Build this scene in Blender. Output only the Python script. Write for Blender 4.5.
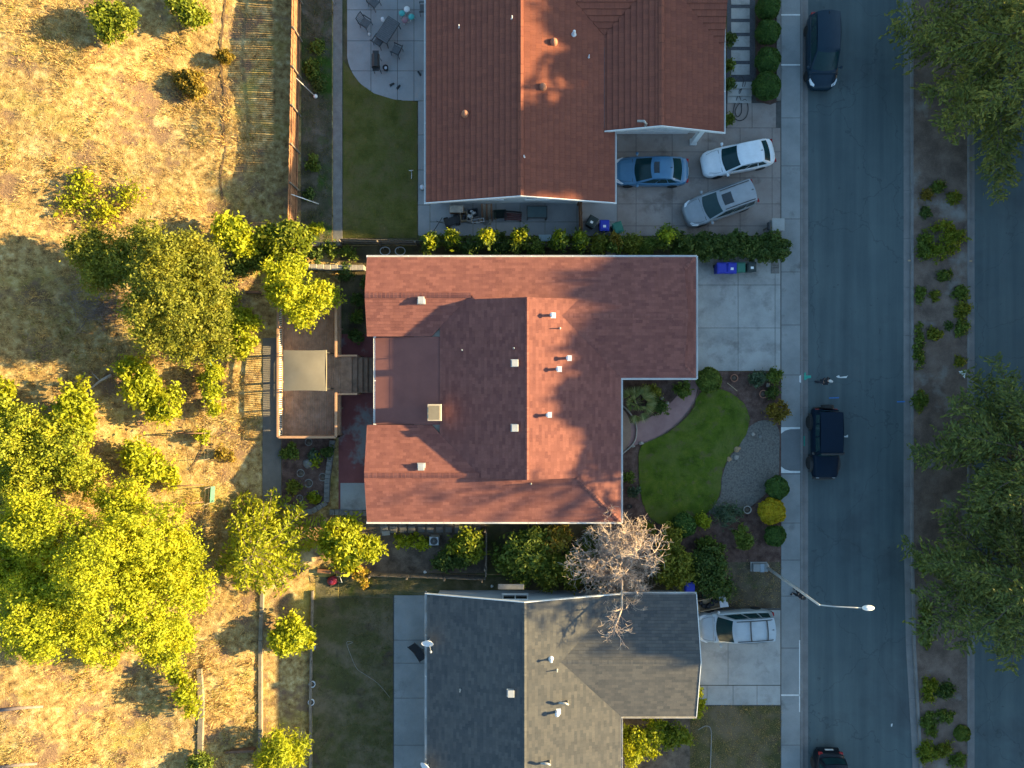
import bpy, bmesh, math, random
import numpy as np
from mathutils import Vector, Matrix
from mathutils.geometry import tessellate_polygon

R = math.radians
rng = np.random.default_rng(11)
random.seed(5)
scn = bpy.context.scene
for o in list(bpy.data.objects):
    bpy.data.objects.remove(o)
COL = scn.collection

# ------------------------------------------------------------------ camera, sky, sun
H, S = 46.0, 0.065                      # camera height, metres per pixel on the ground
cam = bpy.data.cameras.new('camera')
cam.sensor_width = 36.0
cam.lens = 36.0 * H / (1024 * S)
cam.clip_end = 3000
cob = bpy.data.objects.new('camera', cam)
cob.location = (0, 0, H)
COL.objects.link(cob)
scn.camera = cob

SUN_EL, SUN_AZ = 13.2, 4.0              # elevation; degrees north of due east
w = bpy.data.worlds.new('World')
scn.world = w
w.use_nodes = True
nt = w.node_tree
sky = nt.nodes.new('ShaderNodeTexSky')
sky.sky_type = 'NISHITA'
sky.sun_disc = False
sky.sun_elevation = R(SUN_EL)
sky.sun_rotation = R(90 - SUN_AZ)
sky.air_density = 1.0
sky.dust_density = 1.2
sky.ozone_density = 1.5
bg = nt.nodes['Background']
tint = nt.nodes.new('ShaderNodeMix')
tint.data_type = 'RGBA'
tint.blend_type = 'MULTIPLY'
tint.inputs[0].default_value = 1.0
tint.inputs[7].default_value = (.86, 1.0, 1.0, 1)
nt.links.new(sky.outputs[0], tint.inputs[6])
nt.links.new(tint.outputs[2], bg.inputs[0])
bg.inputs[1].default_value = 0.083
sl = bpy.data.lights.new('sun', 'SUN')
sl.energy = 5.0
sl.angle = R(0.6)
sl.color = (1.0, 0.735, 0.34)
so = bpy.data.objects.new('sun', sl)
e, a = R(SUN_EL), R(SUN_AZ)
so.rotation_euler = Vector((math.cos(e) * math.cos(a), math.cos(e) * math.sin(a), math.sin(e))).to_track_quat('Z', 'Y').to_euler()
so.location = (60, 5, 40)
COL.objects.link(so)
scn.view_settings.view_transform = 'Standard'
scn.view_settings.look = 'None'
scn.view_settings.gamma = 1
scn.view_settings.exposure = 2.38

# ------------------------------------------------------------------ helpers
_terr = [(math.sin(i * 1.7) * 0.16 + .02, math.cos(i * 2.3) * 0.15, i * 1.1, (.16, .12, .07, .05)[i % 4]) for i in range(8)]


def gz(x, y):
    if x > 18.9:
        return -0.3
    if x > -11.2:
        return 0.0
    if x > -15:
        return 0.8 * (-11.2 - x) / 3.8
    z = 0.8 + 0.25 * (-15 - max(x, -46))
    k = min(1.0, (-15 - x) / 5.0)
    for fx, fy, ph, am in _terr:
        z += k * am * math.sin(fx * 4 * x + fy * 4 * y + ph)
    return z


def W(px, py, z=0.0):
    f = S * (H - z) / H
    return Vector(((px - 512) * f, (384 - py) * f, z))


def G(px, py, dz=0.0):
    z = 0.0
    for _ in range(8):
        p = W(px, py, z + dz)
        z = gz(p.x, p.y)
    p = W(px, py, z + dz)
    return Vector((p.x, p.y, z))


def tag(o, label=None, cat=None, group=None, kind=None):
    if label:
        o['label'] = label
    if cat:
        o['category'] = cat
    if group:
        o['group'] = group
    if kind:
        o['kind'] = kind
    return o


def thing(name, label, cat, loc=(0, 0, 0), rz=0.0, group=None):
    o = bpy.data.objects.new(name, None)
    o.empty_display_size = .2
    COL.objects.link(o)
    o.location = loc
    o.rotation_euler = (0, 0, rz)
    return tag(o, label, cat, group)


def copy_tree(o, loc=None, rz=None, parent=None):
    c = o.copy()
    COL.objects.link(c)
    if parent:
        c.parent = parent
    if loc is not None:
        c.location = loc
    if rz is not None:
        c.rotation_euler = (0, 0, rz)
    for ch in list(o.children):
        copy_tree(ch, parent=c)
    return c


class MB:
    def __init__(s):
        s.v, s.f, s.uv, s.mi = [], [], [], []

    def face(s, pts, uv=None, mi=0):
        n = len(s.v)
        s.v += [tuple(p) for p in pts]
        s.f.append(tuple(range(n, n + len(pts))))
        s.uv.append(uv if uv else [(0, 0)] * len(pts))
        s.mi.append(mi)

    def mesh(s, vs, fs, mi=0):
        n = len(s.v)
        s.v += [tuple(p) for p in vs]
        for f in fs:
            s.f.append(tuple(i + n for i in f))
            s.uv.append([(0, 0)] * len(f))
            s.mi.append(mi)

    def box(s, x0, x1, y0, y1, z0, z1, rot=0.0, c=None, mi=0, bev=0.0):
        vs = []
        b = min(bev, (x1 - x0) * .45, (y1 - y0) * .45, (z1 - z0) * .45)
        if b <= 0:
            vs = [(x, y, z) for z in (z0, z1) for x, y in ((x0, y0), (x1, y0), (x1, y1), (x0, y1))]
            fs = [(3, 2, 1, 0), (4, 5, 6, 7), (0, 1, 5, 4), (1, 2, 6, 5), (2, 3, 7, 6), (3, 0, 4, 7)]
        else:
            rings = []
            for z, i in ((z0, b), (z0 + b, 0), (z1 - b, 0), (z1, b)):
                X0, X1, Y0, Y1 = x0 + i, x1 - i, y0 + i, y1 - i
                q = b * .8
                rings.append([(X0 + q, Y0, z), (X1 - q, Y0, z), (X1, Y0 + q, z), (X1, Y1 - q, z), (X1 - q, Y1, z), (X0 + q, Y1, z), (X0, Y1 - q, z), (X0, Y0 + q, z)])
            vs = [p for r in rings for p in r]
            fs = [tuple(range(7, -1, -1)), tuple(range(24, 32))]
            for k in range(3):
                for j in range(8):
                    fs.append((k * 8 + j, k * 8 + (j + 1) % 8, k * 8 + 8 + (j + 1) % 8, k * 8 + 8 + j))
        if rot or c:
            cx, cy = c if c else ((x0 + x1) / 2, (y0 + y1) / 2)
            ca, sa = math.cos(rot), math.sin(rot)
            vs = [(cx + (x - cx) * ca - (y - cy) * sa, cy + (x - cx) * sa + (y - cy) * ca, z) for x, y, z in vs]
        s.mesh(vs, fs, mi)

    def tube(s, pts, r, n=8, mi=0, caps=True):
        pts = [Vector(p) for p in pts]
        rs = r if isinstance(r, (list, tuple)) else [r] * len(pts)
        vs, fs = [], []
        for i, p in enumerate(pts):
            d = (pts[min(i + 1, len(pts) - 1)] - pts[max(i - 1, 0)])
            if d.length < 1e-6:
                d = Vector((0, 0, 1))
            d.normalize()
            up = Vector((0, 0, 1)) if abs(d.z) < .95 else Vector((1, 0, 0))
            a = d.cross(up).normalized()
            b = d.cross(a).normalized()
            for k in range(n):
                t = 2 * math.pi * k / n
                vs.append(p + (a * math.cos(t) + b * math.sin(t)) * rs[i])
        for i in range(len(pts) - 1):
            for k in range(n):
                k2 = (k + 1) % n
                fs.append((i * n + k, i * n + k2, (i + 1) * n + k2, (i + 1) * n + k))
        if caps:
            fs.append(tuple(range(n - 1, -1, -1)))
            fs.append(tuple(range((len(pts) - 1) * n, len(pts) * n)))
        s.mesh(vs, fs, mi)

    def lathe(s, prof, c=(0, 0, 0), n=20, mi=0, sx=1, sy=1):
        vs, fs = [], []
        for r, z in prof:
            for k in range(n):
                t = 2 * math.pi * k / n
                vs.append((c[0] + r * sx * math.cos(t), c[1] + r * sy * math.sin(t), c[2] + z))
        for i in range(len(prof) - 1):
            for k in range(n):
                k2 = (k + 1) % n
                fs.append((i * n + k, i * n + k2, (i + 1) * n + k2, (i + 1) * n + k))
        if prof[0][0] > 1e-4:
            fs.append(tuple(range(n - 1, -1, -1)))
        if prof[-1][0] > 1e-4:
            fs.append(tuple(range((len(prof) - 1) * n, len(prof) * n)))
        s.mesh(vs, fs, mi)

    def prism(s, pts, z0, z1, mi=0):
        A = sum(pts[i][0] * pts[(i + 1) % len(pts)][1] - pts[(i + 1) % len(pts)][0] * pts[i][1] for i in range(len(pts)))
        if A < 0:
            pts = pts[::-1]
        n = len(pts)
        tri = tessellate_polygon([[Vector((p[0], p[1], 0)) for p in pts]])
        vs = [(p[0], p[1], z0) for p in pts] + [(p[0], p[1], z1) for p in pts]
        fs = []
        for t in tri:
            a, b, c = t
            ar = (pts[b][0] - pts[a][0]) * (pts[c][1] - pts[a][1]) - (pts[c][0] - pts[a][0]) * (pts[b][1] - pts[a][1])
            if ar < 0:
                a, c = c, a
            fs.append((a + n, b + n, c + n))
            fs.append((c, b, a))
        for i in range(n):
            j = (i + 1) % n
            fs.append((i, j, n + j, n + i))
        s.mesh(vs, fs, mi)

    def build(s, name, mat, parent=None, smooth=False, world=False, merge=True):
        me = bpy.data.meshes.new(name)
        me.from_pydata(s.v, [], s.f)
        uvl = me.uv_layers.new(name='UVMap')
        flat = [c for f in s.uv for p in f for c in p]
        uvl.data.foreach_set('uv', flat)
        mats = mat if isinstance(mat, (list, tuple)) else [mat]
        for m in mats:
            me.materials.append(m)
        me.polygons.foreach_set('material_index', s.mi)
        if smooth:
            me.polygons.foreach_set('use_smooth', [True] * len(me.polygons))
        me.update()
        o = bpy.data.objects.new(name, me)
        COL.objects.link(o)
        if parent:
            o.parent = parent
            if world:
                o.location = -Vector(parent.location)
        return o


def soft(o, ang=40):
    """smooth shading with sharp creases"""
    me = o.data
    bm = bmesh.new()
    bm.from_mesh(me)
    bmesh.ops.remove_doubles(bm, verts=bm.verts, dist=1e-4)
    for ed in bm.edges:
        if len(ed.link_faces) == 2:
            ed.smooth = ed.calc_face_angle(0) < R(ang)
        else:
            ed.smooth = False
    for f in bm.faces:
        f.smooth = True
    bm.to_mesh(me)
    bm.free()
    return o


# ------------------------------------------------------------------ materials
def lin(c):
    return (c[0], c[1], c[2], 1.0)


def ramp(nt, fac, stops):
    r = nt.nodes.new('ShaderNodeValToRGB')
    els = r.color_ramp.elements
    while len(els) < len(stops):
        els.new(0.5)
    for el, (p, c) in zip(els, stops):
        el.position = p
        el.color = lin(c)
    nt.links.new(fac, r.inputs[0])
    return r.outputs[0]


def noise(nt, vec, scale, detail=4, rough=.6, dist=0.0):
    n = nt.nodes.new('ShaderNodeTexNoise')
    n.inputs['Scale'].default_value = scale
    n.inputs['Detail'].default_value = detail
    n.inputs['Roughness'].default_value = rough
    n.inputs['Distortion'].default_value = dist
    nt.links.new(vec, n.inputs['Vector'])
    return n.outputs['Fac']


def mixc(nt, fac, a, b, mode='MIX'):
    m = nt.nodes.new('ShaderNodeMix')
    m.data_type = 'RGBA'
    m.blend_type = mode
    for s, v in ((m.inputs[0], fac), (m.inputs[6], a), (m.inputs[7], b)):
        if hasattr(v, 'links') or isinstance(v, bpy.types.NodeSocket):
            nt.links.new(v, s)
        else:
            s.default_value = lin(v) if isinstance(v, tuple) else v
    return m.outputs[2]


def maprange(nt, v, a, b, c=0.0, d=1.0):
    m = nt.nodes.new('ShaderNodeMapRange')
    m.inputs[1].default_value, m.inputs[2].default_value = a, b
    m.inputs[3].default_value, m.inputs[4].default_value = c, d
    nt.links.new(v, m.inputs[0])
    return m.outputs[0]


def newmat(name):
    m = bpy.data.materials.new(name)
    m.use_nodes = True
    t = m.node_tree
    b = t.nodes['Principled BSDF']
    tc = t.nodes.new('ShaderNodeTexCoord')
    return m, t, b, tc


def bump(t, b, h, strength=.5, dist=.02):
    n = t.nodes.new('ShaderNodeBump')
    n.inputs['Strength'].default_value = strength
    n.inputs['Distance'].default_value = dist
    t.links.new(h, n.inputs['Height'])
    t.links.new(n.outputs[0], b.inputs['Normal'])


def mat(name, cols, scale=3.0, rough=.8, bumpd=0.0, bscale=None, metal=0.0, coat=0.0, spec=None, fine=None, patch=None, detail=5):
    """noise-mixed base colour; cols = list of colours; patch = (colour, scale, lo, hi) a stain mask"""
    m, t, b, tc = newmat(name)
    v = tc.outputs['Object']
    if len(cols) == 1:
        cols = [tuple(c * .86 for c in cols[0]), tuple(min(1, c * 1.12) for c in cols[0])]
    n = noise(t, v, scale, detail, .62)
    k = len(cols)
    c = ramp(t, n, [(.32 + .36 * i / (k - 1), cols[i]) for i in range(k)])
    if fine:
        c = mixc(t, fine[1], c, ramp(t, noise(t, v, fine[0], 3, .7), [(.3, (.25, .25, .25)), (.7, (1.0, 1.0, 1.0))]), 'MULTIPLY')
    if patch:
        pl = patch if isinstance(patch, list) else [patch]
        for i, (pc, ps, lo, hi) in enumerate(pl):
            mp = t.nodes.new('ShaderNodeMapping')
            mp.inputs['Location'].default_value = (13.7 * (i + 1), 5.1 * i, 3)
            t.links.new(v, mp.inputs[0])
            f = maprange(t, noise(t, mp.outputs[0], ps, 5, .65), lo, hi)
            c = mixc(t, f, c, pc)
    t.links.new(c, b.inputs['Base Color'])
    b.inputs['Roughness'].default_value = rough
    b.inputs['Metallic'].default_value = metal
    if coat:
        b.inputs['Coat Weight'].default_value = coat * .45
        b.inputs['Coat Roughness'].default_value = .08
    if spec is not None:
        b.inputs['Specular IOR Level'].default_value = spec
    if bumpd:
        bump(t, b, noise(t, v, bscale or scale * 4, 6, .7), .9, bumpd)
    return m


def mat_roof(name, c1, c2, c3, bw, bh, mort=.006, spec=.25, stain=(.5, .5, .5)):
    m, t, b, tc = newmat(name)
    uv = tc.outputs['UV']
    br = t.nodes.new('ShaderNodeTexBrick')
    br.inputs['Color1'].default_value = lin(c1)
    br.inputs['Color2'].default_value = lin(c2)
    br.inputs['Mortar'].default_value = lin(tuple(x * .55 for x in c1))
    br.inputs['Scale'].default_value = 1
    br.inputs['Brick Width'].default_value = bw
    br.inputs['Row Height'].default_value = bh
    br.inputs['Mortar Size'].default_value = mort
    br.inputs['Bias'].default_value = -.1
    t.links.new(uv, br.inputs['Vector'])
    f = maprange(t, noise(t, tc.outputs['Object'], 16, 5, .8), .40, .68)
    c = mixc(t, f, br.outputs['Color'], c3)
    mp = t.nodes.new('ShaderNodeMapping')
    mp.inputs['Scale'].default_value = (2.6, .22, 1)
    t.links.new(uv, mp.inputs[0])
    g = maprange(t, noise(t, mp.outputs[0], 1.0, 6, .65), .38, .72)
    c = mixc(t, g, c, mixc(t, 1.0, c, stain, 'MULTIPLY'))
    gr = ramp(t, noise(t, tc.outputs['Object'], 55, 2, .6), [(.3, (.62, .62, .62)), (.7, (1, 1, 1))])
    c = mixc(t, .7, c, gr, 'MULTIPLY')
    t.links.new(c, b.inputs['Base Color'])
    b.inputs['Roughness'].default_value = .88
    b.inputs['Specular IOR Level'].default_value = spec
    bump(t, b, noise(t, tc.outputs['Object'], 70, 3, .7), .6, .008)
    return m


def mat_leaf(name, c1, c2, c3, trans=.35, rough=.6):
    m = bpy.data.materials.new(name)
    m.use_nodes = True
    t = m.node_tree
    t.nodes.clear()
    out = t.nodes.new('ShaderNodeOutputMaterial')
    geo = t.nodes.new('ShaderNodeNewGeometry')
    tc = t.nodes.new('ShaderNodeTexCoord')
    c = ramp(t, geo.outputs['Random Per Island'], [(0, c1), (.55, c2), (1, c3)])
    n = ramp(t, noise(t, tc.outputs['Object'], .8, 4, .7), [(.30, (.55, .64, .62)), (.5, (1, 1, 1)), (.70, (1.32, 1.14, .95))])
    c = mixc(t, 1.0, c, n, 'MULTIPLY')
    d = t.nodes.new('ShaderNodeBsdfPrincipled')
    d.inputs['Roughness'].default_value = rough
    d.inputs['Specular IOR Level'].default_value = .25
    t.links.new(c, d.inputs['Base Color'])
    tr = t.nodes.new('ShaderNodeBsdfTranslucent')
    c2n = mixc(t, 1.0, c, (1.25, 1.15, .55), 'MULTIPLY')
    t.links.new(c2n, tr.inputs[0])
    mx = t.nodes.new('ShaderNodeMixShader')
    mx.inputs[0].default_value = trans
    t.links.new(d.outputs[0], mx.inputs[1])
    t.links.new(tr.outputs[0], mx.inputs[2])
    t.links.new(mx.outputs[0], out.inputs[0])
    return m


M = {}
M['hill'] = mat('dry_grass_soil', [(0.127, 0.081, 0.036), (0.339, 0.220, 0.087), (0.476, 0.351, 0.149), (0.636, 0.507, 0.268)], 2.6, .95, .07, 11, fine=(34, .75),
                patch=[((.30, .25, .06), .22, .54, .70), ((.17, .11, .07), .45, .53, .63), ((.56, .43, .23), .30, .60, .72)], spec=.1, detail=12)
M['soil'] = mat('garden_soil', [(0.084, 0.066, 0.050), (0.168, 0.132, 0.102), (0.240, 0.192, 0.144)], 1.6, .95, .04, 14, fine=(30, .6), spec=.1, detail=8)
M['mulch'] = mat('bark_mulch', [(0.075, 0.045, 0.036), (0.150, 0.091, 0.074), (0.210, 0.140, 0.115)], 2.2, .95, .04, 18, fine=(28, .7), spec=.1, detail=8)
M['yard'] = mat('yard_soil', [(0.070, 0.055, 0.035), (0.130, 0.105, 0.060), (0.200, 0.160, 0.090)], 1.1, .95, .05, 10, fine=(24, .6),
                patch=((.07, .085, .025), .35, .5, .68), spec=.1, detail=8)
M['asphalt'] = mat('asphalt', [(0.081, 0.110, 0.118), (0.099, 0.131, 0.136)], .35, .85, .006, 90, fine=(70, .28),
                   patch=[((.05, .055, .062), .13, .5, .75), ((.095, .102, .108), .6, .66, .8)], spec=.3, detail=8)
def asphalt_wear(m):
    t = m.node_tree
    b = t.nodes['Principled BSDF']
    tc = t.nodes['Texture Coordinate']
    src = b.inputs['Base Color'].links[0].from_socket
    mp = t.nodes.new('ShaderNodeMapping')
    mp.inputs['Scale'].default_value = (1.5, .07, 1)
    t.links.new(tc.outputs['Object'], mp.inputs[0])
    lane = ramp(t, noise(t, mp.outputs[0], .9, 4, .6), [(.35, (.84, .85, .86)), (.65, (1.12, 1.11, 1.10))])
    c = mixc(t, 1.0, src, lane, 'MULTIPLY')
    nz = t.nodes.new('ShaderNodeTexNoise')
    nz.inputs['Scale'].default_value = .8
    nz.inputs['Detail'].default_value = 5
    t.links.new(tc.outputs['Object'], nz.inputs['Vector'])
    ad = t.nodes.new('ShaderNodeMix')
    ad.data_type = 'RGBA'
    ad.blend_type = 'LINEAR_LIGHT'
    ad.inputs[0].default_value = .9
    t.links.new(tc.outputs['Object'], ad.inputs[6])
    t.links.new(nz.outputs['Color'], ad.inputs[7])
    vo = t.nodes.new('ShaderNodeTexVoronoi')
    vo.feature = 'DISTANCE_TO_EDGE'
    vo.inputs['Scale'].default_value = .16
    t.links.new(ad.outputs[2], vo.inputs['Vector'])
    f = maprange(t, vo.outputs[0], .0, .006, .42, 0)
    c = mixc(t, f, c, (.03, .034, .038))
    sp = maprange(t, noise(t, tc.outputs['Object'], 3.2, 2, .5), .70, .78, 0, .45)
    c = mixc(t, sp, c, (.035, .037, .04))
    t.links.new(c, b.inputs['Base Color'])


asphalt_wear(M['asphalt'])
M['concrete'] = mat('concrete', [(.27, .275, .265), (.36, .36, .345), (.41, .41, .395)], .8, .85, .006, 50, fine=(34, .25),
                    patch=((.15, .145, .135), .5, .56, .75), detail=8)
M['walk'] = mat('sidewalk_concrete', [(.20, .21, .21), (.25, .26, .258), (.30, .305, .30)], .5, .85, .006, 50, fine=(34, .25),
                patch=((.13, .13, .125), .7, .58, .74), detail=8)
M['kerb'] = mat('kerb_concrete', [(.17, .16, .155), (.24, .23, .22)], 1.2, .9, .006, 40, fine=(30, .3))
M['joint'] = mat('slab_joint', [(.06, .058, .054), (.09, .085, .08)], 3, .95)
M['pinkcon'] = mat('driveway_concrete', [(.24, .195, .17), (.295, .25, .225), (.33, .295, .27)], .6, .85, .006, 40, fine=(34, .25),
                   patch=((.15, .12, .105), .55, .55, .7), detail=8)
M['patio'] = mat('patio_concrete', [(.25, .255, .26), (.33, .33, .33)], .6, .85, .006, 40, fine=(34, .2), patch=((.22, .215, .21), .5, .55, .75), detail=8)
M['gravel'] = mat('grey_gravel', [(0.081, 0.076, 0.068), (0.155, 0.144, 0.126), (0.204, 0.186, 0.163)], 9, .9, .03, 22, fine=(40, .5),
                  patch=((.10, .085, .07), .8, .56, .7))
M['bluegravel'] = mat('dark_gravel', [(.06, .065, .075), (.11, .115, .13)], 14, .9, .02, 30, fine=(40, .5))
M['redpath'] = mat('red_path_concrete', [(0.271, 0.149, 0.140), (0.367, 0.219, 0.201)], .9, .85, .005, 40, fine=(34, .3))
M['redpatio'] = mat('red_painted_patio', [(0.176, 0.047, 0.047), (0.243, 0.074, 0.068)], 1.0, .8, .004, 40, fine=(30, .3),
                    patch=((.19, .185, .18), .42, .50, .60))
M['lawn'] = mat('lawn_turf', [(0.059, 0.094, 0.011), (0.104, 0.154, 0.017), (0.162, 0.188, 0.027)], 1.3, .95, .04, 24, fine=(30, .55), patch=[((.115, .135, .03), .55, .46, .62), ((.12, .105, .045), 1.3, .56, .68)], spec=.1, detail=8)
M['lawn2'] = mat('lawn_turf_dull', [(0.091, 0.095, 0.020), (0.134, 0.131, 0.032), (0.172, 0.156, 0.049)], 1.0, .95, .04, 24, fine=(30, .5), patch=((.14, .115, .045), .8, .48, .66), spec=.1, detail=8)
M['lawn3'] = mat('lawn_turf_patchy', [(0.081, 0.071, 0.034), (0.105, 0.099, 0.037), (0.177, 0.134, 0.077)], .9, .95, .04, 20, fine=(28, .6), patch=[((.15, .115, .07), .45, .46, .62), ((.075, .055, .038), .7, .58, .68)], spec=.1, detail=9)
M['lawn4'] = mat('lawn_turf_dry', [(0.050, 0.070, 0.018), (0.120, 0.110, 0.055), (0.190, 0.165, 0.100)], .8, .95, .04, 20, fine=(28, .55), spec=.1, detail=8)
M['median'] = mat('median_soil', [(0.117, 0.086, 0.071), (0.187, 0.136, 0.108), (0.257, 0.192, 0.155)], .9, .95, .03, 18, fine=(28, .5), spec=.1,
                  patch=((.24, .225, .205), .4, .56, .7), detail=8)
M['shingle'] = mat_roof('brown_red_shingle', (.315, .124, .098), (.160, .058, .054), (.236, .094, .080), .40, .19, .004, stain=(.86, .84, .82))
M['rolled'] = mat('rolled_roofing', [(.185, .070, .060), (.225, .088, .074)], 1.0, .85, .004, 40, fine=(60, .25))
M['greyshingle'] = mat_roof('grey_shingle', (.132, .128, .122), (.058, .064, .074), (.098, .099, .099), .40, .19, .004, stain=(.85, .85, .86))
M['tile'] = mat_roof('red_roof_tile', (.27, .085, .05), (.195, .060, .040), (.245, .082, .056), .30, .36, .012, spec=.35, stain=(.84, .82, .80))
M['white'] = mat('white_paint', [(.70, .70, .69), (.80, .80, .79)], 2, .5, fine=(8, .12))
M['wallwhite'] = mat('white_stucco', [(.62, .61, .58), (.72, .71, .68)], 1.2, .85, .004, 60)
M['wallbeige'] = mat('beige_stucco', [(.42, .36, .29), (.48, .42, .34)], 1.2, .85, .004, 60)
M['wallgrey'] = mat('grey_siding', [(.40, .41, .42), (.46, .47, .48)], 1.2, .8)
M['glass'] = mat('dark_glass', [(.012, .016, .018), (.02, .026, .03)], 1, .06, spec=.8)
M['cglass'] = mat('car_glass', [(.006, .028, .032), (.012, .042, .046)], 1, .12, spec=.28)
M['metal'] = mat('galvanised_metal', [(.26, .26, .26), (.36, .36, .355)], 4, .45, metal=.6)
M['gmetal'] = mat('painted_metal', [(0.360, 0.367, 0.374), (0.432, 0.439, 0.439)], 3, .5, metal=.2)
M['black'] = mat('black_plastic', [(.012, .012, .013), (.025, .025, .026)], 5, .5)
M['tyre'] = mat('tyre_rubber', [(.012, .012, .012), (.022, .022, .022)], 8, .85)
M['wood'] = mat('redwood_fence', [(.17, .075, .035), (.27, .125, .06), (.33, .16, .08)], 3.0, .85, .004, 30, fine=(18, .4))
M['oldwood'] = mat('weathered_wood', [(.14, .115, .09), (.23, .19, .15)], 3, .9, .004, 30, fine=(18, .4))
M['deck'] = mat('deck_boards', [(0.229, 0.133, 0.084), (0.323, 0.191, 0.120), (0.390, 0.241, 0.162)], 2.2, .8, .003, 30, fine=(20, .35))
M['rail'] = mat('deck_rail', [(.40, .22, .12), (.50, .29, .17)], 3, .75, fine=(20, .3))
M['canvas'] = mat('tan_canvas', [(0.164, 0.141, 0.102), (0.197, 0.172, 0.128)], 1.2, .9, .003, 60)
M['bark'] = mat('tree_bark', [(.07, .052, .038), (.13, .10, .075)], 6, .95, .02, 20)
M['dead'] = mat('bare_twig_bark', [(.36, .27, .21), (.47, .36, .28), (.56, .45, .36)], 5, .9)
M['twig'] = mat('grey_twig_bark', [(.16, .12, .11), (.25, .20, .18)], 5, .9)
M['stone'] = mat('grey_block_stone', [(0.160, 0.152, 0.140), (0.240, 0.232, 0.216)], 3, .9, .01, 30, fine=(20, .4))
M['bluebin'] = mat('blue_bin_plastic', [(.010, .022, .30), (.014, .03, .38)], 2, .5)
M['greenbin'] = mat('green_bin_plastic', [(.015, .11, .075), (.02, .15, .10)], 2, .5)
M['darkbin'] = mat('dark_bin_plastic', [(.012, .022, .020), (.02, .035, .032)], 2, .5)
M['green'] = mat('green_mesh_fabric', [(.04, .13, .10), (.06, .17, .13)], 3, .7)
M['iron'] = mat('dark_outdoor_metal', [(.018, .018, .020), (.035, .035, .038)], 4, .55)
M['cushion'] = mat('grey_weave', [(.08, .082, .088), (.13, .13, .135)], 8, .85)
M['red'] = mat('red_enamel', [(.22, .012, .02), (.30, .02, .03)], 3, .4)
M['brown'] = mat('brown_timber', [(.12, .06, .03), (.18, .09, .05)], 3, .7)
M['teal'] = mat('teal_plastic', [(.04, .36, .34), (.06, .42, .40)], 3, .5)
M['card'] = mat('cardboard', [(.36, .25, .15), (.44, .31, .19)], 2, .85)
M['pale'] = mat('pale_plastic', [(.55, .56, .60), (.66, .67, .70)], 2, .5)
M['terracotta'] = mat('terracotta', [(.26, .11, .065), (.34, .15, .09)], 3, .8)
M['dust'] = mat('dusty_concrete', [(.19, .155, .11), (.28, .24, .175)], 2, .95, .01, 30, fine=(20, .4))
M['rock'] = mat('pale_rock', [(.26, .23, .20), (.38, .34, .29)], 4, .9, .02, 12)
M['skin'] = mat('skin', [(.42, .24, .17), (.48, .28, .20)], 6, .55)
M['darkcloth'] = mat('dark_cloth', [(.012, .013, .018), (.024, .025, .03)], 8, .9)
M['navycloth'] = mat('charcoal_cloth', [(.02, .022, .032), (.035, .037, .05)], 8, .9)
M['lightcloth'] = mat('pale_cloth', [(.50, .48, .46), (.60, .58, .56)], 8, .9)
M['paintw'] = mat('white_road_paint', [(.55, .55, .53), (.68, .68, .66)], 4, .8)
M['paintt'] = mat('teal_survey_paint', [(.03, .30, .22), (.05, .40, .30)], 6, .8)
M['paintb'] = mat('blue_survey_paint', [(.03, .14, .40), (.05, .20, .5)], 6, .8)
M['copper'] = mat('flashing_metal', [(.05, .085, .095), (.07, .115, .125)], 2, .5, metal=.3)
M['lens'] = mat('lamp_lens', [(.62, .64, .66), (.75, .76, .78)], 3, .15, spec=.8)
M['tail'] = mat('tail_lamp_red', [(.25, .01, .01), (.32, .015, .015)], 3, .2)


M['aged'] = mat('aged_gutter', [(.35, .33, .30), (.62, .62, .62)], 1.2, .5)


def paint(name, c, rough=.28, metal=.0, coat=.8, spec=None):
    return mat(name, [tuple(x * .93 for x in c), tuple(x * 1.07 for x in c)], 2.5, rough, coat=coat, metal=metal, spec=spec, fine=(22, .1))


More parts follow.
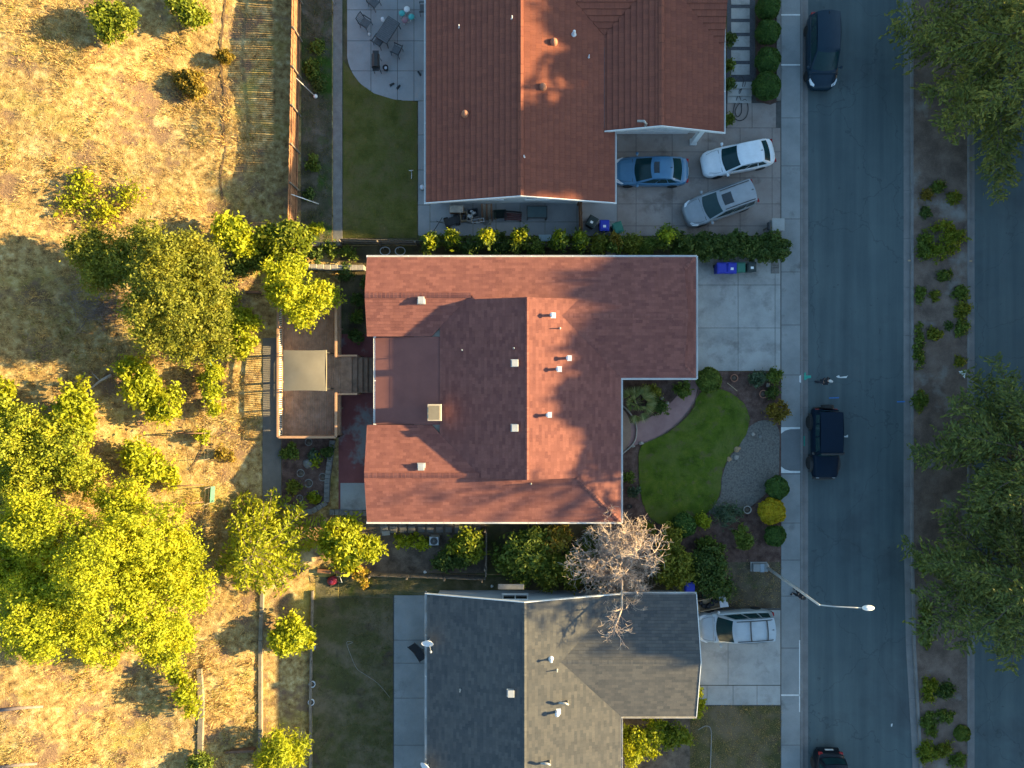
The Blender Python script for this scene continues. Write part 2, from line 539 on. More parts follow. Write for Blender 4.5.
L = {
    'olive': mat_leaf('oak_leaves', (0.137, 0.151, 0.017), (0.198, 0.213, 0.024), (0.266, 0.269, 0.038), .4),
    'lime': mat_leaf('lime_leaves', (0.243, 0.282, 0.013), (0.348, 0.381, 0.018), (0.461, 0.474, 0.031), .42),
    'yellow': mat_leaf('yellow_green_leaves', (0.205, 0.227, 0.010), (0.290, 0.324, 0.012), (0.376, 0.400, 0.026), .4),
    'thicket': mat_leaf('thicket_leaves', (0.159, 0.194, 0.014), (0.245, 0.283, 0.020), (0.403, 0.403, 0.035), .35),
    'gold': mat_leaf('golden_leaves', (.36, .27, .010), (.46, .36, .012), (.54, .44, .03), .35),
    'mid': mat_leaf('mid_green_leaves', (0.084, 0.126, 0.017), (0.126, 0.174, 0.024), (0.180, 0.228, 0.042)),
    'bright': mat_leaf('bright_green_leaves', (0.127, 0.165, 0.012), (0.184, 0.225, 0.016), (0.276, 0.290, 0.035), .4),
    'dark': mat_leaf('dark_green_leaves', (0.051, 0.089, 0.019), (0.081, 0.128, 0.027), (0.135, 0.176, 0.041)),
    'box': mat_leaf('box_leaves', (0.044, 0.098, 0.020), (0.069, 0.138, 0.025), (0.112, 0.188, 0.037)),
    'grey': mat_leaf('grey_green_leaves', (.06, .10, .055), (.09, .135, .075), (.14, .18, .11)),
    'cedar': mat_leaf('cedar_needles', (0.092, 0.119, 0.037), (0.137, 0.170, 0.045), (0.241, 0.251, 0.055), .28),
    'cedary': mat_leaf('cedar_needles_pale', (0.113, 0.135, 0.033), (0.182, 0.195, 0.041), (0.320, 0.291, 0.057), .28),
    'rust': mat_leaf('rusty_leaves', (.16, .12, .014), (.22, .155, .02), (.28, .20, .03)),
    'orange': mat_leaf('orange_blossom_leaves', (.19, .19, .02), (.38, .27, .03), (.50, .31, .08)),
    'straw': mat_leaf('dry_straw', (0.333, 0.224, 0.085), (0.472, 0.343, 0.152), (0.578, 0.437, 0.219), .25),
    'straw2': mat_leaf('tall_straw', (0.341, 0.235, 0.098), (0.481, 0.348, 0.149), (0.632, 0.484, 0.230), .3),
    'weed': mat_leaf('hill_weeds', (.16, .15, .03), (.24, .22, .04), (.34, .29, .07), .3),
    'blade': mat_leaf('grass_blades', (0.048, 0.090, 0.012), (0.074, 0.130, 0.017), (0.113, 0.162, 0.031), .25),
    'blade2': mat_leaf('dry_grass_blades', (0.081, 0.083, 0.022), (0.122, 0.113, 0.034), (0.195, 0.150, 0.067), .25),
}

# ------------------------------------------------------------------ foliage
def quads_mesh(name, c, u, v, m, parent=None, smooth=False):
    """c (N,3) centres, u, v (N,3) half axes -> one mesh of diamond leaf faces"""
    N = len(c)
    P = np.empty((N, 4, 3), np.float32)
    P[:, 0] = c - v
    P[:, 1] = c + u
    P[:, 2] = c + v
    P[:, 3] = c - u
    me = bpy.data.meshes.new(name)
    me.vertices.add(N * 4)
    me.vertices.foreach_set('co', P.reshape(-1))
    me.loops.add(N * 4)
    me.loops.foreach_set('vertex_index', np.arange(N * 4, dtype=np.int32))
    me.polygons.add(N)
    me.polygons.foreach_set('loop_start', np.arange(0, N * 4, 4, dtype=np.int32))
    me.polygons.foreach_set('loop_total', np.full(N, 4, np.int32))
    me.materials.append(m)
    me.update(calc_edges=True)
    me.validate()
    o = bpy.data.objects.new(name, me)
    COL.objects.link(o)
    if parent:
        o.parent = parent
    return o


def unit(n, g=rng):
    d = g.normal(size=(n, 3))
    return d / np.linalg.norm(d, axis=1, keepdims=True)


def crown_pts(blobs, n, clump=.22, lumps=9, g=rng, shell=.55, tilt=.7):
    """leaf centres + normals spread over lumpy ellipsoids, thick shell, gaps between clumps"""
    B = np.array(blobs, float)
    area = (B[:, 3] * B[:, 4]) ** 1.0
    cs, ns = [], []
    for b, ar in zip(B, area / area.sum()):
        k = max(6, int(n * ar))
        c, r = b[:3], b[3:6]
        nl = lumps
        ld = unit(nl * 2, g)
        ld = ld[ld[:, 2] > -.35][:nl]
        lc = c + ld * r * g.uniform(.45, .85, (len(ld), 1))
        lr = r * g.uniform(.28, .52, (len(ld), 1))
        lc = np.vstack([lc, c[None]])
        lr = np.vstack([lr, (r * .8)[None]])
        wts = lr[:, 0] * lr[:, 1]
        wts = wts / wts.sum()
        ncl = max(3, k // 26)
        which = g.choice(len(lc), ncl, p=wts)
        cd = unit(ncl, g)
        cd[:, 2] = np.where(cd[:, 2] < -.25, -cd[:, 2], cd[:, 2])
        cc = lc[which] + cd * lr[which] * g.uniform(shell, 1.08, (ncl, 1))
        per = g.integers(0, ncl, k)
        sz = clump * g.uniform(.6, 1.5, ncl)
        p = cc[per] + g.normal(size=(k, 3)) * sz[per][:, None] * np.array([1, 1, .75])
        nn = cd[per] * tilt + unit(k, g)
        nn[:, 2] += .25
        cs.append(p)
        ns.append(nn / np.linalg.norm(nn, axis=1, keepdims=True))
    return np.vstack(cs), np.vstack(ns)


def leaf_axes(nrm, size, aspect=.55, g=rng):
    N = len(nrm)
    t = unit(N, g)
    v = np.cross(nrm, t)
    v /= np.linalg.norm(v, axis=1, keepdims=True) + 1e-9
    u = np.cross(nrm, v)
    s = (size * g.uniform(.42, 1.0, N) ** 1.0 * np.where(g.random(N) < .18, 2.1, 1.45))[:, None]
    return u * s * aspect, v * s


def foliage(name, blobs, n, size, m, parent, clump=.22, lumps=9, seed=None, aspect=.55, shell=.55, zmin=None, tilt=.7):
    g = np.random.default_rng(seed) if seed is not None else rng
    c, nn = crown_pts(blobs, n, clump, lumps, g, shell, tilt)
    if zmin is not None:
        c[:, 2] = np.maximum(c[:, 2], zmin + g.uniform(0, .1, len(c)))
    u, v = leaf_axes(nn, size, aspect, g)
    return quads_mesh(name, c, u, v, m, parent)


def limbs(parent, top, spread, r, n=5, g=random, name='trunk', m=None, base=(0, 0, 0)):
    mb = MB()
    fork = Vector((base[0], base[1], base[2])) + Vector((g.uniform(-.1, .1), g.uniform(-.1, .1), top * .35))
    mb.tube([(base[0], base[1], base[2] - .15), (base[0], base[1], base[2] + top * .15), fork], [r, r * .8, r * .65], 9)
    for i in range(n):
        t = 2 * math.pi * (i + g.uniform(-.3, .3)) / n
        d = spread * g.uniform(.5, .85)
        tip = Vector((base[0] + d * math.cos(t), base[1] + d * math.sin(t), base[2] + top * g.uniform(.65, .9)))
        mid = (fork + tip) * .5 + Vector((g.uniform(-.2, .2), g.uniform(-.2, .2), top * .06))
        mb.tube([fork, mid, tip], [r * .5, r * .3, r * .08], 7)
        for j in range(3):
            q = mid.lerp(tip, g.uniform(.1, .8))
            e2 = q + Vector((g.uniform(-1, 1), g.uniform(-1, 1), g.uniform(.1, .7))) * spread * .3
            mb.tube([q, e2], [r * .18, r * .04], 5)
    return mb.build(name, m or M['bark'], parent, True)


def tree_px(name, cat, label, pxblobs, top, m, n, leaf=.16, group=None, clump=.25, lumps=9, trunk_r=.18, low=.25, spread=None, base=None, aspect=.55, shell=.55):
    """pxblobs: (px, py, rpx, rel_height 0..1) -> crown in metres standing on the terrain"""
    cx = sum(b[0] * b[2] for b in pxblobs) / sum(b[2] for b in pxblobs)
    cy = sum(b[1] * b[2] for b in pxblobs) / sum(b[2] for b in pxblobs)
    bx, by = base if base else (cx, cy)
    g0 = G(bx, by, top * .55)
    t = thing(name, label, cat, g0, 0, group)
    bl = []
    for b in pxblobs:
        hz = top * (b[3] if len(b) > 3 else .6)
        p = G(b[0], b[1], hz)
        r = b[2] * S * (H - g0.z - hz) / H
        rzv = min(r * .85, top * .48)
        cz = max(hz, rzv * .75)
        bl.append((p.x - g0.x, p.y - g0.y, p.z - g0.z + cz, r, r, rzv))
    foliage('crown', bl, n, leaf, m, t, clump, lumps, aspect=aspect, shell=shell, zmin=.05)
    limbs(t, top * .85, (spread or pxblobs[0][2] * S * .7), trunk_r)
    return t


def shrub(px, py, rpx, h, m, label, cat='shrub', group=None, name='shrub', n=None, leaf=.075, ry=None, lumps=6, clump=.09, simple=False, aspect=.6, trim=False, rz=0.0):
    g0 = G(px, py, h * .55)
    f = S * (H - g0.z - h * .55) / H
    rx, r2 = rpx * f, (ry or rpx) * f
    n = n or int(900 + 900 * rx * r2 / (leaf / .075) ** 2)
    if trim:
        N = int(n * 2.2)
        d = unit(N)
        d[:, 2] = np.where(d[:, 2] < -.3, -d[:, 2], d[:, 2])
        rr = rng.uniform(.86, 1.02, N) ** .8
        wob = 1 + .05 * np.sin(5 * d[:, 0] + 3 * d[:, 1] + px) + .04 * np.sin(9 * d[:, 1] - 7 * d[:, 2] + py)
        c = d * (rr * wob)[:, None] * np.array([rx, r2, h * .5]) + np.array([0, 0, h * .52])
        nn = d * 1.0 + unit(N) * .8
        nn /= np.linalg.norm(nn, axis=1, keepdims=True)
        u, v = leaf_axes(nn, leaf, aspect)
    else:
        c, nn = crown_pts([(0, 0, h * .5, rx, r2, h * .52)], n, clump, lumps)
        c[:, 2] = np.maximum(c[:, 2], .02)
        u, v = leaf_axes(nn, leaf, aspect)
    if simple:
        o = quads_mesh(name, c, u, v, m)
        o.location = g0
        o.rotation_euler = (0, 0, rz)
        return tag(o, label, cat, group)
    t = thing(name, label, cat, g0, rz, group)
    quads_mesh('foliage', c, u, v, m, t)
    mb = MB()
    for i in range(5):
        tt = i * 1.26 + random.random()
        mb.tube([(.03 * math.cos(tt), .03 * math.sin(tt), -.05), (rx * .5 * math.cos(tt), r2 * .5 * math.sin(tt), h * .6)], [.025, .008], 5)
    mb.build('stem', M['bark'], t)
    return t


# ------------------------------------------------------------------ ground
def densax(lo, hi, step, extra):
    a = list(np.arange(lo, hi + 1e-6, step))
    return sorted(set([round(v, 4) for v in a + extra]))


xs = densax(-36, -10.8, .22, [-420, -200, -100, -60, -46, -40, 0, 10, 18.85, 18.95, 30, 60, 120, 250, 500])
ys = densax(-27, 27, .22, [-420, -200, -100, -50, -35, 35, 50, 100, 200, 420])
vs, fs = [], []
for x in xs:
    for y in ys:
        z = gz(x, y)
        if -37 < x < -15.5:
            z += random.uniform(-.035, .035)
        vs.append((x, y, z))
ny = len(ys)
for i in range(len(xs) - 1):
    for j in range(ny - 1):
        fs.append((i * ny + j, (i + 1) * ny + j, (i + 1) * ny + j + 1, i * ny + j + 1))
mb = MB()
mb.mesh(vs, fs)
tag(mb.build('ground', M['hill'], smooth=True), kind='structure')


def flat(name, pts, z, m, raw=False, thick=0.0, zf=0.0):
    q = [(p[0], p[1]) if raw else W(p[0], p[1], zf)[:2] for p in pts]
    mb = MB()
    mb.prism(q, z - max(thick, .003), z)
    return tag(mb.build(name, m), kind='structure')


def curve(pts, n=8, closed=False):
    """Catmull-Rom through 2-D points"""
    out = []
    N = len(pts)
    for i in range(N if closed else N - 1):
        p0 = pts[(i - 1) % N] if closed or i > 0 else pts[0]
        p1, p2 = pts[i], pts[(i + 1) % N]
        p3 = pts[(i + 2) % N] if closed or i + 2 < N else pts[-1]
        for k in range(n):
            t = k / n
            out.append(tuple(.5 * (2 * p1[d] + (p2[d] - p0[d]) * t + (2 * p0[d] - 5 * p1[d] + 4 * p2[d] - p3[d]) * t * t + (3 * p1[d] - p0[d] - 3 * p2[d] + p3[d]) * t ** 3) for d in (0, 1)))
    if not closed:
        out.append(tuple(pts[-1]))
    return out


def drape(name, pts, dz, m, kind='structure', step=.35):
    """flat outline laid over the terrain"""
    q = [G(*p) for p in pts]
    bm = bmesh.new()
    f = bm.faces.new([bm.verts.new((p.x, p.y, 0)) for p in q])
    x0, x1 = min(p.x for p in q), max(p.x for p in q)
    y0, y1 = min(p.y for p in q), max(p.y for p in q)
    for k in range(1, int((x1 - x0) / step) + 1):
        bmesh.ops.bisect_plane(bm, geom=bm.verts[:] + bm.edges[:] + bm.faces[:], plane_co=(x0 + k * step, 0, 0), plane_no=(1, 0, 0))
    for k in range(1, int((y1 - y0) / (step * 3)) + 1):
        bmesh.ops.bisect_plane(bm, geom=bm.verts[:] + bm.edges[:] + bm.faces[:], plane_co=(0, y0 + k * step * 3, 0), plane_no=(0, 1, 0))
    for v in bm.verts:
        v.co.z = gz(v.co.x, v.co.y) + dz
    bm.normal_update()
    if sum(fc.normal.z for fc in bm.faces) < 0:
        bmesh.ops.reverse_faces(bm, faces=bm.faces)
    me = bpy.data.meshes.new(name)
    bm.to_mesh(me)
    bm.free()
    me.materials.append(m)
    o = bpy.data.objects.new(name, me)
    COL.objects.link(o)
    return tag(o, kind=kind)


def slabs(name, xs_, ys_, z, m, gap=.025, skip=(), poly=None):
    """slab grid in pixel lines with real open joints over a dark bed"""
    mb = MB()
    for i in range(len(xs_) - 1):
        for j in range(len(ys_) - 1):
            if (i, j) in skip:
                continue
            a, b = W(xs_[i], ys_[j]), W(xs_[i + 1], ys_[j + 1])
            dz = random.uniform(-.003, .003)
            mb.box(a.x + gap / 2, b.x - gap / 2, b.y + gap / 2, a.y - gap / 2, z - .06, z + dz, bev=.008)
    return tag(mb.build(name, m), kind='structure')


# base sheets of the three lots
flat('yard_soil', [(338, -40), (799, -40), (799, 245), (338, 245)], .004, M['yard'])
flat('yard_soil', [(338, 246), (799, 246), (799, 574), (338, 574)], .004, M['yard'])
flat('yard_soil', [(338, 575), (799, 575), (799, 830), (338, 830)], .004, M['yard'])

# --- street
RX = 25.48
flat('road', [(18.9, -400), (18.9, 400), (25.6, 400), (25.6, -8), (25.95, -14), (26.6, -24), (27.2, -40), (27.2, -400)], -.14, M['asphalt'], raw=True, thick=.1)
flat('road', [(30.0, -400), (30.0, 400), (37.4, 400), (37.4, -400)], -.14, M['asphalt'], raw=True, thick=.1)


def strip(name, line, w0, w1, z0, z1, m, seg=None):
    """band beside a polyline of (x, y) world points going along +y; offsets w0..w1 in x"""
    mb = MB()
    for (xa, ya), (xb, yb) in zip(line[:-1], line[1:]):
        L_ = abs(yb - ya)
        k = max(1, int(L_ / (seg or 1e9)))
        for i in range(k):
            t0, t1 = i / k, (i + 1) / k
            g = .008 if seg else 0
            p = lambda t: (xa + (xb - xa) * t, ya + (yb - ya) * t)
            (x0, y0), (x1, y1) = p(t0), p(t1)
            mb.prism([(x0 + w0, y0 + g), (x0 + w1, y0 + g), (x1 + w1, y1 - g), (x1 + w0, y1 - g)], z0, z1)
    return tag(mb.build(name, m), kind='structure')


wl = [(18.75, -60), (18.75, 60)]
strip('kerb', wl, 0, .16, -.3, .012, M['kerb'], 3.05)
strip('gutter', wl, .165, .55, -.3, -.128, M['kerb'], 3.05)
ml = [(27.4, -60), (27.0, -40), (26.5, -24), (26.1, -17), (25.96, -10), (25.95, 0), (25.95, 60)]
strip('kerb', ml, 0, .15, -.3, .012, M['kerb'], 3.05)
strip('gutter', ml, -.42, -.005, -.3, -.128, M['kerb'], 3.05)
mr = [(29.6, -60), (29.6, 60)]
strip('kerb', mr, 0, .15, -.3, .012, M['kerb'], 3.05)
strip('gutter', mr, .155, .55, -.3, -.128, M['kerb'], 3.05)
strip('kerb', [(37.4, -60), (37.4, 60)], 0, .16, -.3, .012, M['kerb'], 3.05)
flat('pavement', [(37.56, -60), (39.1, -60), (39.1, 60), (37.56, 60)], .006, M['walk'], raw=True, thick=.3)
flat('verge', [(39.1, -60), (70, -60), (70, 60), (39.1, 60)], 0, M['yard'], raw=True, thick=.3)
mb = MB()
mb.prism([(27.55, -60), (27.15, -40), (26.65, -24), (26.25, -17), (26.11, -10), (26.10, 0), (26.10, 60), (29.6, 60), (29.6, -60)], -.28, -.015)
tag(mb.build('median_soil', M['median']), kind='structure')

# sidewalk
flat('sidewalk_bed', [(780.5, -60), (800.6, -60), (800.6, 830), (780.5, 830)], .009, M['joint'])
sy = [-30, 15, 65, 118, 166, 219, 272, 325, 375, 427, 474, 523, 560, 596, 648, 695, 745, 800]
slabs('sidewalk', [781, 800.3], sy, .018, M['walk'], .03, skip=((0, 9),))
mb = MB()
a, b = W(781, 427), W(800.3, 474)
mb.box(a.x, b.x, b.y, a.y, -.03, .013, bev=.008)
tag(mb.build('sidewalk_ramp', mat('darker_ramp_concrete', [(.13, .14, .145), (.165, .172, .175)], 1, .85, .006, 50, fine=(34, .25))), kind='structure')
for k, s_ in ((427, 1), (473, -1)):
    mb = MB()
    q = [(781, k), (800, k), (800, k + 2.0 * s_), (790, k + 2.2 * s_), (785, k + 3.5 * s_), (781, k + 6.5 * s_)]
    mb.prism([W(*p)[:2] for p in q], .014, .024)
    tag(mb.build('road_marking', M['paintw']), kind='structure')
for y in (15, 65, 695):
    flat('road_marking', [(781, y - .7), (800, y - .7), (800, y + .7), (781, y + .7)], .024, M['paintw'], thick=.004)
flat('road_marking', [(799, 640), (800, 640), (800, 712), (799, 712)], .024, M['paintw'], thick=.004)
# survey paint
for q, m, z in ((((804, 373), (806, 372), (806, 375.5), (811, 375.5), (811, 378), (807, 378.5), (806, 380), (804, 380)), 'paintt', -.118),
                (((836, 376.6), (839, 375.2), (840, 377), (847, 376), (848, 375), (846.5, 378), (841, 378), (838, 377.8)), 'paintw', -.134),
                (((843, 436), (845.5, 436), (848, 434.7), (848, 437.3), (845, 437.2), (843, 437)), 'paintw', -.134),
                (((829, 397.5), (839, 397.2), (839, 398.2), (829, 398.5)), 'paintb', -.134),
                (((897, 401.2), (905, 401), (905, 402.2), (897, 402.3)), 'paintb', -.118),
                (((803.5, 436), (805, 436), (805, 446), (803.5, 446)), 'paintt', -.118),
                (((891, 724), (892.6, 723.5), (892.2, 726.5), (891, 726.5)), 'paintw', -.134),
                (((799.3, 376), (801, 375), (801, 383), (799.3, 382)), 'paintw', .026)):
    flat('road_marking', q, z, M[m], thick=.003, zf=z)

# --- north lot surfaces
bed = flat('driveway_bed', [(616, 60), (781, 60), (781, 236), (616, 236)], .008, M['joint'])
slabs('driveway', [617, 636, 672, 708, 740, 772, 780.5], [128, 152, 178, 204, 226, 236], .02, M['pinkcon'])
slabs('driveway', [727, 752, 776], [103, 128], .02, M['pinkcon'])
flat('patio_bed', [(344, -30), (427, -30), (427, 100), (396, 99), (372, 90), (352, 68)], .010, M['joint'])
ptc = [(347, -30), (347, 58), (352, 68), (362, 82), (376, 92), (396, 98.5), (417, 100)]
mb = MB()
for xa, xb in ((347, 371), (371, 397.5), (397.5, 414), (414, 430)):
    for ya, yb in ((-30, 10), (10, 41), (41, 71), (71, 101)):
        cell = [(xa + .25, ya + .25), (xb - .25, ya + .25), (xb - .25, yb - .25), (xa + .25, yb - .25)]
        if yb > 41 and xa < 400:                                   # round off the patio's curved corner
            def inside(p):
                (cx_, cy_) = (402, 52)
                return p[0] > cx_ or p[1] < cy_ or ((p[0] - cx_) / 55) ** 2 + ((p[1] - cy_) / 48) ** 2 < 1
            n = 14
            ring = []
            for i in range(4):
                p, q = cell[i], cell[(i + 1) % 4]
                ring += [(p[0] + (q[0] - p[0]) * k / n, p[1] + (q[1] - p[1]) * k / n) for k in range(n)]
            if not all(inside(p) for p in ring):
                new = []
                for p in ring:
                    if inside(p):
                        new.append(p)
                    else:
                        th = math.atan2((p[1] - 52) / 48, (p[0] - 402) / 55)
                        qx, qy = 402 + 55 * math.cos(th), 52 + 48 * math.sin(th)
                        if xa <= qx <= xb and ya <= qy <= yb:
                            new.append((qx, qy))
                cell = new
        if len(cell) >= 3:
            mb.prism([W(*p)[:2] for p in cell], -.03, .022)
tag(mb.build('patio', M['patio']), kind='structure')
slabs('path', [418, 430], [101, 135, 170, 205, 236], .02, M['patio'])
slabs('path', [430, 452, 473, 496, 520, 545, 577, 617], [203, 222, 236], .02, M['patio'])
lawn_n = [(343, 60), (350, 70), (360, 83.5), (374, 93.5), (395, 100), (417, 102), (417, 238), (343, 238)]
flat('lawn', lawn_n, .03, M['lawn2'], thick=.03)
drape('hillside_bed', [(302, -30), (332, -30), (332, 243), (301, 243)], .03, mat('weedy_bed', [(.05, .06, .03), (.09, .085, .06), (.15, .135, .11)], 1.2, .95, .04, 16, fine=(26, .6), patch=((.035, .075, .012), .45, .5, .62), spec=.1))
flat('concrete_swale', [(333.5, -30), (342.5, -30), (342.5, 243), (333.5, 243)], .10, M['stone'], thick=.12)

M['rut'] = mat('bare_rut_soil', [(.10, .065, .04), (.20, .135, .085)], 2.5, .95, .04, 14, fine=(30, .6), spec=.1)
for rp in ([(226, -5), (224, 20), (221, 45), (222, 75), (226, 95), (223, 120), (226, 150), (221, 175), (223, 200)],
           [(205, 425), (203, 445), (197, 460), (190, 470)]):
    c = curve(rp, 5)
    lft = [(x - random.uniform(.5, 1.5), y + random.uniform(-.6, .6)) for x, y in c]
    rgt = [(x + random.uniform(.5, 1.5), y + random.uniform(-.6, .6)) for x, y in c[::-1]]
    drape('bare_soil', lft + rgt, .05, M['rut'])

# front path with stepping slabs
flat('path_gravel', [(727, -30), (755, -30), (755, 84), (727, 84)], .02, M['bluegravel'])
mb = MB()
for k in range(8):
    y = 75 - k * 14
    a, b = W(731, y - 10.5), W(749.5, y)
    mb.box(a.x, b.x, b.y, a.y, 0, .045, bev=.01)
tag(mb.build('path', M['concrete']), kind='structure')
mb = MB()
for k, (ya, yb) in enumerate(((83.5, 90), (90, 97), (97, 103.5))):
    a, b = W(727, ya), W(751, yb)
    mb.box(a.x, b.x, b.y, a.y, 0, .26 - k * .08, bev=.012)
tag(mb.build('path_step', M['concrete']), kind='structure')
flat('planting_bed', [(756, -30), (777, -30), (777, 102), (770, 105), (756, 101)], .03, M['mulch'])
mb = MB()
mb.prism([W(*p)[:2] for p in ((776, -30), (780, -30), (780, 101), (776, 101))], 0, .14)
tag(mb.build('low_wall', M['stone']), 'low pale concrete wall beside the round clipped bushes along the sidewalk', 'wall')

# --- middle lot surfaces
flat('driveway_bed', [(690, 250), (781, 250), (781, 371), (690, 371)], .008, M['joint'])
slabs('driveway', [694, 738, 775, 780.5], [250, 285, 328, 371], .02, M['concrete'])
flat('planting_bed', [(600, 371.5), (781, 371.5), (781, 564), (600, 564)], .012, M['mulch'])
FL = curve([(641, 446), (639, 475), (643, 503), (652, 519), (668, 526), (690, 524), (708, 512), (719, 496), (721, 478), (727, 460), (738, 446), (747, 432), (749, 416), (742, 402), (727, 391), (712, 389), (699, 394), (692, 410), (678, 425), (660, 437)], 5, True)
random.seed(77)
FL = [(x + random.uniform(-.55, .55), y + random.uniform(-.55, .55)) for x, y in FL]
flat('lawn', FL, .05, M['lawn'], thick=.05)
flat('gravel', curve([(748, 428), (764, 420), (778, 428), (779, 455), (777, 480), (762, 497), (741, 512), (716, 514), (709, 511), (720, 496), (722, 478), (728, 460), (739, 446)], 5, True), .03, M['gravel'])
pth = curve([(616, 449), (640, 443.5), (664, 433), (683, 417.5), (694, 401), (699, 379)], 6) + curve([(687, 379), (679, 393), (666, 406.5), (650, 417), (634, 422.5), (616, 423)], 6)
flat('path', pth, .055, M['redpath'], thick=.06)
flat('porch', [(605, 408)] + [(618 + 13 * math.cos(t), 431 + 23 * math.sin(t)) for t in np.linspace(-1.35, 1.35, 14)] + [(605, 455)], .075, mat('tan_porch', [(.26, .17, .12), (.32, .22, .16)], 1, .8, fine=(20, .3)), thick=.08)
flat('patio', [(338, 334), (392, 334), (392, 511), (338, 511)], .02, M['redpatio'])
flat('patio', [(340.5, 483), (368, 483), (368, 510), (340.5, 510)], .024, M['concrete'])
drape('path', [(263, 338), (281.5, 338), (281.5, 532), (263, 530)], .045, mat('path_concrete_and_shadow', [(.10, .092, .082), (.145, .132, .118)], 1, .9, .01, 30, fine=(26, .4)))  # south end is concrete; stretch beside the deck is ground shadow painted dark
flat('side_bed', [(368, 522), (486, 522), (486, 573), (320, 573), (320, 515), (368, 515)], .016, M['soil'])
drape('raised_bed', [(282, 438), (334, 438), (329, 503), (312, 513), (282, 508)], .05, M['mulch'])
mb = MB()
for k in range(11):
    for r_ in range(2):
        a = W(384 + k * 9.3 + random.uniform(-.5, .5), 522 + r_ * 7.4)
        s_ = .23 + random.uniform(-.02, .02)
        mb.box(a.x - s_, a.x + s_, a.y - s_ + .02, a.y + s_ - .02, .01, .05, rot=random.uniform(-.06, .06), bev=.02)
tag(mb.build('path', M['stone']), kind='structure')
# --- south lot surfaces
flat('driveway_bed', [(690, 608), (781, 608), (781, 706), (690, 706)], .008, M['joint'])
slabs('driveway', [690, 728, 780.5], [610, 685], .02, M['concrete'])
slabs('driveway', [690, 707, 733, 757, 780.5], [685.5, 705], .02, M['concrete'])
flat('lawn', [(700, 562), (780, 562), (780, 608), (700, 608)], .014, mat('dry_verge', [(.085, .065, .045), (.14, .11, .075), (.19, .155, .10)], 1.2, .95, .04, 16, fine=(26, .6), patch=((.05, .07, .02), .5, .52, .66), spec=.1))
flat('lawn', [(690, 706), (780, 706), (780, 820), (690, 820)], .03, M['lawn3'], thick=.03)
flat('planting_bed', [(620, 715), (690, 706), (690, 820), (620, 820)], .012, M['soil'])
flat('patio_bed', [(393, 594), (432, 594), (432, 820), (393, 820)], .008, M['joint'])
slabs('patio', [394, 431], [595, 640, 663, 698, 745, 800], .02, M['walk'])
drape('lawn', [(313, 600), (393, 598), (393, 820), (313, 820)], .03, M['lawn3'])
flat('side_bed', [(338, 577), (520, 577), (520, 593), (338, 598)], .018, M['lawn4'])
drape('side_bed', [(316, 577), (338, 577), (338, 599), (316, 599)], .02, M['lawn4'])

# ------------------------------------------------------------------ houses
def clip_half(poly, d, lim, keep_above):
    out = []
    n = len(poly)
    for i in range(n):
        p, q = poly[i], poly[(i + 1) % n]
        a, b = d(p) - lim, d(q) - lim
        if not keep_above:
            a, b = -a, -b
        if a >= -1e-9:
            out.append(p)
        if (a > 1e-9 and b < -1e-9) or (a < -1e-9 and b > 1e-9):
            t = a / (a - b)
            out.append((p[0] + (q[0] - p[0]) * t, p[1] + (q[1] - p[1]) * t))
    return out


def roof_plane(mb, poly, up, z_of, course=.145, lift=.014, thick=.12, mi=0):
    """roof slope laid course by course: every course's lower edge stands proud of the one below"""
    ux, uy = up
    d = lambda p: p[0] * ux + p[1] * uy
    u_ = lambda p: -p[0] * uy + p[1] * ux
    x0, y0 = poly[0]
    slope = z_of(x0 + ux, y0 + uy) - z_of(x0, y0)
    k = math.hypot(1, slope)
    c = course / k
    A = sum(poly[i][0] * poly[(i + 1) % len(poly)][1] - poly[(i + 1) % len(poly)][0] * poly[i][1] for i in range(len(poly)))
    if A < 0:
        poly = poly[::-1]
    dm = min(d(p) for p in poly)
    tris = tessellate_polygon([[Vector((p[0], p[1], 0)) for p in poly]])
    for t in tris:
        T = [poly[i] for i in t]
        ar = (T[1][0] - T[0][0]) * (T[2][1] - T[0][1]) - (T[2][0] - T[0][0]) * (T[1][1] - T[0][1])
        if abs(ar) < 1e-6:
            continue
        if ar < 0:
            T = T[::-1]
        a = int((min(d(p) for p in T) - dm) / c)
        b = int((max(d(p) for p in T) - dm) / c)
        for i in range(a, b + 1):
            lo = dm + i * c
            q = clip_half(T, d, lo, True)
            q = clip_half(q, d, lo + c, False) if len(q) > 2 else q
            if len(q) < 3:
                continue
            f = lambda p: lift * (1 - (d(p) - lo) / c)
            P = [(p[0], p[1], z_of(*p) + f(p)) for p in q]
            mb.face(P, [(u_(p), (d(p) - dm) * k) for p in q], mi)
            for j in range(len(q)):
                p, r_ = q[j], q[(j + 1) % len(q)]
                if abs(d(p) - lo) < 1e-6 and abs(d(r_) - lo) < 1e-6 and math.hypot(p[0] - r_[0], p[1] - r_[1]) > 1e-3:
                    mb.face([(r_[0], r_[1], z_of(*r_) + lift), (p[0], p[1], z_of(*p) + lift), (p[0], p[1], z_of(*p)), (r_[0], r_[1], z_of(*r_))],
                            [(u_(r_), (lo - dm) * k + .02), (u_(p), (lo - dm) * k + .02), (u_(p), (lo - dm) * k + .01), (u_(r_), (lo - dm) * k + .01)], mi)
        mb.face([(p[0], p[1], z_of(*p) - thick) for p in T[::-1]], None, mi)
    n = len(poly)
    for i in range(n):
        p, q = poly[i], poly[(i + 1) % n]
        mb.face([(p[0], p[1], z_of(*p) - thick), (q[0], q[1], z_of(*q) - thick), (q[0], q[1], z_of(*q) + lift * .3), (p[0], p[1], z_of(*p) + lift * .3)], None, mi)


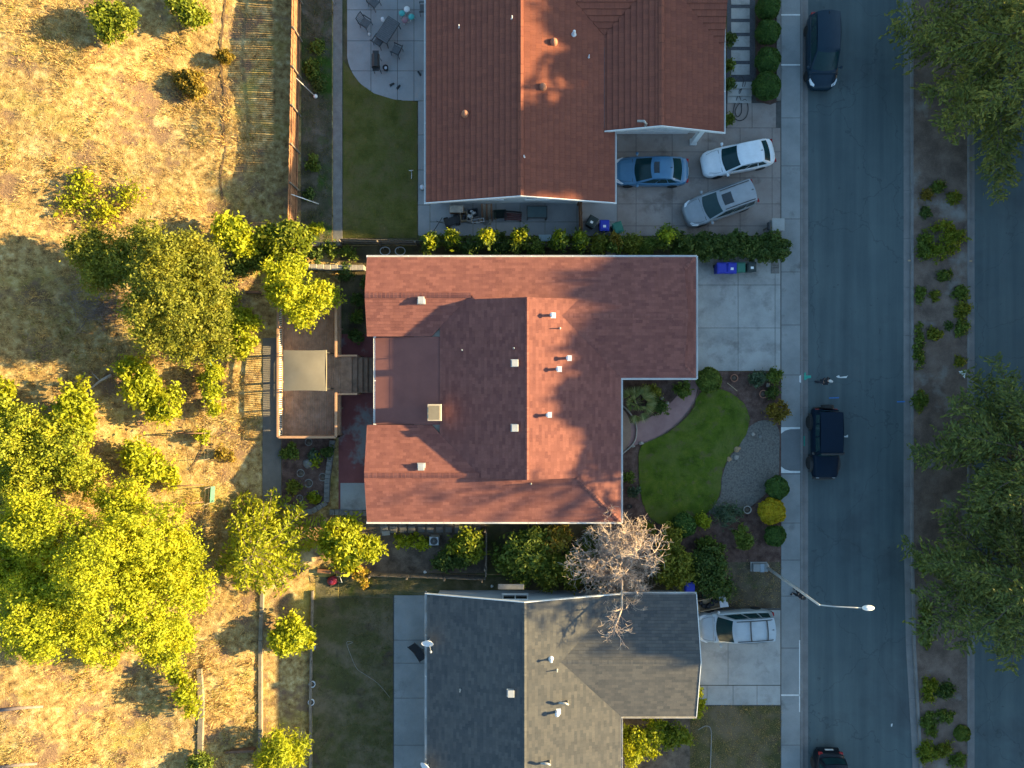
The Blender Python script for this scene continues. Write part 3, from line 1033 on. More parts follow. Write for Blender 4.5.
def ridge_caps(mb, a, b, w=.15, step=.19, lift=.03, drop=.04, rise=.035):
    """overlapping cap pieces along a ridge or hip"""
    a, b = Vector(a), Vector(b)
    d = b - a
    n = max(2, int(d.length / step))
    dn = d.normalized()
    side = Vector((-dn.y, dn.x, 0)).normalized() * w
    for i in range(n):
        p, q = a + d * (i / n), a + d * ((i + 1.12) / n)
        h0, h1 = lift, lift + rise
        P = [p - side + Vector((0, 0, h0 - drop)), p + Vector((0, 0, h0 + .01)), p + side + Vector((0, 0, h0 - drop))]
        Q = [q - side + Vector((0, 0, h1 - drop)), q + Vector((0, 0, h1 + .01)), q + side + Vector((0, 0, h1 - drop))]
        mb.face([P[0], P[1], Q[1], Q[0]], [(0, i * .3), (.1, i * .3), (.1, i * .3 + .14), (0, i * .3 + .14)])
        mb.face([P[1], P[2], Q[2], Q[1]], [(.1, i * .3), (.2, i * .3), (.2, i * .3 + .14), (.1, i * .3 + .14)])
        mb.face([Q[0], Q[1], Q[1] - Vector((0, 0, .04)), Q[0] - Vector((0, 0, .04))])
        mb.face([Q[1], Q[2], Q[2] - Vector((0, 0, .04)), Q[1] - Vector((0, 0, .04))])


def gutter(mb, a, b, out, w=.11, drop=.10):
    """open-topped gutter along an eave from a to b; out = outward unit vector"""
    a, b, o = Vector(a), Vector(b), Vector((out[0], out[1], 0))
    for s0, s1, z0, z1 in ((.0, .015, -drop, .01), (w - .02, w, -drop, .015), (.0, w, -drop - .012, -drop)):
        vs = [p + o * s + Vector((0, 0, z)) for p in (a, b) for s in (s0, s1) for z in (z0, z1)]
        mb.mesh(vs, [(0, 1, 3, 2), (4, 6, 7, 5), (0, 4, 5, 1), (2, 3, 7, 6), (1, 5, 7, 3), (0, 2, 6, 4)])
    n = max(1, int((b - a).length / 2.4))
    for i in range(n + 1):
        p = a + (b - a) * (i / n)
        t = (b - a).normalized() * .03
        vs = [q + o * s + Vector((0, 0, .018)) for q in (p - t, p + t) for s in (-.06, w)]
        mb.mesh(vs, [(0, 1, 3, 2)])


def gable_fill(mb, axis, pos, a, b, z_of, zb, th=.14):
    """wall from zb up to the roof line along a straight run at x=pos or y=pos"""
    pts = np.linspace(a, b, 24)
    for p, q in zip(pts[:-1], pts[1:]):
        zp, zq = z_of(p), z_of(q)
        if axis == 'y':
            vs = [(p, pos, zb), (q, pos, zb), (q, pos, zq), (p, pos, zp), (p, pos + th, zb), (q, pos + th, zb), (q, pos + th, zq), (p, pos + th, zp)]
        else:
            vs = [(pos, p, zb), (pos, q, zb), (pos, q, zq), (pos, p, zp), (pos + th, p, zb), (pos + th, q, zb), (pos + th, q, zq), (pos + th, p, zp)]
        mb.mesh(vs, [(0, 1, 2, 3), (7, 6, 5, 4), (3, 2, 6, 7), (0, 4, 5, 1)])


def fascia(mb, a, b, th=.035, h=.16, up=.02):
    a, b = Vector(a), Vector(b)
    d = (b - a)
    n = Vector((-d.y, d.x, 0)).normalized() * th
    vs = []
    for p in (a, b):
        vs += [p + Vector((0, 0, -h)), p + Vector((0, 0, up)), p + n + Vector((0, 0, up)), p + n + Vector((0, 0, -h))]
    mb.mesh(vs, [(0, 1, 2, 3), (7, 6, 5, 4), (0, 4, 5, 1), (1, 5, 6, 2), (2, 6, 7, 3), (3, 7, 4, 0)])


def window(parent, c, w, h, face, frame_m):
    """framed window centred at c on a wall; face = outward vector"""
    c = Vector(c)
    o = Vector((face[0], face[1], 0))
    t = Vector((-face[1], face[0], 0))
    mb = MB()

    def bar(u0, u1, v0, v1, d0, d1):
        vs = [c + t * u + Vector((0, 0, v)) + o * d for d in (d0, d1) for u, v in ((u0, v0), (u1, v0), (u1, v1), (u0, v1))]
        mb.mesh(vs, [(3, 2, 1, 0), (4, 5, 6, 7), (0, 1, 5, 4), (1, 2, 6, 5), (2, 3, 7, 6), (3, 0, 4, 7)])
    f = .06
    bar(-w / 2, w / 2, -h / 2, -h / 2 + f, 0, .06)
    bar(-w / 2, w / 2, h / 2 - f, h / 2, 0, .06)
    bar(-w / 2, -w / 2 + f, -h / 2 + f, h / 2 - f, 0, .055)
    bar(w / 2 - f, w / 2, -h / 2 + f, h / 2 - f, 0, .055)
    bar(-f / 2, f / 2, -h / 2 + f, h / 2 - f, 0, .05)
    wo = mb.build('window', frame_m, parent, world=True)
    mb = MB()
    vs = [c + t * u + Vector((0, 0, v)) + o * .02 for u, v in ((-w / 2 + f, -h / 2 + f), (w / 2 - f, -h / 2 + f), (w / 2 - f, h / 2 - f), (-w / 2 + f, h / 2 - f))]
    mb.mesh(vs, [(0, 1, 2, 3)])
    mb.build('pane', M['glass'], wo)
    mb = MB()
    s0 = -h / 2 - .06
    vs = [c + t * u + Vector((0, 0, v)) + o * d for d in (0, .11) for u, v in ((-w / 2 - .05, s0), (w / 2 + .05, s0), (w / 2 + .05, s0 + .055), (-w / 2 - .05, s0 + .055))]
    mb.mesh(vs, [(3, 2, 1, 0), (4, 5, 6, 7), (0, 1, 5, 4), (1, 2, 6, 5), (2, 3, 7, 6), (3, 0, 4, 7)])
    mb.build('sill', frame_m, wo)
    return wo


def vent(roof, px, py, z_of, kind, zg=3.6):
    """roof fittings as sub-parts of a roof: placed where the pixel's view ray meets the slope"""
    z = zg
    for _ in range(6):
        p = W(px, py, z + .2)
        z = z_of(p.x, p.y)
    x, y = p.x, p.y
    mb = MB()
    if kind == 'box':                # low square attic vent with hood
        mb.box(x - .25, x + .25, y - .23, y + .23, z - .03, z + .045)
        mb.box(x - .17, x + .17, y - .19, y + .19, z + .045, z + .20, bev=.03)
        mb.box(x - .19, x + .19, y - .21, y + .21, z + .19, z + .22, bev=.01)
        return mb.build('attic_vent', M['gmetal'], roof)
    if kind == 'pipe':
        mb.lathe([(.17, -.05), (.15, .05), (.075, .14), (.06, .18)], (x, y, z), 14)
        mb.lathe([(.05, .0), (.05, .36), (.09, .37), (.09, .42), (.0, .46)], (x, y, z), 12)
        return mb.build('vent_pipe', M['white'], roof, True)
    if kind == 'flue':
        mb.box(x - .12, x + .24, y - .17, y + .17, z - .10, z + .02)
        mb.lathe([(.12, -.05), (.085, .10), (.08, .34), (.135, .35), (.135, .42), (.05, .47), (.0, .475)], (x, y, z), 16)
        return mb.build('flue', M['pale'], roof, False)
    if kind == 'thin':
        mb.lathe([(.09, -.03), (.035, .08), (.03, .34), (.0, .35)], (x, y, z), 10)
        return mb.build('vent_pipe', M['gmetal'], roof, True)
    if kind == 'dome':
        mb.lathe([(.24, -.06), (.22, .05), (.20, .20), (.13, .29), (.0, .33)], (x, y, z), 18)
        return mb.build('turbine_vent', M['pale'], roof, True)
    if kind == 'chimney':
        mb.box(x - .34, x + .34, y - .42, y + .42, z - .5, z + .95, bev=.02)
        mb.box(x - .42, x + .42, y - .5, y + .5, z + .95, z + 1.05, bev=.02)
        c = mb.build('chimney', M['wallbeige'], roof)
        mb = MB()
        mb.lathe([(.16, 0), (.16, .25)], (x, y + .18, z + 1.05), 12)
        mb.lathe([(.13, 0), (.13, .22)], (x - .02, y - .2, z + 1.05), 12)
        mb.box(x - .34, x + .34, y - .42, y + .42, z + 1.27, z + 1.31, bev=.01)
        mb.build('chimney_cap', M['canvas'], c)
        return c
    if kind == 'arm':                # bent metal flue lying over
        mb.tube([(x + .1, y, z - .05), (x + .1, y, z + .4), (x - .05, y + .12, z + .5), (x - .45, y + .14, z + .46)], .075, 10)
        return mb.build('bent_flue', M['metal'], roof, True)


# ---------- middle house (brown-red shingle)
k = .30
ZE = 2.7
N_ = lambda x, y: ZE + k * (7.77 - y)
GS = lambda x, y: ZE + k * (y - .37)
EA = lambda x, y: 4.44 - k * (x - .88)
WE = lambda x, y: 4.44 - k * (.88 - x)
SO = lambda x, y: ZE + k * (y + 8.44)
NWs = lambda x, y: ZE + k * (y - 2.91)
SWn = lambda x, y: ZE + k * (-2.5 - y)
PA = lambda x, y: 2.83 - .10 * (-4.4 - x)
SK = lambda x, y: ZE + k * (11.26 - x)
hm = thing('house', 'house with brownish red shingle roof and curved garden path, between two neighbours', 'house', (1, 0, 0))
mb = MB()
P_ = lambda poly, up, zf, c=.19, l=.022: roof_plane(mb, poly, up, zf, c, l)
P_([(-8.87, 7.77), (-8.87, 5.34), (-2.44, 5.34), (-2.25, 5.1), (4.01, 5.1), (2.98, 4.07), (10.5, 4.07), (10.5, 7.01), (11.26, 7.77)], (0, -1), N_)
P_([(2.98, 4.07), (6.67, .37), (11.26, .37), (10.5, 1.13), (10.5, 4.07)], (0, 1), GS)
P_([(11.26, 7.77), (10.5, 7.01), (10.5, 1.13), (11.26, .37)], (-1, 0), SK)
P_([(.88, 5.1), (.88, -5.64), (3.87, -5.64), (6.67, -8.44), (6.67, .37), (2.98, 4.07), (4.01, 5.1)], (-1, 0), EA)
P_([(-8.87, -8.44), (6.67, -8.44), (3.87, -5.64), (-2.12, -5.64), (-2.0, -5.47), (-8.87, -5.47)], (0, 1), SO)
P_([(.88, 5.1), (-2.25, 5.1), (-2.49, 5.34), (-4.4, 3.44), (-4.4, -3.03), (-1.96, -5.47), (-2.12, -5.64), (.88, -5.64)], (1, 0), WE)
P_([(-8.87, 5.34), (-8.87, 2.91), (-4.9, 2.91), (-4.4, 3.44), (-2.49, 5.34)], (0, -1 * -1), NWs)
P_([(-8.87, -5.47), (-1.96, -5.47), (-4.4, -3.03), (-4.9, -2.5), (-8.87, -2.5)], (0, -1), SWn)
roof_m = mb.build('roof', M['shingle'], hm, world=True)
mb = MB()
roof_plane(mb, [(-8.42, 2.89), (-8.42, -2.48), (-4.2, -2.48), (-4.2, 2.89)], (1, 0), PA, .92, .006, .1)
pr = mb.build('patio_roof', M['rolled'], hm, world=True)
mb = MB()
ridge_caps(mb, (-8.85, 5.34, 3.43), (-2.5, 5.34, 3.43), .16, .24, .04)
mb.build('ridge_cap', M['shingle'], roof_m)
mb = MB()
ridge_caps(mb, (-8.85, -5.47, 3.59), (-2.0, -5.47, 3.59), .16, .24, .04)
mb.build('ridge_cap', M['shingle'], roof_m)
mb = MB()
ridge_caps(mb, (.88, -5.62, 4.44), (.88, 5.08, 4.44), .13, .2, .03)
mb.build('ridge_cap', M['shingle'], roof_m)
mb = MB()
ridge_caps(mb, (3.0, 4.07, 3.81), (10.5, 4.07, 3.81), .13, .2, .012, .03, .006)
mb.build('ridge_cap', M['shingle'], roof_m)
mb = MB()
ridge_caps(mb, (6.62, -8.39, 2.71), (3.9, -5.67, 3.53), .13, .2, .035)
mb.build('ridge_cap', M['shingle'], roof_m)
mb = MB()
ridge_caps(mb, (11.2, 7.71, 2.72), (10.52, 7.03, 2.92), .11, .2, .03)
mb.build('ridge_cap', M['shingle'], roof_m)
mb = MB()
ridge_caps(mb, (11.2, .43, 2.72), (10.52, 1.11, 2.92), .11, .2, .03)
mb.build('ridge_cap', M['shingle'], roof_m)
mb = MB()
gutter(mb, (-8.87, 7.77, 2.69), (11.27, 7.77, 2.69), (0, 1))
mb.build('gutter', M['white'], hm, world=True)
mb = MB()
gutter(mb, (11.26, 7.8, 2.69), (11.26, .34, 2.69), (1, 0))
mb.build('gutter', M['white'], hm, world=True)
mb = MB()
gutter(mb, (11.26, .37, 2.69), (6.75, .37, 2.69), (0, -1))
mb.build('gutter', M['white'], hm, world=True)
mb = MB()
gutter(mb, (6.67, .37, 2.69), (6.67, -8.47, 2.69), (1, 0))
mb.build('gutter', M['white'], hm, world=True)
mb = MB()
gutter(mb, (6.67, -8.44, 2.69), (-8.87, -8.44, 2.69), (0, -1))
mb.build('gutter', M['white'], hm, world=True)
mb = MB()
gutter(mb, (-8.42, -2.48, 2.42), (-8.42, 2.89, 2.42), (-1, 0))
mb.build('gutter', M['white'], hm, world=True)
mb = MB()
wallp = [(-8.3, 7.2), (10.75, 7.2), (10.75, .95), (6.1, .95), (6.1, -7.9), (-8.3, -7.9), (-8.3, -3.05), (-6.0, -3.05), (-6.0, 3.45), (-8.3, 3.45)]
mb.prism(wallp, 0, 2.62)
gable_fill(mb, 'y', 5.0, -2.3, 4.0, lambda x: min(EA(x, 0), WE(x, 0)) - .12, 3.2, -.12)
gable_fill(mb, 'y', -5.45, -2.2, 3.9, lambda x: min(EA(x, 0), WE(x, 0)) - .12, 3.2, .1)
gable_fill(mb, 'x', -8.3, 3.45, 7.2, lambda y: min(N_(0, y), NWs(0, y)) - .12, 2.6, .15)
gable_fill(mb, 'x', -8.3, -7.9, -3.05, lambda y: min(SO(0, y), SWn(0, y)) - .12, 2.6, .15)
mb.build('wall', M['wallbeige'], hm, world=True)
for y in (2.2, -.6):
    window(hm, (-6.0, y, 1.25), 1.9, 1.5, (-1, 0), M['white'])
window(hm, (-8.3, 5.3, 1.5), 1.4, 1.1, (-1, 0), M['white'])
window(hm, (-8.3, -5.4, 1.5), 1.4, 1.1, (-1, 0), M['white'])
window(hm, (6.1, -5.6, 1.4), 1.8, 1.3, (1, 0), M['white'])
window(hm, (8.6, .95, 1.4), 1.2, 1.1, (0, -1), M['white'])
mb = MB()
mb.box(10.75, 10.80, 1.6, 6.5, .02, 2.2)
for i in range(4):
    for j in range(6):
        mb.box(10.80, 10.82, 1.72 + j * .8, 2.4 + j * .8, .1 + i * .53, .55 + i * .53)
mb.build('garage_door', M['white'], hm, world=True)
mb = MB()
mb.box(6.1, 6.15, -3.4, -2.5, .08, 2.1)
dr = mb.build('front_door', M['brown'], hm, world=True)
for p, kd, zf in (((421, 300), 'box', NWs), ((421, 467), 'box', SWn), ((515, 363), 'box', WE), ((515, 428), 'box', WE), ((514, 348), 'thin', WE), ((462, 350), 'thin', WE),
                  ((552, 315), 'flue', EA), ((560, 328), 'thin', EA), ((568, 358), 'flue', EA), ((558, 369), 'flue', EA), ((548, 415), 'flue', EA), ((531, 484), 'thin', SO), ((436, 412), 'chimney', PA)):
    vent(pr if kd == 'chimney' else roof_m, *p, zf, kd)

# ---------- north house (red tile)
k2 = .28
W1 = lambda x, y: 2.9 + k2 * (x + 5.24)
E1 = lambda x, y: 2.9 + k2 * (6.27 - x)
W2 = lambda x, y: 4.03 - k2 * (8.86 - x)
E2 = lambda x, y: 4.03 - k2 * (x - 8.86)
CS = lambda x, y: 2.9 + k2 * (y - 20.4)
hn = thing('house', 'house with red clay tile roof and cars on its driveway', 'house', (1, 20, 0))
mb = MB()
NY = 33.0
T_ = lambda poly, up, zf: roof_plane(mb, poly, up, zf, .36, .05, .14)
T_([(.515, 11.02), (.515, NY), (-5.24, NY), (-5.24, 11.02)], (1, 0), W1)
T_([(.515, 11.02), (6.27, 11.02), (6.27, 15.36), (5.82, 15.36), (5.82, 20.85), (2.24, 24.43), (2.24, NY), (.515, NY)], (-1, 0), E1)
T_([(8.86, 15.3), (8.86, 24.43), (8.4, 24.0), (5.05, 20.65), (5.05 + .55, 20.4), (5.6, 15.3)], (1, 0), W2)
T_([(8.86, 15.3), (12.9, 15.3), (12.9, 20.4), (8.86, 24.43)], (-1, 0), E2)
T_([(5.62, 20.45), (5.85, 20.85), (2.24, 24.43), (8.86, 24.43), (8.4, 24.0), (5.05 + .25, 20.85)], (0, 1), CS)
T_([(12.9, 20.4), (12.9, 24.43), (8.86, 24.43)], (0, 1), CS)
CN = lambda x, y: 2.9 + k2 * (28.46 - y)
T_([(2.24, 24.43), (12.9, 24.43), (12.9, 28.46), (6.27, 28.46)], (0, -1), CN)
T_([(2.24, 24.43), (6.27, 28.46), (6.27, NY), (2.24, NY)], (-1, 0), E1)
roof_n = mb.build('roof', M['tile'], hn, world=True)
mb = MB()
ridge_caps(mb, (.515, 11.05, 4.51), (.515, NY, 4.51), .17, .36, .06, .05)
mb.build('ridge_cap', M['tile'], roof_n)
mb = MB()
ridge_caps(mb, (8.86, 15.33, 4.03), (8.86, 24.4, 4.03), .17, .36, .06, .05)
mb.build('ridge_cap', M['tile'], roof_n)
mb = MB()
ridge_caps(mb, (8.9, 24.43, 4.03), (12.9, 24.43, 4.03), .17, .36, .06, .05)
mb.build('ridge_cap', M['tile'], roof_n)
mb = MB()
mb.box(5.36, 5.76, 15.5, 20.9, 3.02, 3.13)
mb.build('roof_flashing', M['copper'], hn, world=True)
mb = MB()
fascia(mb, (-5.26, 11.0, 2.93), (.515, 11.0, 4.54), .04, .2, .03)
mb.build('fascia', M['white'], hn, world=True)
mb = MB()
fascia(mb, (.515, 11.0, 4.54), (6.29, 11.0, 2.93), .04, .2, .03)
mb.build('fascia', M['white'], hn, world=True)
mb = MB()
fascia(mb, (5.6, 15.28, 3.16), (8.86, 15.28, 4.06), .04, .2, .03)
mb.build('fascia', M['white'], hn, world=True)
mb = MB()
fascia(mb, (8.86, 15.28, 4.06), (12.92, 15.28, 2.93), .04, .2, .03)
mb.build('fascia', M['white'], hn, world=True)
mb = MB()
gutter(mb, (-5.24, 11.0, 2.88), (-5.24, NY, 2.88), (-1, 0))
mb.build('gutter', M['white'], hn, world=True)
mb = MB()
gutter(mb, (6.27, 15.3, 2.88), (6.27, 11.0, 2.88), (1, 0))
mb.build('gutter', M['white'], hn, world=True)
mb = MB()
gutter(mb, (12.9, 28, 2.88), (12.9, 15.28, 2.88), (1, 0))
mb.build('gutter', M['white'], hn, world=True)
mb = MB()
mb.prism([(-4.7, 11.75), (5.7, 11.75), (5.7, 16.3), (12.3, 16.3), (12.3, 27.9), (5.7, 27.9), (5.7, NY), (-4.7, NY)], 0, 2.78)
gable_fill(mb, 'y', 11.75, -4.7, 5.7, lambda x: min(W1(x, 0), E1(x, 0)) - .14, 2.7, .15)
gable_fill(mb, 'y', 16.3, 5.8, 12.3, lambda x: min(W2(x, 0), E2(x, 0)) - .14, 2.7, .15)
mb.build('wall', M['wallwhite'], hn, world=True)
for x, w_ in ((-1.2, 1.3), (1.6, 1.5), (3.9, 1.2)):
    window(hn, (x, 11.75, 1.75), w_, 1.1, (0, -1), M['white'])
mb = MB()
mb.box(6.5, 11.4, 16.24, 16.30, .03, 2.15)
for i in range(4):
    for j in range(6):
        mb.box(6.62 + j * .8, 7.3 + j * .8, 16.22, 16.24, .1 + i * .52, .55 + i * .52)
mb.build('garage_door', M['white'], hn, world=True)
for x in (6.15, 11.75):
    mb = MB()
    mb.box(x - .16, x + .16, 15.55, 15.85, .02, 2.85, bev=.02)
    mb.box(x - .22, x + .22, 15.5, 15.9, .02, .18, bev=.02)
    mb.build('porch_post', M['white'], hn, world=True)
for p, kd, zf in (((465, 113), 'dome', W1), ((554, 41), 'dome', E1), ((543, 86), 'dome', E1), ((512, 17), 'thin', W1), ((574, 33), 'pipe', E1), ((459, 26), 'thin', W1), ((524, 156), 'thin', E1), ((589, 56), 'thin', E1)):
    vent(roof_n, *p, zf, kd).data.materials[0] = M['terracotta'] if kd == 'dome' else M['pale']
o_ = vent(roof_n, 644, 125, W2, 'arm')

# ---------- south house (grey shingle)
W3 = lambda x, y: 2.8 + k2 * (x + 5.19)
E3 = lambda x, y: 2.8 + k2 * (6.65 - x)
N3 = lambda x, y: 2.8 + k2 * (-12.83 - y)
S3 = lambda x, y: 2.8 + k2 * (y + 20.3)
hs = thing('house', 'house with dark grey shingle roof and white satellite dishes on its eave', 'house', (1, -20, 0))
mb = MB()
SY = -33.0
Q_ = lambda poly, up, zf: roof_plane(mb, poly, up, zf, .19, .02)
RX3 = 6.65 - 3.735
Q_([(.73, -12.83), (.73, SY), (-5.19, SY), (-5.19, -12.83)], (1, 0), W3)
Q_([(.73, -12.83), (6.65, -12.83), (RX3, -16.565), (6.65, -20.3), (6.65, SY), (.73, SY)], (-1, 0), E3)
Q_([(6.65, -12.83), (11.24, -12.83), (11.24, -16.565), (RX3, -16.565)], (0, -1), N3)
Q_([(RX3, -16.565), (11.24, -16.565), (11.24, -20.3), (6.65, -20.3)], (0, 1), S3)
roof_s = mb.build('roof', M['greyshingle'], hs, world=True)
mb = MB()
ridge_caps(mb, (.73, -12.85, 4.46), (.73, SY, 4.46), .13, .2, .03)
mb.build('ridge_cap', M['greyshingle'], roof_s)
mb = MB()
ridge_caps(mb, (RX3, -16.565, 3.845), (11.2, -16.565, 3.845), .13, .2, .012, .03, .006)
mb.build('ridge_cap', M['greyshingle'], roof_s)
mb = MB()
fascia(mb, (-5.2, -12.83, 2.82), (.73, -12.83, 4.48), .04, .18, .03)
mb.build('fascia', M['white'], hs, world=True)
mb = MB()
fascia(mb, (.73, -12.83, 4.48), (6.6, -12.83, 2.84), .04, .18, .03)
mb.build('fascia', M['white'], hs, world=True)
mb = MB()
fascia(mb, (11.24, -20.3, 2.82), (11.24, -16.565, 3.86), -.04, .16, .02)
mb.build('fascia', M['white'], hs, world=True)
mb = MB()
fascia(mb, (11.24, -16.565, 3.86), (11.24, -12.83, 2.82), -.04, .16, .02)
mb.build('fascia', M['white'], hs, world=True)
mb = MB()
gutter(mb, (-5.19, SY, 2.78), (-5.19, -12.8, 2.78), (-1, 0), .13)
mb.build('gutter', M['aged'], hs, world=True)
mb = MB()
gutter(mb, (11.24, -20.3, 2.78), (6.7, -20.3, 2.78), (0, -1))
mb.build('gutter', M['aged'], hs, world=True)
mb = MB()
gutter(mb, (6.65, -20.3, 2.78), (6.65, SY, 2.78), (1, 0))
mb.build('gutter', M['aged'], hs, world=True)
mb = MB()
gutter(mb, (6.65, -12.83, 2.78), (11.24, -12.83, 2.78), (0, 1))
mb.build('gutter', M['aged'], hs, world=True)
mb = MB()
mb.prism([(-4.7, -13.4), (10.6, -13.4), (10.6, -19.7), (6.1, -19.7), (6.1, SY), (-4.7, SY)], 0, 2.7)
gable_fill(mb, 'y', -13.4, -4.7, 6.0, lambda x: min(W3(x, 0), E3(x, 0)) - .12, 2.6, -.15)
gable_fill(mb, 'x', 10.6, -19.7, -13.5, lambda y: min(N3(0, y), S3(0, y)) - .12, 2.6, -.15)
mb.build('wall', M['wallgrey'], hs, world=True)
window(hs, (-4.7, -18, 1.3), 1.8, 1.3, (-1, 0), M['white'])
window(hs, (-4.7, -22.5, 1.3), 1.8, 1.3, (-1, 0), M['white'])
window(hs, (0.2, -13.4, 1.6), 1.6, 1.0, (0, 1), M['white'])
window(hs, (8.4, -19.7, 1.4), 1.6, 1.2, (0, -1), M['white'])
mb = MB()
mb.box(10.60, 10.66, -18.9, -14.2, .03, 2.15)
for i in range(4):
    for j in range(6):
        mb.box(10.66, 10.68, -18.8 + j * .77, -18.15 + j * .77, .1 + i * .52, .55 + i * .52)
mb.build('garage_door', M['white'], hs, world=True)
mb = MB()
a = W(498, 589, 2.2)
mb.box(a.x, a.x + 1.6, -12.74, -12.42, 2.05, 2.12, bev=.01)
mb.build('window_awning', M['metal'], hs, world=True)
for p, kd, zf in (((511, 694), 'box', W3), ((551, 660), 'pipe', E3), ((557, 671), 'thin', E3), ((566, 703), 'arm', E3), ((557, 713), 'flue', E3), ((548, 763), 'arm', E3), ((460, 691), 'thin', W3)):
    vent(roof_s, *p, zf, kd)


def dish(px, py, rz, label):
    p = W(px, py, 3.1)
    t = thing('satellite_dish', label, 'satellite dish', (p.x, p.y, 2.72), rz)
    mb = MB()
    mb.tube([(.12, 0, .0), (.05, 0, .3), (0, 0, .45)], .03, 8)
    mb.build('mast', M['gmetal'], t, True)
    mb = MB()
    mb.lathe([(.0, .0), (.15, .02), (.28, .07), (.38, .14), (.39, .14), (.28, .05), (.0, -.03)], (0, 0, 0), 22, sy=.85)
    d = mb.build('reflector', M['pale'], t, True)
    d.location = (0, 0, .5)
    d.rotation_euler = (R(35), R(-25), 0)
    mb = MB()
    mb.tube([(0, -.25, .45), (0, -.55, .75)], .018, 6)
    mb.box(-.05, .05, -.62, -.5, .70, .82, bev=.01)
    mb.build('feed_arm', M['gmetal'], t)


dish(428, 641, .4, 'white satellite dish beside a dark folded chair, on the grey roof eave')
dish(427, 765, -.5, 'white satellite dish at the bottom edge of the photo on the grey roof eave')

# ------------------------------------------------------------------ trees
def cedar(name, loc, height, radius, label, cat='cedar', group=None, seed=1, m=None, dens=1.0, low=.16, rz=0.0):
    """conifer with long level boughs, each carrying flat fans of needle sprays"""
    g = np.random.default_rng(seed)
    t = thing(name, label, cat, loc, rz, group)
    mb = MB()
    mb.tube([(0, 0, -.2), (0, 0, height * .3), (.1, .05, height * .65), (.05, .1, height)], [.34, .27, .15, .03], 12)
    mb.build('trunk', M['bark'], t, True)
    bm_ = MB()
    C, U, V = [], [], []
    z = height * low
    ang = g.uniform(0, 6)
    while z < height * .985:
        f = (z - height * low) / (height * (1 - low))
        Lb = radius * (1 - f) ** .72 * (.75 + .25 * min(1, f * 6 + .4))
        for _ in range(2 if f < .75 else 1):
            ang += 2.399 + g.uniform(-.35, .35)
            L_ = max(.35, Lb * g.uniform(.62, 1.18))
            d = np.array([math.cos(ang), math.sin(ang), 0])
            sd = np.array([-d[1], d[0], 0])
            rise, droop = g.uniform(.02, .22), g.uniform(.10, .26)
            n = max(5, int(L_ / .16))
            ss = np.linspace(0.12, 1, n)
            wob = np.cumsum(g.normal(size=n)) * .035
            P = np.array([0, 0, z]) + d * (ss * L_)[:, None] + sd * (wob * L_ * .35)[:, None]
            P[:, 2] += L_ * (rise * ss - droop * ss ** 2.2)
            bm_.tube([tuple(p) for p in P[::max(1, n // 6)]] + [tuple(P[-1])], [.075 * (1 - .85 * q) * (L_ / radius + .2) for q in np.linspace(0, 1, len(P[::max(1, n // 6)]) + 1)], 5, caps=False)
            for i in range(n):
                side = L_ * .28 * (1 - abs(ss[i] - .5) * 1.15) * g.uniform(.6, 1.25)
                if ss[i] < .22:
                    continue
                for s in (-1, 1):
                    if g.random() < .16:
                        continue
                    q = (d * g.uniform(.45, .95) + sd * s + np.array([0, 0, g.uniform(-.22, .06)]))
                    q /= np.linalg.norm(q)
                    lb = max(.22, side * g.uniform(.5, 1.15))
                    m2 = max(3, int(lb / .074 * dens))
                    tt = (np.arange(m2) + g.random(m2)) / m2
                    pp = P[i] + q * (tt * lb)[:, None] + g.normal(size=(m2, 3)) * .045
                    pp[:, 2] -= .14 * (tt * lb) ** 2
                    dirs = q + g.normal(size=(m2, 3)) * .55
                    dirs /= np.linalg.norm(dirs, axis=1, keepdims=True)
                    nr = np.array([0, 0, 1.0]) + g.normal(size=(m2, 3)) * .55
                    uu = np.cross(dirs, nr)
                    uu /= np.linalg.norm(uu, axis=1, keepdims=True)
                    ln = g.uniform(.08, .19, m2)[:, None]
                    C.append(pp)
                    V.append(dirs * ln)
                    U.append(uu * ln * .36)
        z += height * .0170 * g.uniform(.6, 1.4)
    bm_.build('limb', M['bark'], t, True)
    quads_mesh('crown', np.vstack(C), np.vstack(U), np.vstack(V), m or L['cedar'], t)
    return t


MG = 'cedars planted along the median'
cedar('cedar_tree', (29.4, 19.3, 0), 13.2, 7.1, 'dense grey green cedar overhanging the street at the upper right corner', group=MG, seed=3, m=L['cedary'], dens=1.25)
cedar('cedar_tree', (30.0, -4.2, 0), 12.2, 6.0, 'dark blue green cedar shading the median across from the boxy black car', group=MG, seed=8, dens=1.25)
cedar('cedar_tree', (29.9, -11.4, 0), 11.8, 6.0, 'tall dark cedar south of the bare median patch, across from the street lamp', group=MG, seed=14, dens=1.25)
cedar('cedar_tree', (34.6, -13.9, 0), 8.8, 4.2, 'sunlit pale cedar over the far roadway at the lower right edge', group=MG, seed=21, m=L['cedary'])
cedar('cedar_tree', (33.5, 27.5, 0), 12.5, 5.5, 'cedar at the very top right corner beyond the median', group=MG, seed=25, m=L['cedary'], dens=.8)

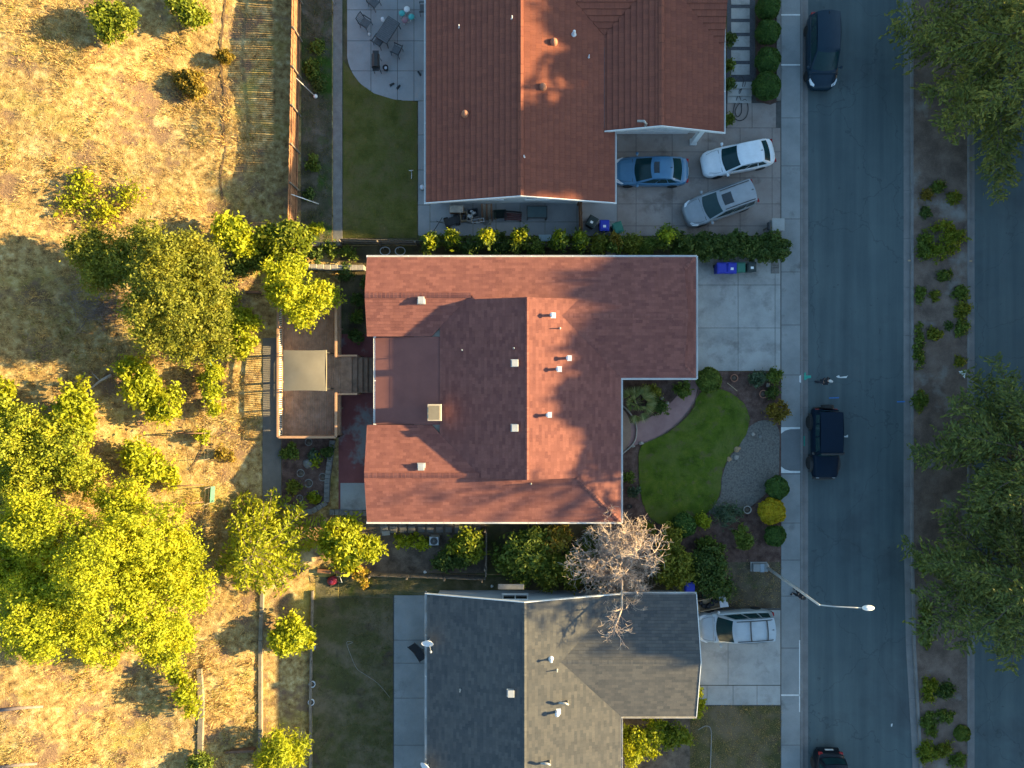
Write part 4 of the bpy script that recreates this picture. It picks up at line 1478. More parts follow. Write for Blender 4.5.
# unseen tree band past the avenue, heights and low filler shaped to shade the street
tb = []
prof = [(44, 13), (36, 14), (30, 12), (25, 13.6), (22, 13.8), (19.4, 14.2), (16.5, 16.4), (13.6, 13.0), (11, 12.4), (8.5, 12.9), (6.5, 13.7), (4, 14.0), (1.4, 13.8), (-1.2, 13.0), (-4, 11.6), (-7, 11.3), (-10, 11.4), (-12.3, 13.6), (-13.5, 11.5),
        (-14.6, 7.4), (-16.6, 8.6), (-19.0, 9.6), (-21.5, 9.4), (-25, 12), (-29, 12.5), (-35, 13), (-42, 13)]
for i, (y, h) in enumerate(prof):
    x = 47 + (i % 3) * 1.6
    tb.append((x, y, h - 2.4, 2.6, 2.0, 2.6))
    tb.append((x + 1, y + .5, h * .5, 3.2, 3.0, h * .42))
    tb.append((x - .5, y + .2, 2.6, 1.6, 3.0, 3.4))
    tb.append((x + 2.5, y + 1.4, 3.4, 1.6, 2.0, 4.0))
c_, n_ = crown_pts(tb, 230000, .35, 12)
u_, v_ = leaf_axes(n_, .5)
tag(quads_mesh('shade_tree_belt', c_, u_, v_, L['mid']), 'unseen band of tall trees beyond the far roadway, shaped to shade the street', None, None, 'stuff')

GH = 'trees and bushes on the dry hillside'
tree_px('oak_tree', 'tree', 'large olive green oak casting a long shadow over the dry grass', [(178, 285, 50, .62), (145, 255, 32, .6), (205, 310, 33, .5), (198, 262, 30, .55), (160, 322, 30, .5), (222, 345, 14, .4), (108, 262, 30, .42), (92, 250, 20, .4), (190, 345, 22, .4)], 6.2, L['olive'], 85000, .07, GH, .15, 18, .26, base=(165, 300))
tree_px('oak_tree', 'tree', 'biggest yellow green tree, spreading over the lower left hillside', [(95, 565, 62, .66), (160, 600, 48, .55), (50, 610, 46, .55), (40, 530, 40, .6), (150, 535, 40, .55), (190, 585, 26, .5), (95, 635, 36, .5), (172, 640, 28, .4), (20, 575, 34, .55), (125, 500, 26, .45), (186, 548, 24, .5)], 6.6, L['lime'], 140000, .066, GH, .14, 18, .3, base=(100, 590))
tree_px('bushy_tree', 'bush', 'broad low mid green thicket just above the biggest yellow green tree', [(30, 448, 42, .5), (70, 455, 34, .5), (10, 425, 28, .5), (88, 478, 22, .45), (28, 490, 34, .5)], 2.6, L['thicket'], 34000, .07, GH, .13, 14, .12)
tree_px('bushy_tree', 'bush', 'upright yellow bush beside the fallen pale branch', [(80, 398, 17, .55), (74, 418, 18, .5), (86, 428, 12, .4)], 2.2, L['yellow'], 4200, .10, GH, .16, 8, .08)
tree_px('bushy_tree', 'bush', 'rounded yellow green double bush below the oak', [(140, 385, 20, .55), (166, 402, 19, .5), (135, 370, 15, .5), (152, 398, 16, .4)], 2.2, L['yellow'], 8200, .095, GH, .15, 8, .08)
tree_px('bushy_tree', 'bush', 'scruffy yellow bush on open dry grass, above the big yellow green tree', [(138, 456, 17, .5), (152, 470, 15, .4), (172, 478, 10, .35)], 1.8, L['lime'], 3600, .10, GH, .16, 8, .07)
tree_px('bushy_tree', 'bush', 'bright bush at the left edge beside the low thicket', [(2, 395, 16, .5), (6, 412, 10, .5)], 1.8, L['yellow'], 1800, .10, GH, .14, 7, .07)
tree_px('round_bush', 'bush', 'large round green bush on dry grass near the top edge', [(112, 22, 19, .55), (125, 18, 13, .5), (102, 14, 12, .5), (112, 34, 12, .4)], 1.9, L['bright'], 5400, .09, GH, .14, 9, .07)
tree_px('round_bush', 'bush', 'green bush cut by the top edge of the photo', [(187, 10, 17, .55), (176, 3, 12, .5), (202, 20, 9, .4)], 1.7, L['bright'], 4000, .09, GH, .14, 8, .07)
tree_px('round_bush', 'bush', 'small dark yellowish bush standing alone below the two green ones', [(192, 83, 13, .5), (201, 90, 9, .4), (184, 78, 8, .4)], 1.3, L['rust'], 2600, .09, GH, .13, 7, .05)
tree_px('round_bush', 'bush', 'smallest dull bush beside the striped fence shadow', [(223, 56, 8, .5), (229, 60, 5, .4)], .9, L['rust'], 1000, .08, GH, .1, 5, .04)
tree_px('bushy_tree', 'tree', 'bright leafy tree overhanging the wooden deck', [(300, 292, 26, .68), (284, 282, 19, .6), (318, 300, 18, .6), (304, 314, 15, .5), (292, 268, 12, .5), (334, 298, 8, .5)], 4.4, L['lime'], 17000, .085, None, .15, 12, .12)
tree_px('bushy_tree', 'tree', 'bright green sapling at the foot of the tall redwood fence', [(285, 236, 16, .6), (300, 240, 12, .5), (270, 238, 12, .5)], 2.6, L['bright'], 4600, .11, GH, .17, 8, .08)
tree_px('bushy_tree', 'tree', 'pale green tree touching the oak crown near the end of the fence shadow', [(236, 236, 17, .6), (226, 228, 12, .6), (246, 246, 10, .4)], 2.8, L['lime'], 4400, .115, GH, .18, 8, .08)
tree_px('bushy_tree', 'bush', 'dark shaded bush between the sapling and the leafy deck tree', [(258, 258, 14, .4), (240, 262, 12, .4), (278, 258, 12, .4)], 1.3, L['mid'], 4200, .09, GH, .14, 8, .06)
tree_px('bushy_tree', 'bush', 'yellow bush with dark gaps beside the green mesh fence', [(246, 330, 16, .55), (236, 318, 13, .5), (240, 346, 12, .45), (228, 300, 10, .4)], 1.9, L['yellow'], 5200, .09, GH, .15, 8, .06)
tree_px('bushy_tree', 'bush', 'narrow climber grown along the green mesh fence', [(215, 350, 9, .55), (214, 372, 10, .5), (213, 392, 9, .5), (207, 382, 8, .4), (216, 408, 7, .4)], 1.7, L['lime'], 3800, .085, GH, .13, 7, .05)
tree_px('bushy_tree', 'bush', 'small weed bush inside the wire pen', [(203, 437, 7, .5)], .9, L['yellow'], 700, .08, GH, .1, 5, .03)
tree_px('bushy_tree', 'bush', 'loose dull bush on bare ground between the wire pen and the deck', [(222, 452, 6, .5), (230, 458, 5, .4)], .6, L['rust'], 500, .07, GH, .09, 5, .03)
tree_px('bushy_tree', 'bush', 'straggly olive bush at the lower edge of the biggest tree', [(186, 690, 14, .5), (192, 706, 9, .4), (180, 672, 10, .4)], 1.6, L['yellow'], 1700, .10, GH, .2, 7, .05)
tree_px('bushy_tree', 'bush', 'low bush at the bottom edge on the dry terrace', [(204, 762, 11, .5), (196, 768, 9, .4)], 1.3, L['mid'], 1600, .09, GH, .14, 6, .05)
tree_px('bushy_tree', 'bush', 'sparse yellow weeds above the oak crown', [(85, 185, 16, .4), (70, 205, 12, .4), (130, 196, 12, .4), (100, 215, 14, .4)], .55, L['yellow'], 1700, .09, GH, .3, 8, .02)
g0 = G(265, 548, 1.5)
cedar('feathery_conifer', g0, 5.0, 3.6, 'feathery yellow green conifer between the biggest tree and the backyards', 'tree', None, 31, L['yellow'], 1.0, .1)
tree_px('bushy_tree', 'bush', 'leafy lime bush at the end of the dead grass terrace', [(292, 634, 19, .55), (280, 640, 12, .5), (303, 642, 12, .4)], 2.1, L['lime'], 4600, .10, None, .15, 9, .07)
tree_px('spiky_bush', 'bush', 'spiky lime bush at the bottom edge beside the patchy lawn', [(281, 748, 22, .55), (270, 760, 15, .4), (296, 752, 12, .4)], 2.2, L['lime'], 5200, .13, None, .17, 10, .07, aspect=.22)
tree_px('fruit_tree', 'tree', 'big yellow leafed fruit tree at the corner of the middle house', [(345, 538, 20, .62), (362, 548, 17, .55), (330, 542, 12, .5), (350, 558, 15, .45), (374, 548, 10, .4)], 3.4, L['yellow'], 6800, .115, None, .17, 9, .10)
tree_px('bushy_tree', 'bush', 'low pinkish leaved bush under the yellow fruit tree', [(358, 572, 9, .5), (364, 578, 6, .4)], 1.0, L['orange'], 900, .08, None, .1, 5, .04)
tree_px('leafy_shrub', 'shrub', 'bright green shrub in the dark side yard near the cross fence', [(468, 538, 11, .6), (474, 550, 9, .5), (462, 545, 9, .5)], 2.4, L['bright'], 2600, .12, None, .16, 7, .05)
tree_px('leafy_shrub', 'shrub', 'dark spreading shrub on shaded soil beside the bright green one', [(452, 556, 13, .5), (440, 562, 9, .4), (462, 560, 9, .4)], 1.3, L['dark'], 2600, .09, None, .13, 7, .05)
tree_px('leafy_shrub', 'shrub', 'pale speckled shrub beside the square stepping stones', [(403, 541, 9, .5), (412, 540, 7, .4)], .9, L['yellow'], 800, .08, None, .1, 5, .03)
tree_px('leafy_shrub', 'shrub', 'small yellowish shrub next to the square white utility unit', [(422, 543, 7, .5)], .8, L['lime'], 600, .075, None, .09, 5, .03)
GS_ = 'shrubs massed between the middle and the grey roofed house'
tree_px('leafy_shrub', 'shrub', 'glossy green shrub west of the bare pink tree', [(525, 552, 19, .6), (512, 558, 14, .5), (535, 538, 13, .6), (540, 566, 14, .5), (520, 572, 11, .4)], 2.4, L['mid'], 7000, .115, GS_, .18, 9, .08)
tree_px('flowering_shrub', 'shrub', 'orange and yellow flowering shrub below the red eave', [(552, 540, 12, .6), (562, 536, 9, .6), (545, 550, 8, .5)], 2.1, L['orange'], 2100, .11, GS_, .15, 7, .05)
tree_px('leafy_shrub', 'shrub', 'dusty green shrub below the orange flowers beside the grey roof', [(562, 565, 16, .55), (575, 575, 13, .5), (548, 576, 12, .5), (582, 555, 11, .5)], 2.2, L['olive'], 4600, .09, GS_, .16, 8, .06)
tree_px('leafy_shrub', 'shrub', 'deep green shrub under the middle of the bare pink tree', [(588, 545, 13, .5), (600, 560, 12, .5), (596, 575, 12, .4)], 1.7, L['mid'], 2800, .09, GS_, .15, 8, .05)
tree_px('leafy_shrub', 'shrub', 'big olive shrub on the street side of the bare pink tree', [(676, 560, 17, .6), (668, 545, 12, .5), (680, 574, 13, .5), (665, 578, 11, .5), (672, 532, 9, .4)], 2.3, L['olive'], 6200, .085, GS_, .14, 9, .07)
tree_px('leafy_shrub', 'shrub', 'dark green shrub above the tall blue bin by the driveway', [(708, 558, 14, .55), (717, 570, 12, .5), (700, 572, 11, .5)], 1.7, L['dark'], 4600, .085, GS_, .14, 8, .06)
tree_px('leafy_shrub', 'shrub', 'dark shrub leaning over the wooden crate by the driveway', [(710, 585, 13, .5), (722, 588, 9, .4)], 1.5, L['dark'], 2600, .085, GS_, .14, 8, .06)
tree_px('leafy_shrub', 'shrub', 'golden sunlit shrub filling the corner of the grey roof', [(640, 738, 17, .6), (632, 752, 13, .5), (655, 730, 13, .5), (628, 730, 10, .5), (650, 748, 9, .4)], 1.9, L['yellow'], 5200, .085, None, .13, 8, .06)
tree_px('leafy_shrub', 'shrub', 'lime green shrub next to the golden one at the grey roof', [(675, 732, 11, .55), (682, 738, 8, .4), (668, 742, 7, .4)], 1.7, L['bright'], 2400, .085, None, .12, 7, .05)
tree_px('leafy_shrub', 'shrub', 'narrow yellowish shrub at the grey house driveway corner', [(698, 694, 6, .55), (698, 704, 6, .5), (697, 712, 5, .4)], 1.6, L['yellow'], 1300, .08, None, .1, 5, .04)


def bare_tree(px, py, label):
    """leafless tree: recursive branching down to fine pinkish twigs"""
    g = random.Random(7)
    g0 = G(px, py)
    t = thing('bare_tree', label, 'tree', g0)
    big, tw = MB(), MB()

    def grow(p, d, L_, r, lev):
        n = 4 if lev < 3 else 3
        pts = [p]
        q = d.copy()
        for i in range(n):
            q = (q + Vector((g.gauss(0, .16), g.gauss(0, .16), g.gauss(.03, .10)))).normalized()
            pts.append(pts[-1] + q * L_ / n)
        rs = [r * (1 - .45 * i / n) for i in range(n + 1)]
        (big if lev < 3 else tw).tube(pts, rs, 7 if lev < 2 else (5 if lev < 3 else 3), caps=False)
        if lev >= 6:
            return
        kids = (5, 5, 4, 4, 4, 4)[lev]
        for i in range(kids):
            at = pts[-1] if i == 0 else pts[1 + int(g.random() * n * .999)]
            ax = Vector((g.gauss(0, 1), g.gauss(0, 1), g.gauss(0, .55))).normalized()
            nd = (q * (.85 if i == 0 else .35) + ax * .8).normalized()
            nd.z = nd.z * .75 + .05
            grow(at, nd.normalized(), L_ * g.uniform(.55, .82), max(.011, r * (.62 if i == 0 else .42)), lev + 1)
    for k, (az, tl, ln) in enumerate(((.4, 1.05, 1.5), (1.3, .95, 1.9), (2.2, 1.05, 1.6), (3.2, 1.1, 1.65), (4.2, 1.0, 1.4), (5.0, .7, 1.3), (5.8, 1.05, 1.5))):
        d = Vector((math.cos(az) * tl, math.sin(az) * tl, .75)).normalized()
        grow(Vector((0, 0, 1.1)), d, ln, .12, 1)
    big.tube([(0, 0, -.2), (.03, 0, .6), (0, 0, 1.15)], [.17, .14, .12], 9)
    # the long limb that hangs out over the grey roof
    p = [Vector((0, 0, 1.2)), Vector((.1, -.9, 2.7)), Vector((-.1, -2.2, 3.9)), Vector((-.6, -3.2, 4.4))]
    big.tube(p, [.09, .075, .055, .03], 7)
    for q in p[2:] + [p[2].lerp(p[3], .5)]:
        for j in range(3):
            grow(q, Vector((g.gauss(-.3, .6), g.gauss(-.6, .4), g.gauss(.1, .2))).normalized(), .62, .03, 4)
    big.build('trunk', M['dead'], t, True)
    tw.build('crown', M['dead'], t, False)
    return t


bare_tree(614, 556, 'bare pinkish tree whose twigs hang over the grey roof')
tb_ = thing('bare_thicket', 'low bare thicket of grey twigs in the oak shade', 'shrub', G(104, 308))
mb = MB()
for i in range(110):
    p = Vector((random.gauss(0, .9), random.gauss(0, .7), 0))
    q = p + Vector((random.gauss(0, .4), random.gauss(0, .4), random.uniform(.4, 1.0)))
    p.z = gz(p.x + tb_.location.x, p.y + tb_.location.y) - tb_.location.z
    mb.tube([p, q], [.018, .006], 4)
    for j in range(3):
        mb.tube([p.lerp(q, .6), q + Vector((random.gauss(0, .35), random.gauss(0, .35), random.gauss(0, .2)))], [.01, .004], 3)
mb.build('crown', M['twig'], tb_)

# ---------- hedge row between the north and middle lots
GHD = 'hedge shrubs in a row along the red roof eave'
hedge = [(431, 242, 9, 'yellow', 1.9, 'first shrub of the hedge row, sunlit tip coloured yellow, beside the lawn path'),
         (453, 240, 9, 'yellow', 1.9, 'hedge shrub with sunlit tip coloured yellow below the mattress like box of the junk pile'),
         (470, 246, 9, 'dark', 1.5, 'low dark hedge shrub below the middle of the junk pile'),
         (486, 238, 10, 'yellow', 2.3, 'tallest bright yellow hedge shrub, by the wheel of the junk pile'),
         (502, 246, 10, 'dark', 1.5, 'dark green hedge shrub between two with sunlit tops coloured yellow'),
         (518, 240, 10, 'yellow', 2.1, 'hedge shrub with sunlit top coloured yellow below the dark red bench'),
         (534, 246, 9, 'mid', 1.6, 'mid green hedge shrub beside the pale box'),
         (560, 241, 9, 'yellow', 2.0, 'lone yellow hedge shrub between the pale box and the board fence'),
         (580, 242, 8, 'yellow', 1.9, 'yellow hedge shrub at the foot of the board fence'),
         (598, 245, 9, 'olive', 1.7, 'olive hedge shrub below the tilted dark bin'),
         (613, 243, 9, 'rust', 1.8, 'rusty tinted hedge shrub below the blue and green bins'),
         (634, 243, 10, 'olive', 1.7, 'olive hedge shrub facing the paved driveway beside the green bin'),
         (650, 246, 9, 'mid', 1.6, 'mid green hedge shrub between two taller ones on the driveway side'),
         (666, 238, 11, 'lime', 2.1, 'bushy lime hedge shrub below the silver car')]
for px, py, r_, mk, h_, lb in hedge:
    s_ = shrub(px, py, r_, h_, L['mid' if mk in ('yellow', 'lime', 'rust') else mk], lb, 'hedge shrub', GHD, 'hedge_shrub', leaf=.085, clump=.12, n=1500)
    if mk in ('yellow', 'lime', 'rust'):  # sunlit hedge tops put into leaf colour, other leaves on the upper crown
        c_, n_ = crown_pts([(random.uniform(-.1, .1), .05, h_ * .78, .36, .42, h_ * .3)], 420, .11, 5)
        u_, v_ = leaf_axes(n_, .095)
        quads_mesh('foliage', c_, u_, v_, L[mk], s_)
tH = thing('clipped_hedge', 'long clipped dark green hedge between the two driveways', 'hedge', W(731, 247))
bl = []
for i in range(22):
    p = W(681 + i * 4.9, 246 + random.uniform(-2, 2), 1.2)
    q = p - tH.location
    bl.append((q.x, q.y, .75, .62, .88 + random.uniform(-.06, .1), .82 + random.uniform(-.06, .08)))
foliage('foliage', bl, 30000, .075, L['dark'], tH, .08, 7, aspect=.6, shell=.7, zmin=.03)
mb = MB()
for i in range(14):
    x = -3.2 + i * .5
    mb.tube([(x, 0, -.05), (x + random.uniform(-.1, .1), random.uniform(-.2, .2), .9)], [.03, .012], 5)
mb.build('stem', M['bark'], tH)

# ---------- front garden plants
GF = 'clipped round bushes along the sidewalk'
for px, py, r_, lb in ((768, 7, 12, 'topmost round bush beside the pale wall, cut by the top edge'), (768, 32, 12, 'second round bush from the top beside the pale wall'),
                       (768, 60, 12.5, 'third round bush from the top beside the pale wall'), (767, 86, 14, 'largest round bush at the end of the pale wall, by the garden hose')):
    shrub(px, py, r_, 1.15, L['box'], lb, 'bush', GF, 'round_bush', leaf=.06, trim=True)
shrub(709, 380, 12.5, 1.3, L['mid'], 'bright round bush at the garage corner beside the path', 'bush', None, 'round_bush', leaf=.065, trim=True)
shrub(777, 488, 11.5, 1.1, L['box'], 'dark green ball bush against the sidewalk, above the golden one', 'bush', None, 'round_bush', leaf=.06, trim=True)
shrub(772, 511, 13.5, 1.1, L['gold'], 'golden yellow ball bush against the sidewalk', 'bush', None, 'round_bush', leaf=.06, trim=True)
shrub(744, 536, 12.5, 1.1, L['mid'], 'mid green rounded bush west of the golden one, below the empty round pot', 'bush', None, 'round_bush', leaf=.07)
shrub(775, 536, 10.5, .95, L['box'], 'small green ball bush just below the golden one', 'bush', None, 'round_bush', leaf=.06, trim=True)
shrub(684, 525, 12, 1.1, L['box'], 'dark round bush at the lower tip of the front lawn', 'bush', None, 'round_bush', leaf=.065, trim=True)
shrub(704, 521, 7, .7, L['yellow'], 'little yellow bush beside the lower tip of the front lawn', 'bush', None, 'small_bush', leaf=.07)
shrub(728, 515, 12.5, .9, L['grey'], 'open grey green agave like shrub beside the empty round pot', 'bush', None, 'spiky_bush', leaf=.17, aspect=.16, clump=.2, n=700)
shrub(778, 409, 12, 1.1, L['rust'], 'rusty orange brown bush by the sidewalk', 'bush', None, 'round_bush', leaf=.06)
shrub(758, 378, 8, .7, L['grey'], 'pale green bush at the driveway edge of the front garden', 'bush', None, 'small_bush', leaf=.07)
shrub(773, 378, 9, .8, L['mid'], 'green bush at the driveway corner by the sidewalk', 'bush', None, 'small_bush', leaf=.07)
shrub(772, 392, 6, .5, L['dark'], 'low dark plant beside the terracotta pot', 'plant', None, 'small_bush', leaf=.06, simple=True)
shrub(657, 406, 9, .7, L['dark'], 'dark green bush between the fan palm and the curved path', 'bush', None, 'round_bush', leaf=.07)
shrub(652, 392, 7, .9, L['olive'], 'small olive plant under the eave by the fan palm', 'bush', None, 'small_bush', leaf=.07)
shrub(682, 389, 9, .8, L['mid'], 'green bush tucked between eave and curved path', 'bush', None, 'round_bush', leaf=.07)
shrub(628, 480, 7, .6, L['mid'], 'low green plant under the eave west of the lawn', 'bush', None, 'small_bush', leaf=.08, n=500)
shrub(634, 492, 5, .5, L['grey'], 'little grey green plant at the west rim of the lawn', 'bush', None, 'small_bush', leaf=.07, n=350)
shrub(645, 528, 7, .7, L['olive'], 'olive plant between the lawn and the bare pink tree', 'bush', None, 'small_bush', leaf=.08)
shrub(712, 548, 14, .6, L['mid'], 'flat green plant on mulch above the dark driveway shrub', 'bush', None, 'small_bush', leaf=.08)


def palm(px, py, label):
    g0 = G(px, py)
    t = thing('fan_palm', label, 'palm', g0)
    mb = MB()
    mb.lathe([(.16, -.1), (.14, .4), (.12, .85), (.05, .95)], (0, 0, 0), 12)
    mb.build('trunk', M['bark'], t, True)
    c, u, v = [], [], []
    for i in range(17):
        az, el = i * 2.4, R(4 + 82 * ((i * 7) % 17) / 17)
        d = np.array([math.cos(az) * math.cos(el), math.sin(az) * math.cos(el), math.sin(el)])
        sdv = np.array([-math.sin(az), math.cos(az), 0])
        tip = np.array([0, 0, .85]) + d * random.uniform(.62, .85)
        for j in range(-7, 8):
            b = d * math.cos(j * .17) + sdv * math.sin(j * .17)
            b = b + np.array([0, 0, -.25])
            b /= np.linalg.norm(b)
            ln = .36 * math.cos(j * .12)
            c.append(tip + b * ln)
            v.append(b * ln)
            w_ = np.cross(b, d + np.array([.01, .02, .3]))
            u.append(w_ / np.linalg.norm(w_) * .035)
        c.append(np.array([0, 0, .85]) + d * .3)
        v.append(d * .3)
        u.append(sdv * .012)
    quads_mesh('frond', np.array(c), np.array(u), np.array(v), mat_leaf('palm_leaf', (.15, .19, .06), (.24, .27, .09), (.36, .36, .16)), t)


palm(634, 402, 'fan palm beside the porch under the roof corner')

# ---------- median planting
GM = 'low shrubs planted on the median'
def med(px, py, r_, h_, mk, lb, ry=None, tr=False):
    shrub(px, py, r_, h_, L[mk], lb, 'shrub', GM, 'median_shrub', leaf=.065, ry=ry, trim=tr)


med(941, 240, 22, .9, 'bright', 'largest bright green shrub filling the upper median', 22)
med(923, 246, 8, .6, 'mid', 'darker shrub hugging the kerb side of the largest median shrub', 14)
med(946, 276, 7, .5, 'mid', 'small shrub just below the largest median shrub', 6)
med(919, 294, 5.5, .5, 'mid', 'short kerbside shrub above the long clipped median strip', 9)
med(934, 295, 5, .4, 'olive', 'little olive shrub in the middle of the median soil', 5)
med(961, 292, 8, .6, 'mid', 'upper shrub of the three merged along the far kerb', 9)
med(961, 309, 8, .6, 'olive', 'middle shrub of the three merged along the far kerb', 9)
med(962, 327, 7, .6, 'mid', 'lower dark shrub of the three merged along the far kerb', 9)
med(918, 345, 5, .5, 'mid', 'long narrow clipped shrub strip at the near kerb of the median', 33)
med(933, 334, 7, .5, 'olive', 'yellowish shrub alone on bare soil beside the narrow strip', 6)
med(948, 327, 4, .3, 'dark', 'tiny dull shrub beside the three merged ones')
med(959, 361, 6, .4, 'olive', 'dull shrub above the small white sign base on the median', 6)
med(919, 402, 7, .6, 'mid', 'green kerbside shrub half under the cedar by the pale soil patch', 12)
med(937, 188, 6, .5, 'mid', 'shrub at the edge of the upper cedar shade')
med(953, 199, 6, .5, 'olive', 'yellowish small shrub just above the largest median shrub')
med(926, 196, 6, .4, 'rust', 'brownish low shrub beside the near kerb under the upper cedar')
med(924, 214, 6, .4, 'dark', 'dark low shrub between the brownish one and the largest median shrub')
med(926, 565, 9, .7, 'bright', 'bright shrub at the near kerb below the bare median patch', 11)
med(924, 625, 8, .6, 'mid', 'long green kerbside shrub under the lower cedar', 34)
med(928, 690, 8, .6, 'bright', 'kerbside shrub below the lower cedar branches', 16)
med(930, 722, 8, .6, 'mid', 'kerbside shrub across from the white road speck', 14)
med(928, 752, 9, .6, 'bright', 'last kerbside shrub at the bottom edge of the median', 14)
med(962, 733, 8, .6, 'mid', 'round green shrub alone beside the far kerb near the bottom', 8, True)
med(944, 748, 9, .6, 'olive', 'spreading shrub in the centre of the lower median', 8)
med(958, 760, 8, .6, 'mid', 'dark shrub close to the far kerb at the bottom edge', 7)
med(945, 715, 9, .5, 'mid', 'shrub in cedar shade above the round lone one', 6)
med(945, 690, 10, .5, 'dark', 'shaded shrub under the lowest cedar boughs', 9)

# ---------- small plants round the deck and yards
for px, py, r_, h_, mk, lb in ((358, 300, 6, .7, 'dark', 'dark plant beside the upper deck wall, nearest the fence'), (357, 318, 6, .6, 'mid', 'mid green plant beside the upper deck wall'), (356, 335, 6, .6, 'dark', 'dark plant beside the deck steps'),
                                (345, 272, 9, .8, 'dark', 'dark spreading plant below the low block wall'), (366, 284, 7, .8, 'dark', 'dark plant against the corner of the middle roof'),
                                (330, 250, 9, .7, 'mid', 'green creeper on the block wall behind the lawn'), (348, 252, 8, .7, 'mid', 'green creeper beside the lawn fence'), (314, 256, 8, .7, 'dark', 'dark creeper at the end of the concrete swale'),
                                (291, 452, 9, .5, 'mid', 'grassy plant in the block edged bed near the deck'), (313, 455, 5, .4, 'grey', 'pale plant in the middle of the block edged bed'), (328, 452, 5, .6, 'dark', 'dark plant at the patio side of the block edged bed'),
                                (293, 488, 7, .4, 'olive', 'olive plant at the path side of the block edged bed'), (314, 498, 5, .3, 'yellow', 'yellow plant by the rings of the block edged bed'), (316, 460, 5, .4, 'lime', 'lime plant beside the rock heap in the block edged bed'),
                                (318, 45, 8, .4, 'mid', 'green weeds beside the garden lamp pole'), (312, 70, 9, .5, 'mid', 'thick green weeds at the fence foot'), (320, 85, 7, .4, 'dark', 'dark weeds beside the gravel swale'), (313, 165, 9, .4, 'mid', 'weeds in the lower half of the fence bed'), (310, 195, 6, .4, 'dark', 'dark weeds near the leaning white pole'),
                                (316, 228, 8, .5, 'yellow', 'dry yellow weeds at the sunlit end of the fence bed'), (730, 40, 5, .8, 'dark', 'upper dark shrub between red roof and front path'), (729, 66, 5, .8, 'mid', 'green shrub between red roof and front path'), (729, 84, 5, .7, 'dark', 'lower dark shrub by the front steps'), (728, 120, 4, .7, 'mid', 'narrow plant at the garage wall beside the hose')):
    shrub(px, py, r_, h_, L[mk], lb, 'plant', None, 'garden_shrub', leaf=.075, simple=True, n=700)

# ---------- grass
def grass(name, n, inside, hgt, m, on=0.03, label=None, width=.012, lean=.5, clumpy=0):
    pts = []
    while sum(len(p) for p in pts) < n:
        pts.append(inside(n))
    p = np.vstack(pts)[:n]
    if clumpy:
        ctr = p[:: 12]
        p = ctr[rng.integers(0, len(ctr), n)] + rng.normal(size=(n, 2)) * clumpy
    z = np.array([gz(a_, b_) for a_, b_ in p]) + on
    h_ = hgt * rng.uniform(.5, 1.4, n)
    d = np.column_stack([rng.normal(size=n) * lean, rng.normal(size=n) * lean, np.ones(n)])
    d /= np.linalg.norm(d, axis=1, keepdims=True)
    v = d * (h_ / 2)[:, None]
    t = rng.uniform(0, math.pi, n)
    u = np.column_stack([np.cos(t), np.sin(t), np.zeros(n)]) * (width * rng.uniform(.6, 1.5, n))[:, None]
    c = np.column_stack([p, z]) + v
    o = quads_mesh(name, c, u, v, m)
    return tag(o, label, None, None, 'stuff')


def in_rect(px0, py0, px1, py1):
    a_, b_ = W(px0, py1), W(px1, py0)
    return lambda n: np.column_stack([rng.uniform(a_.x, b_.x, n), rng.uniform(a_.y, b_.y, n)])


def in_poly(px):
    q = np.array([W(*p)[:2] for p in px])

    def f(n):
        p = np.column_stack([rng.uniform(q[:, 0].min(), q[:, 0].max(), n), rng.uniform(q[:, 1].min(), q[:, 1].max(), n)])
        ins = np.zeros(n, bool)
        for i in range(len(q)):
            (x1, y1), (x2, y2) = q[i], q[(i + 1) % len(q)]
            c = (y1 > p[:, 1]) != (y2 > p[:, 1])
            ins ^= c & (p[:, 0] < (x2 - x1) * (p[:, 1] - y1) / (y2 - y1 + 1e-12) + x1)
        return p[ins]
    return f


def hill_patch(n):
    p = np.column_stack([rng.uniform(-33, -16.0, n * 3), rng.uniform(-27, 27, n * 3)])
    f = np.sin(p[:, 0] * .9 + 1.3 * np.sin(p[:, 1] * .37)) + np.sin(p[:, 1] * .71 + p[:, 0] * .33 + 2) + .8 * np.sin(p[:, 0] * 2.1 - p[:, 1] * 1.7)
    return p[f > rng.normal(.55, .5, len(p))][:n]


grass('dry_grass', 90000, lambda n: np.column_stack([rng.uniform(-33, -16.0, n), rng.uniform(-27, 27, n)]), .17, L['straw'], 0, 'short dry straw on the hillside', .013, 1.6, .12)
grass('dry_grass', 42000, hill_patch, .30, L['straw2'], 0, 'taller dry grass clumps on the hillside', .014, .75, .13)
grass('dry_grass', 9000, hill_patch, .22, L['weed'], 0, 'greenish weeds among the dry hillside grass', .02, .8, .18)
grass('grass', 9000, in_poly([(695 + (x - 695) * 1.012, 458 + (y - 458) * 1.012) for x, y in FL]), .06, L['blade'], .04, 'short green grass of the front lawn', .012, .6)
grass('grass', 9000, in_poly(lawn_n), .05, L['blade2'], .03, 'short dull grass of the shaded back lawn', .012, .6)
grass('grass', 9000, in_rect(313, 578, 393, 790), .07, L['blade2'], .02, 'patchy grass of the lower back lawn', .014, .7, .12)
grass('grass', 8000, in_rect(690, 705, 780, 790), .06, L['straw2'], .03, 'patchy grass of the lower front lawn', .014, .7, .12)
grass('grass', 5000, in_rect(302, 0, 332, 240), .08, L['blade2'], .03, 'weeds on the strip below the tall fence', .016, .7, .15)
grass('grass', 2500, in_rect(700, 563, 780, 607), .07, L['straw'], .02, 'dry tufts on the strip beside the street lamp', .014, .7, .12)

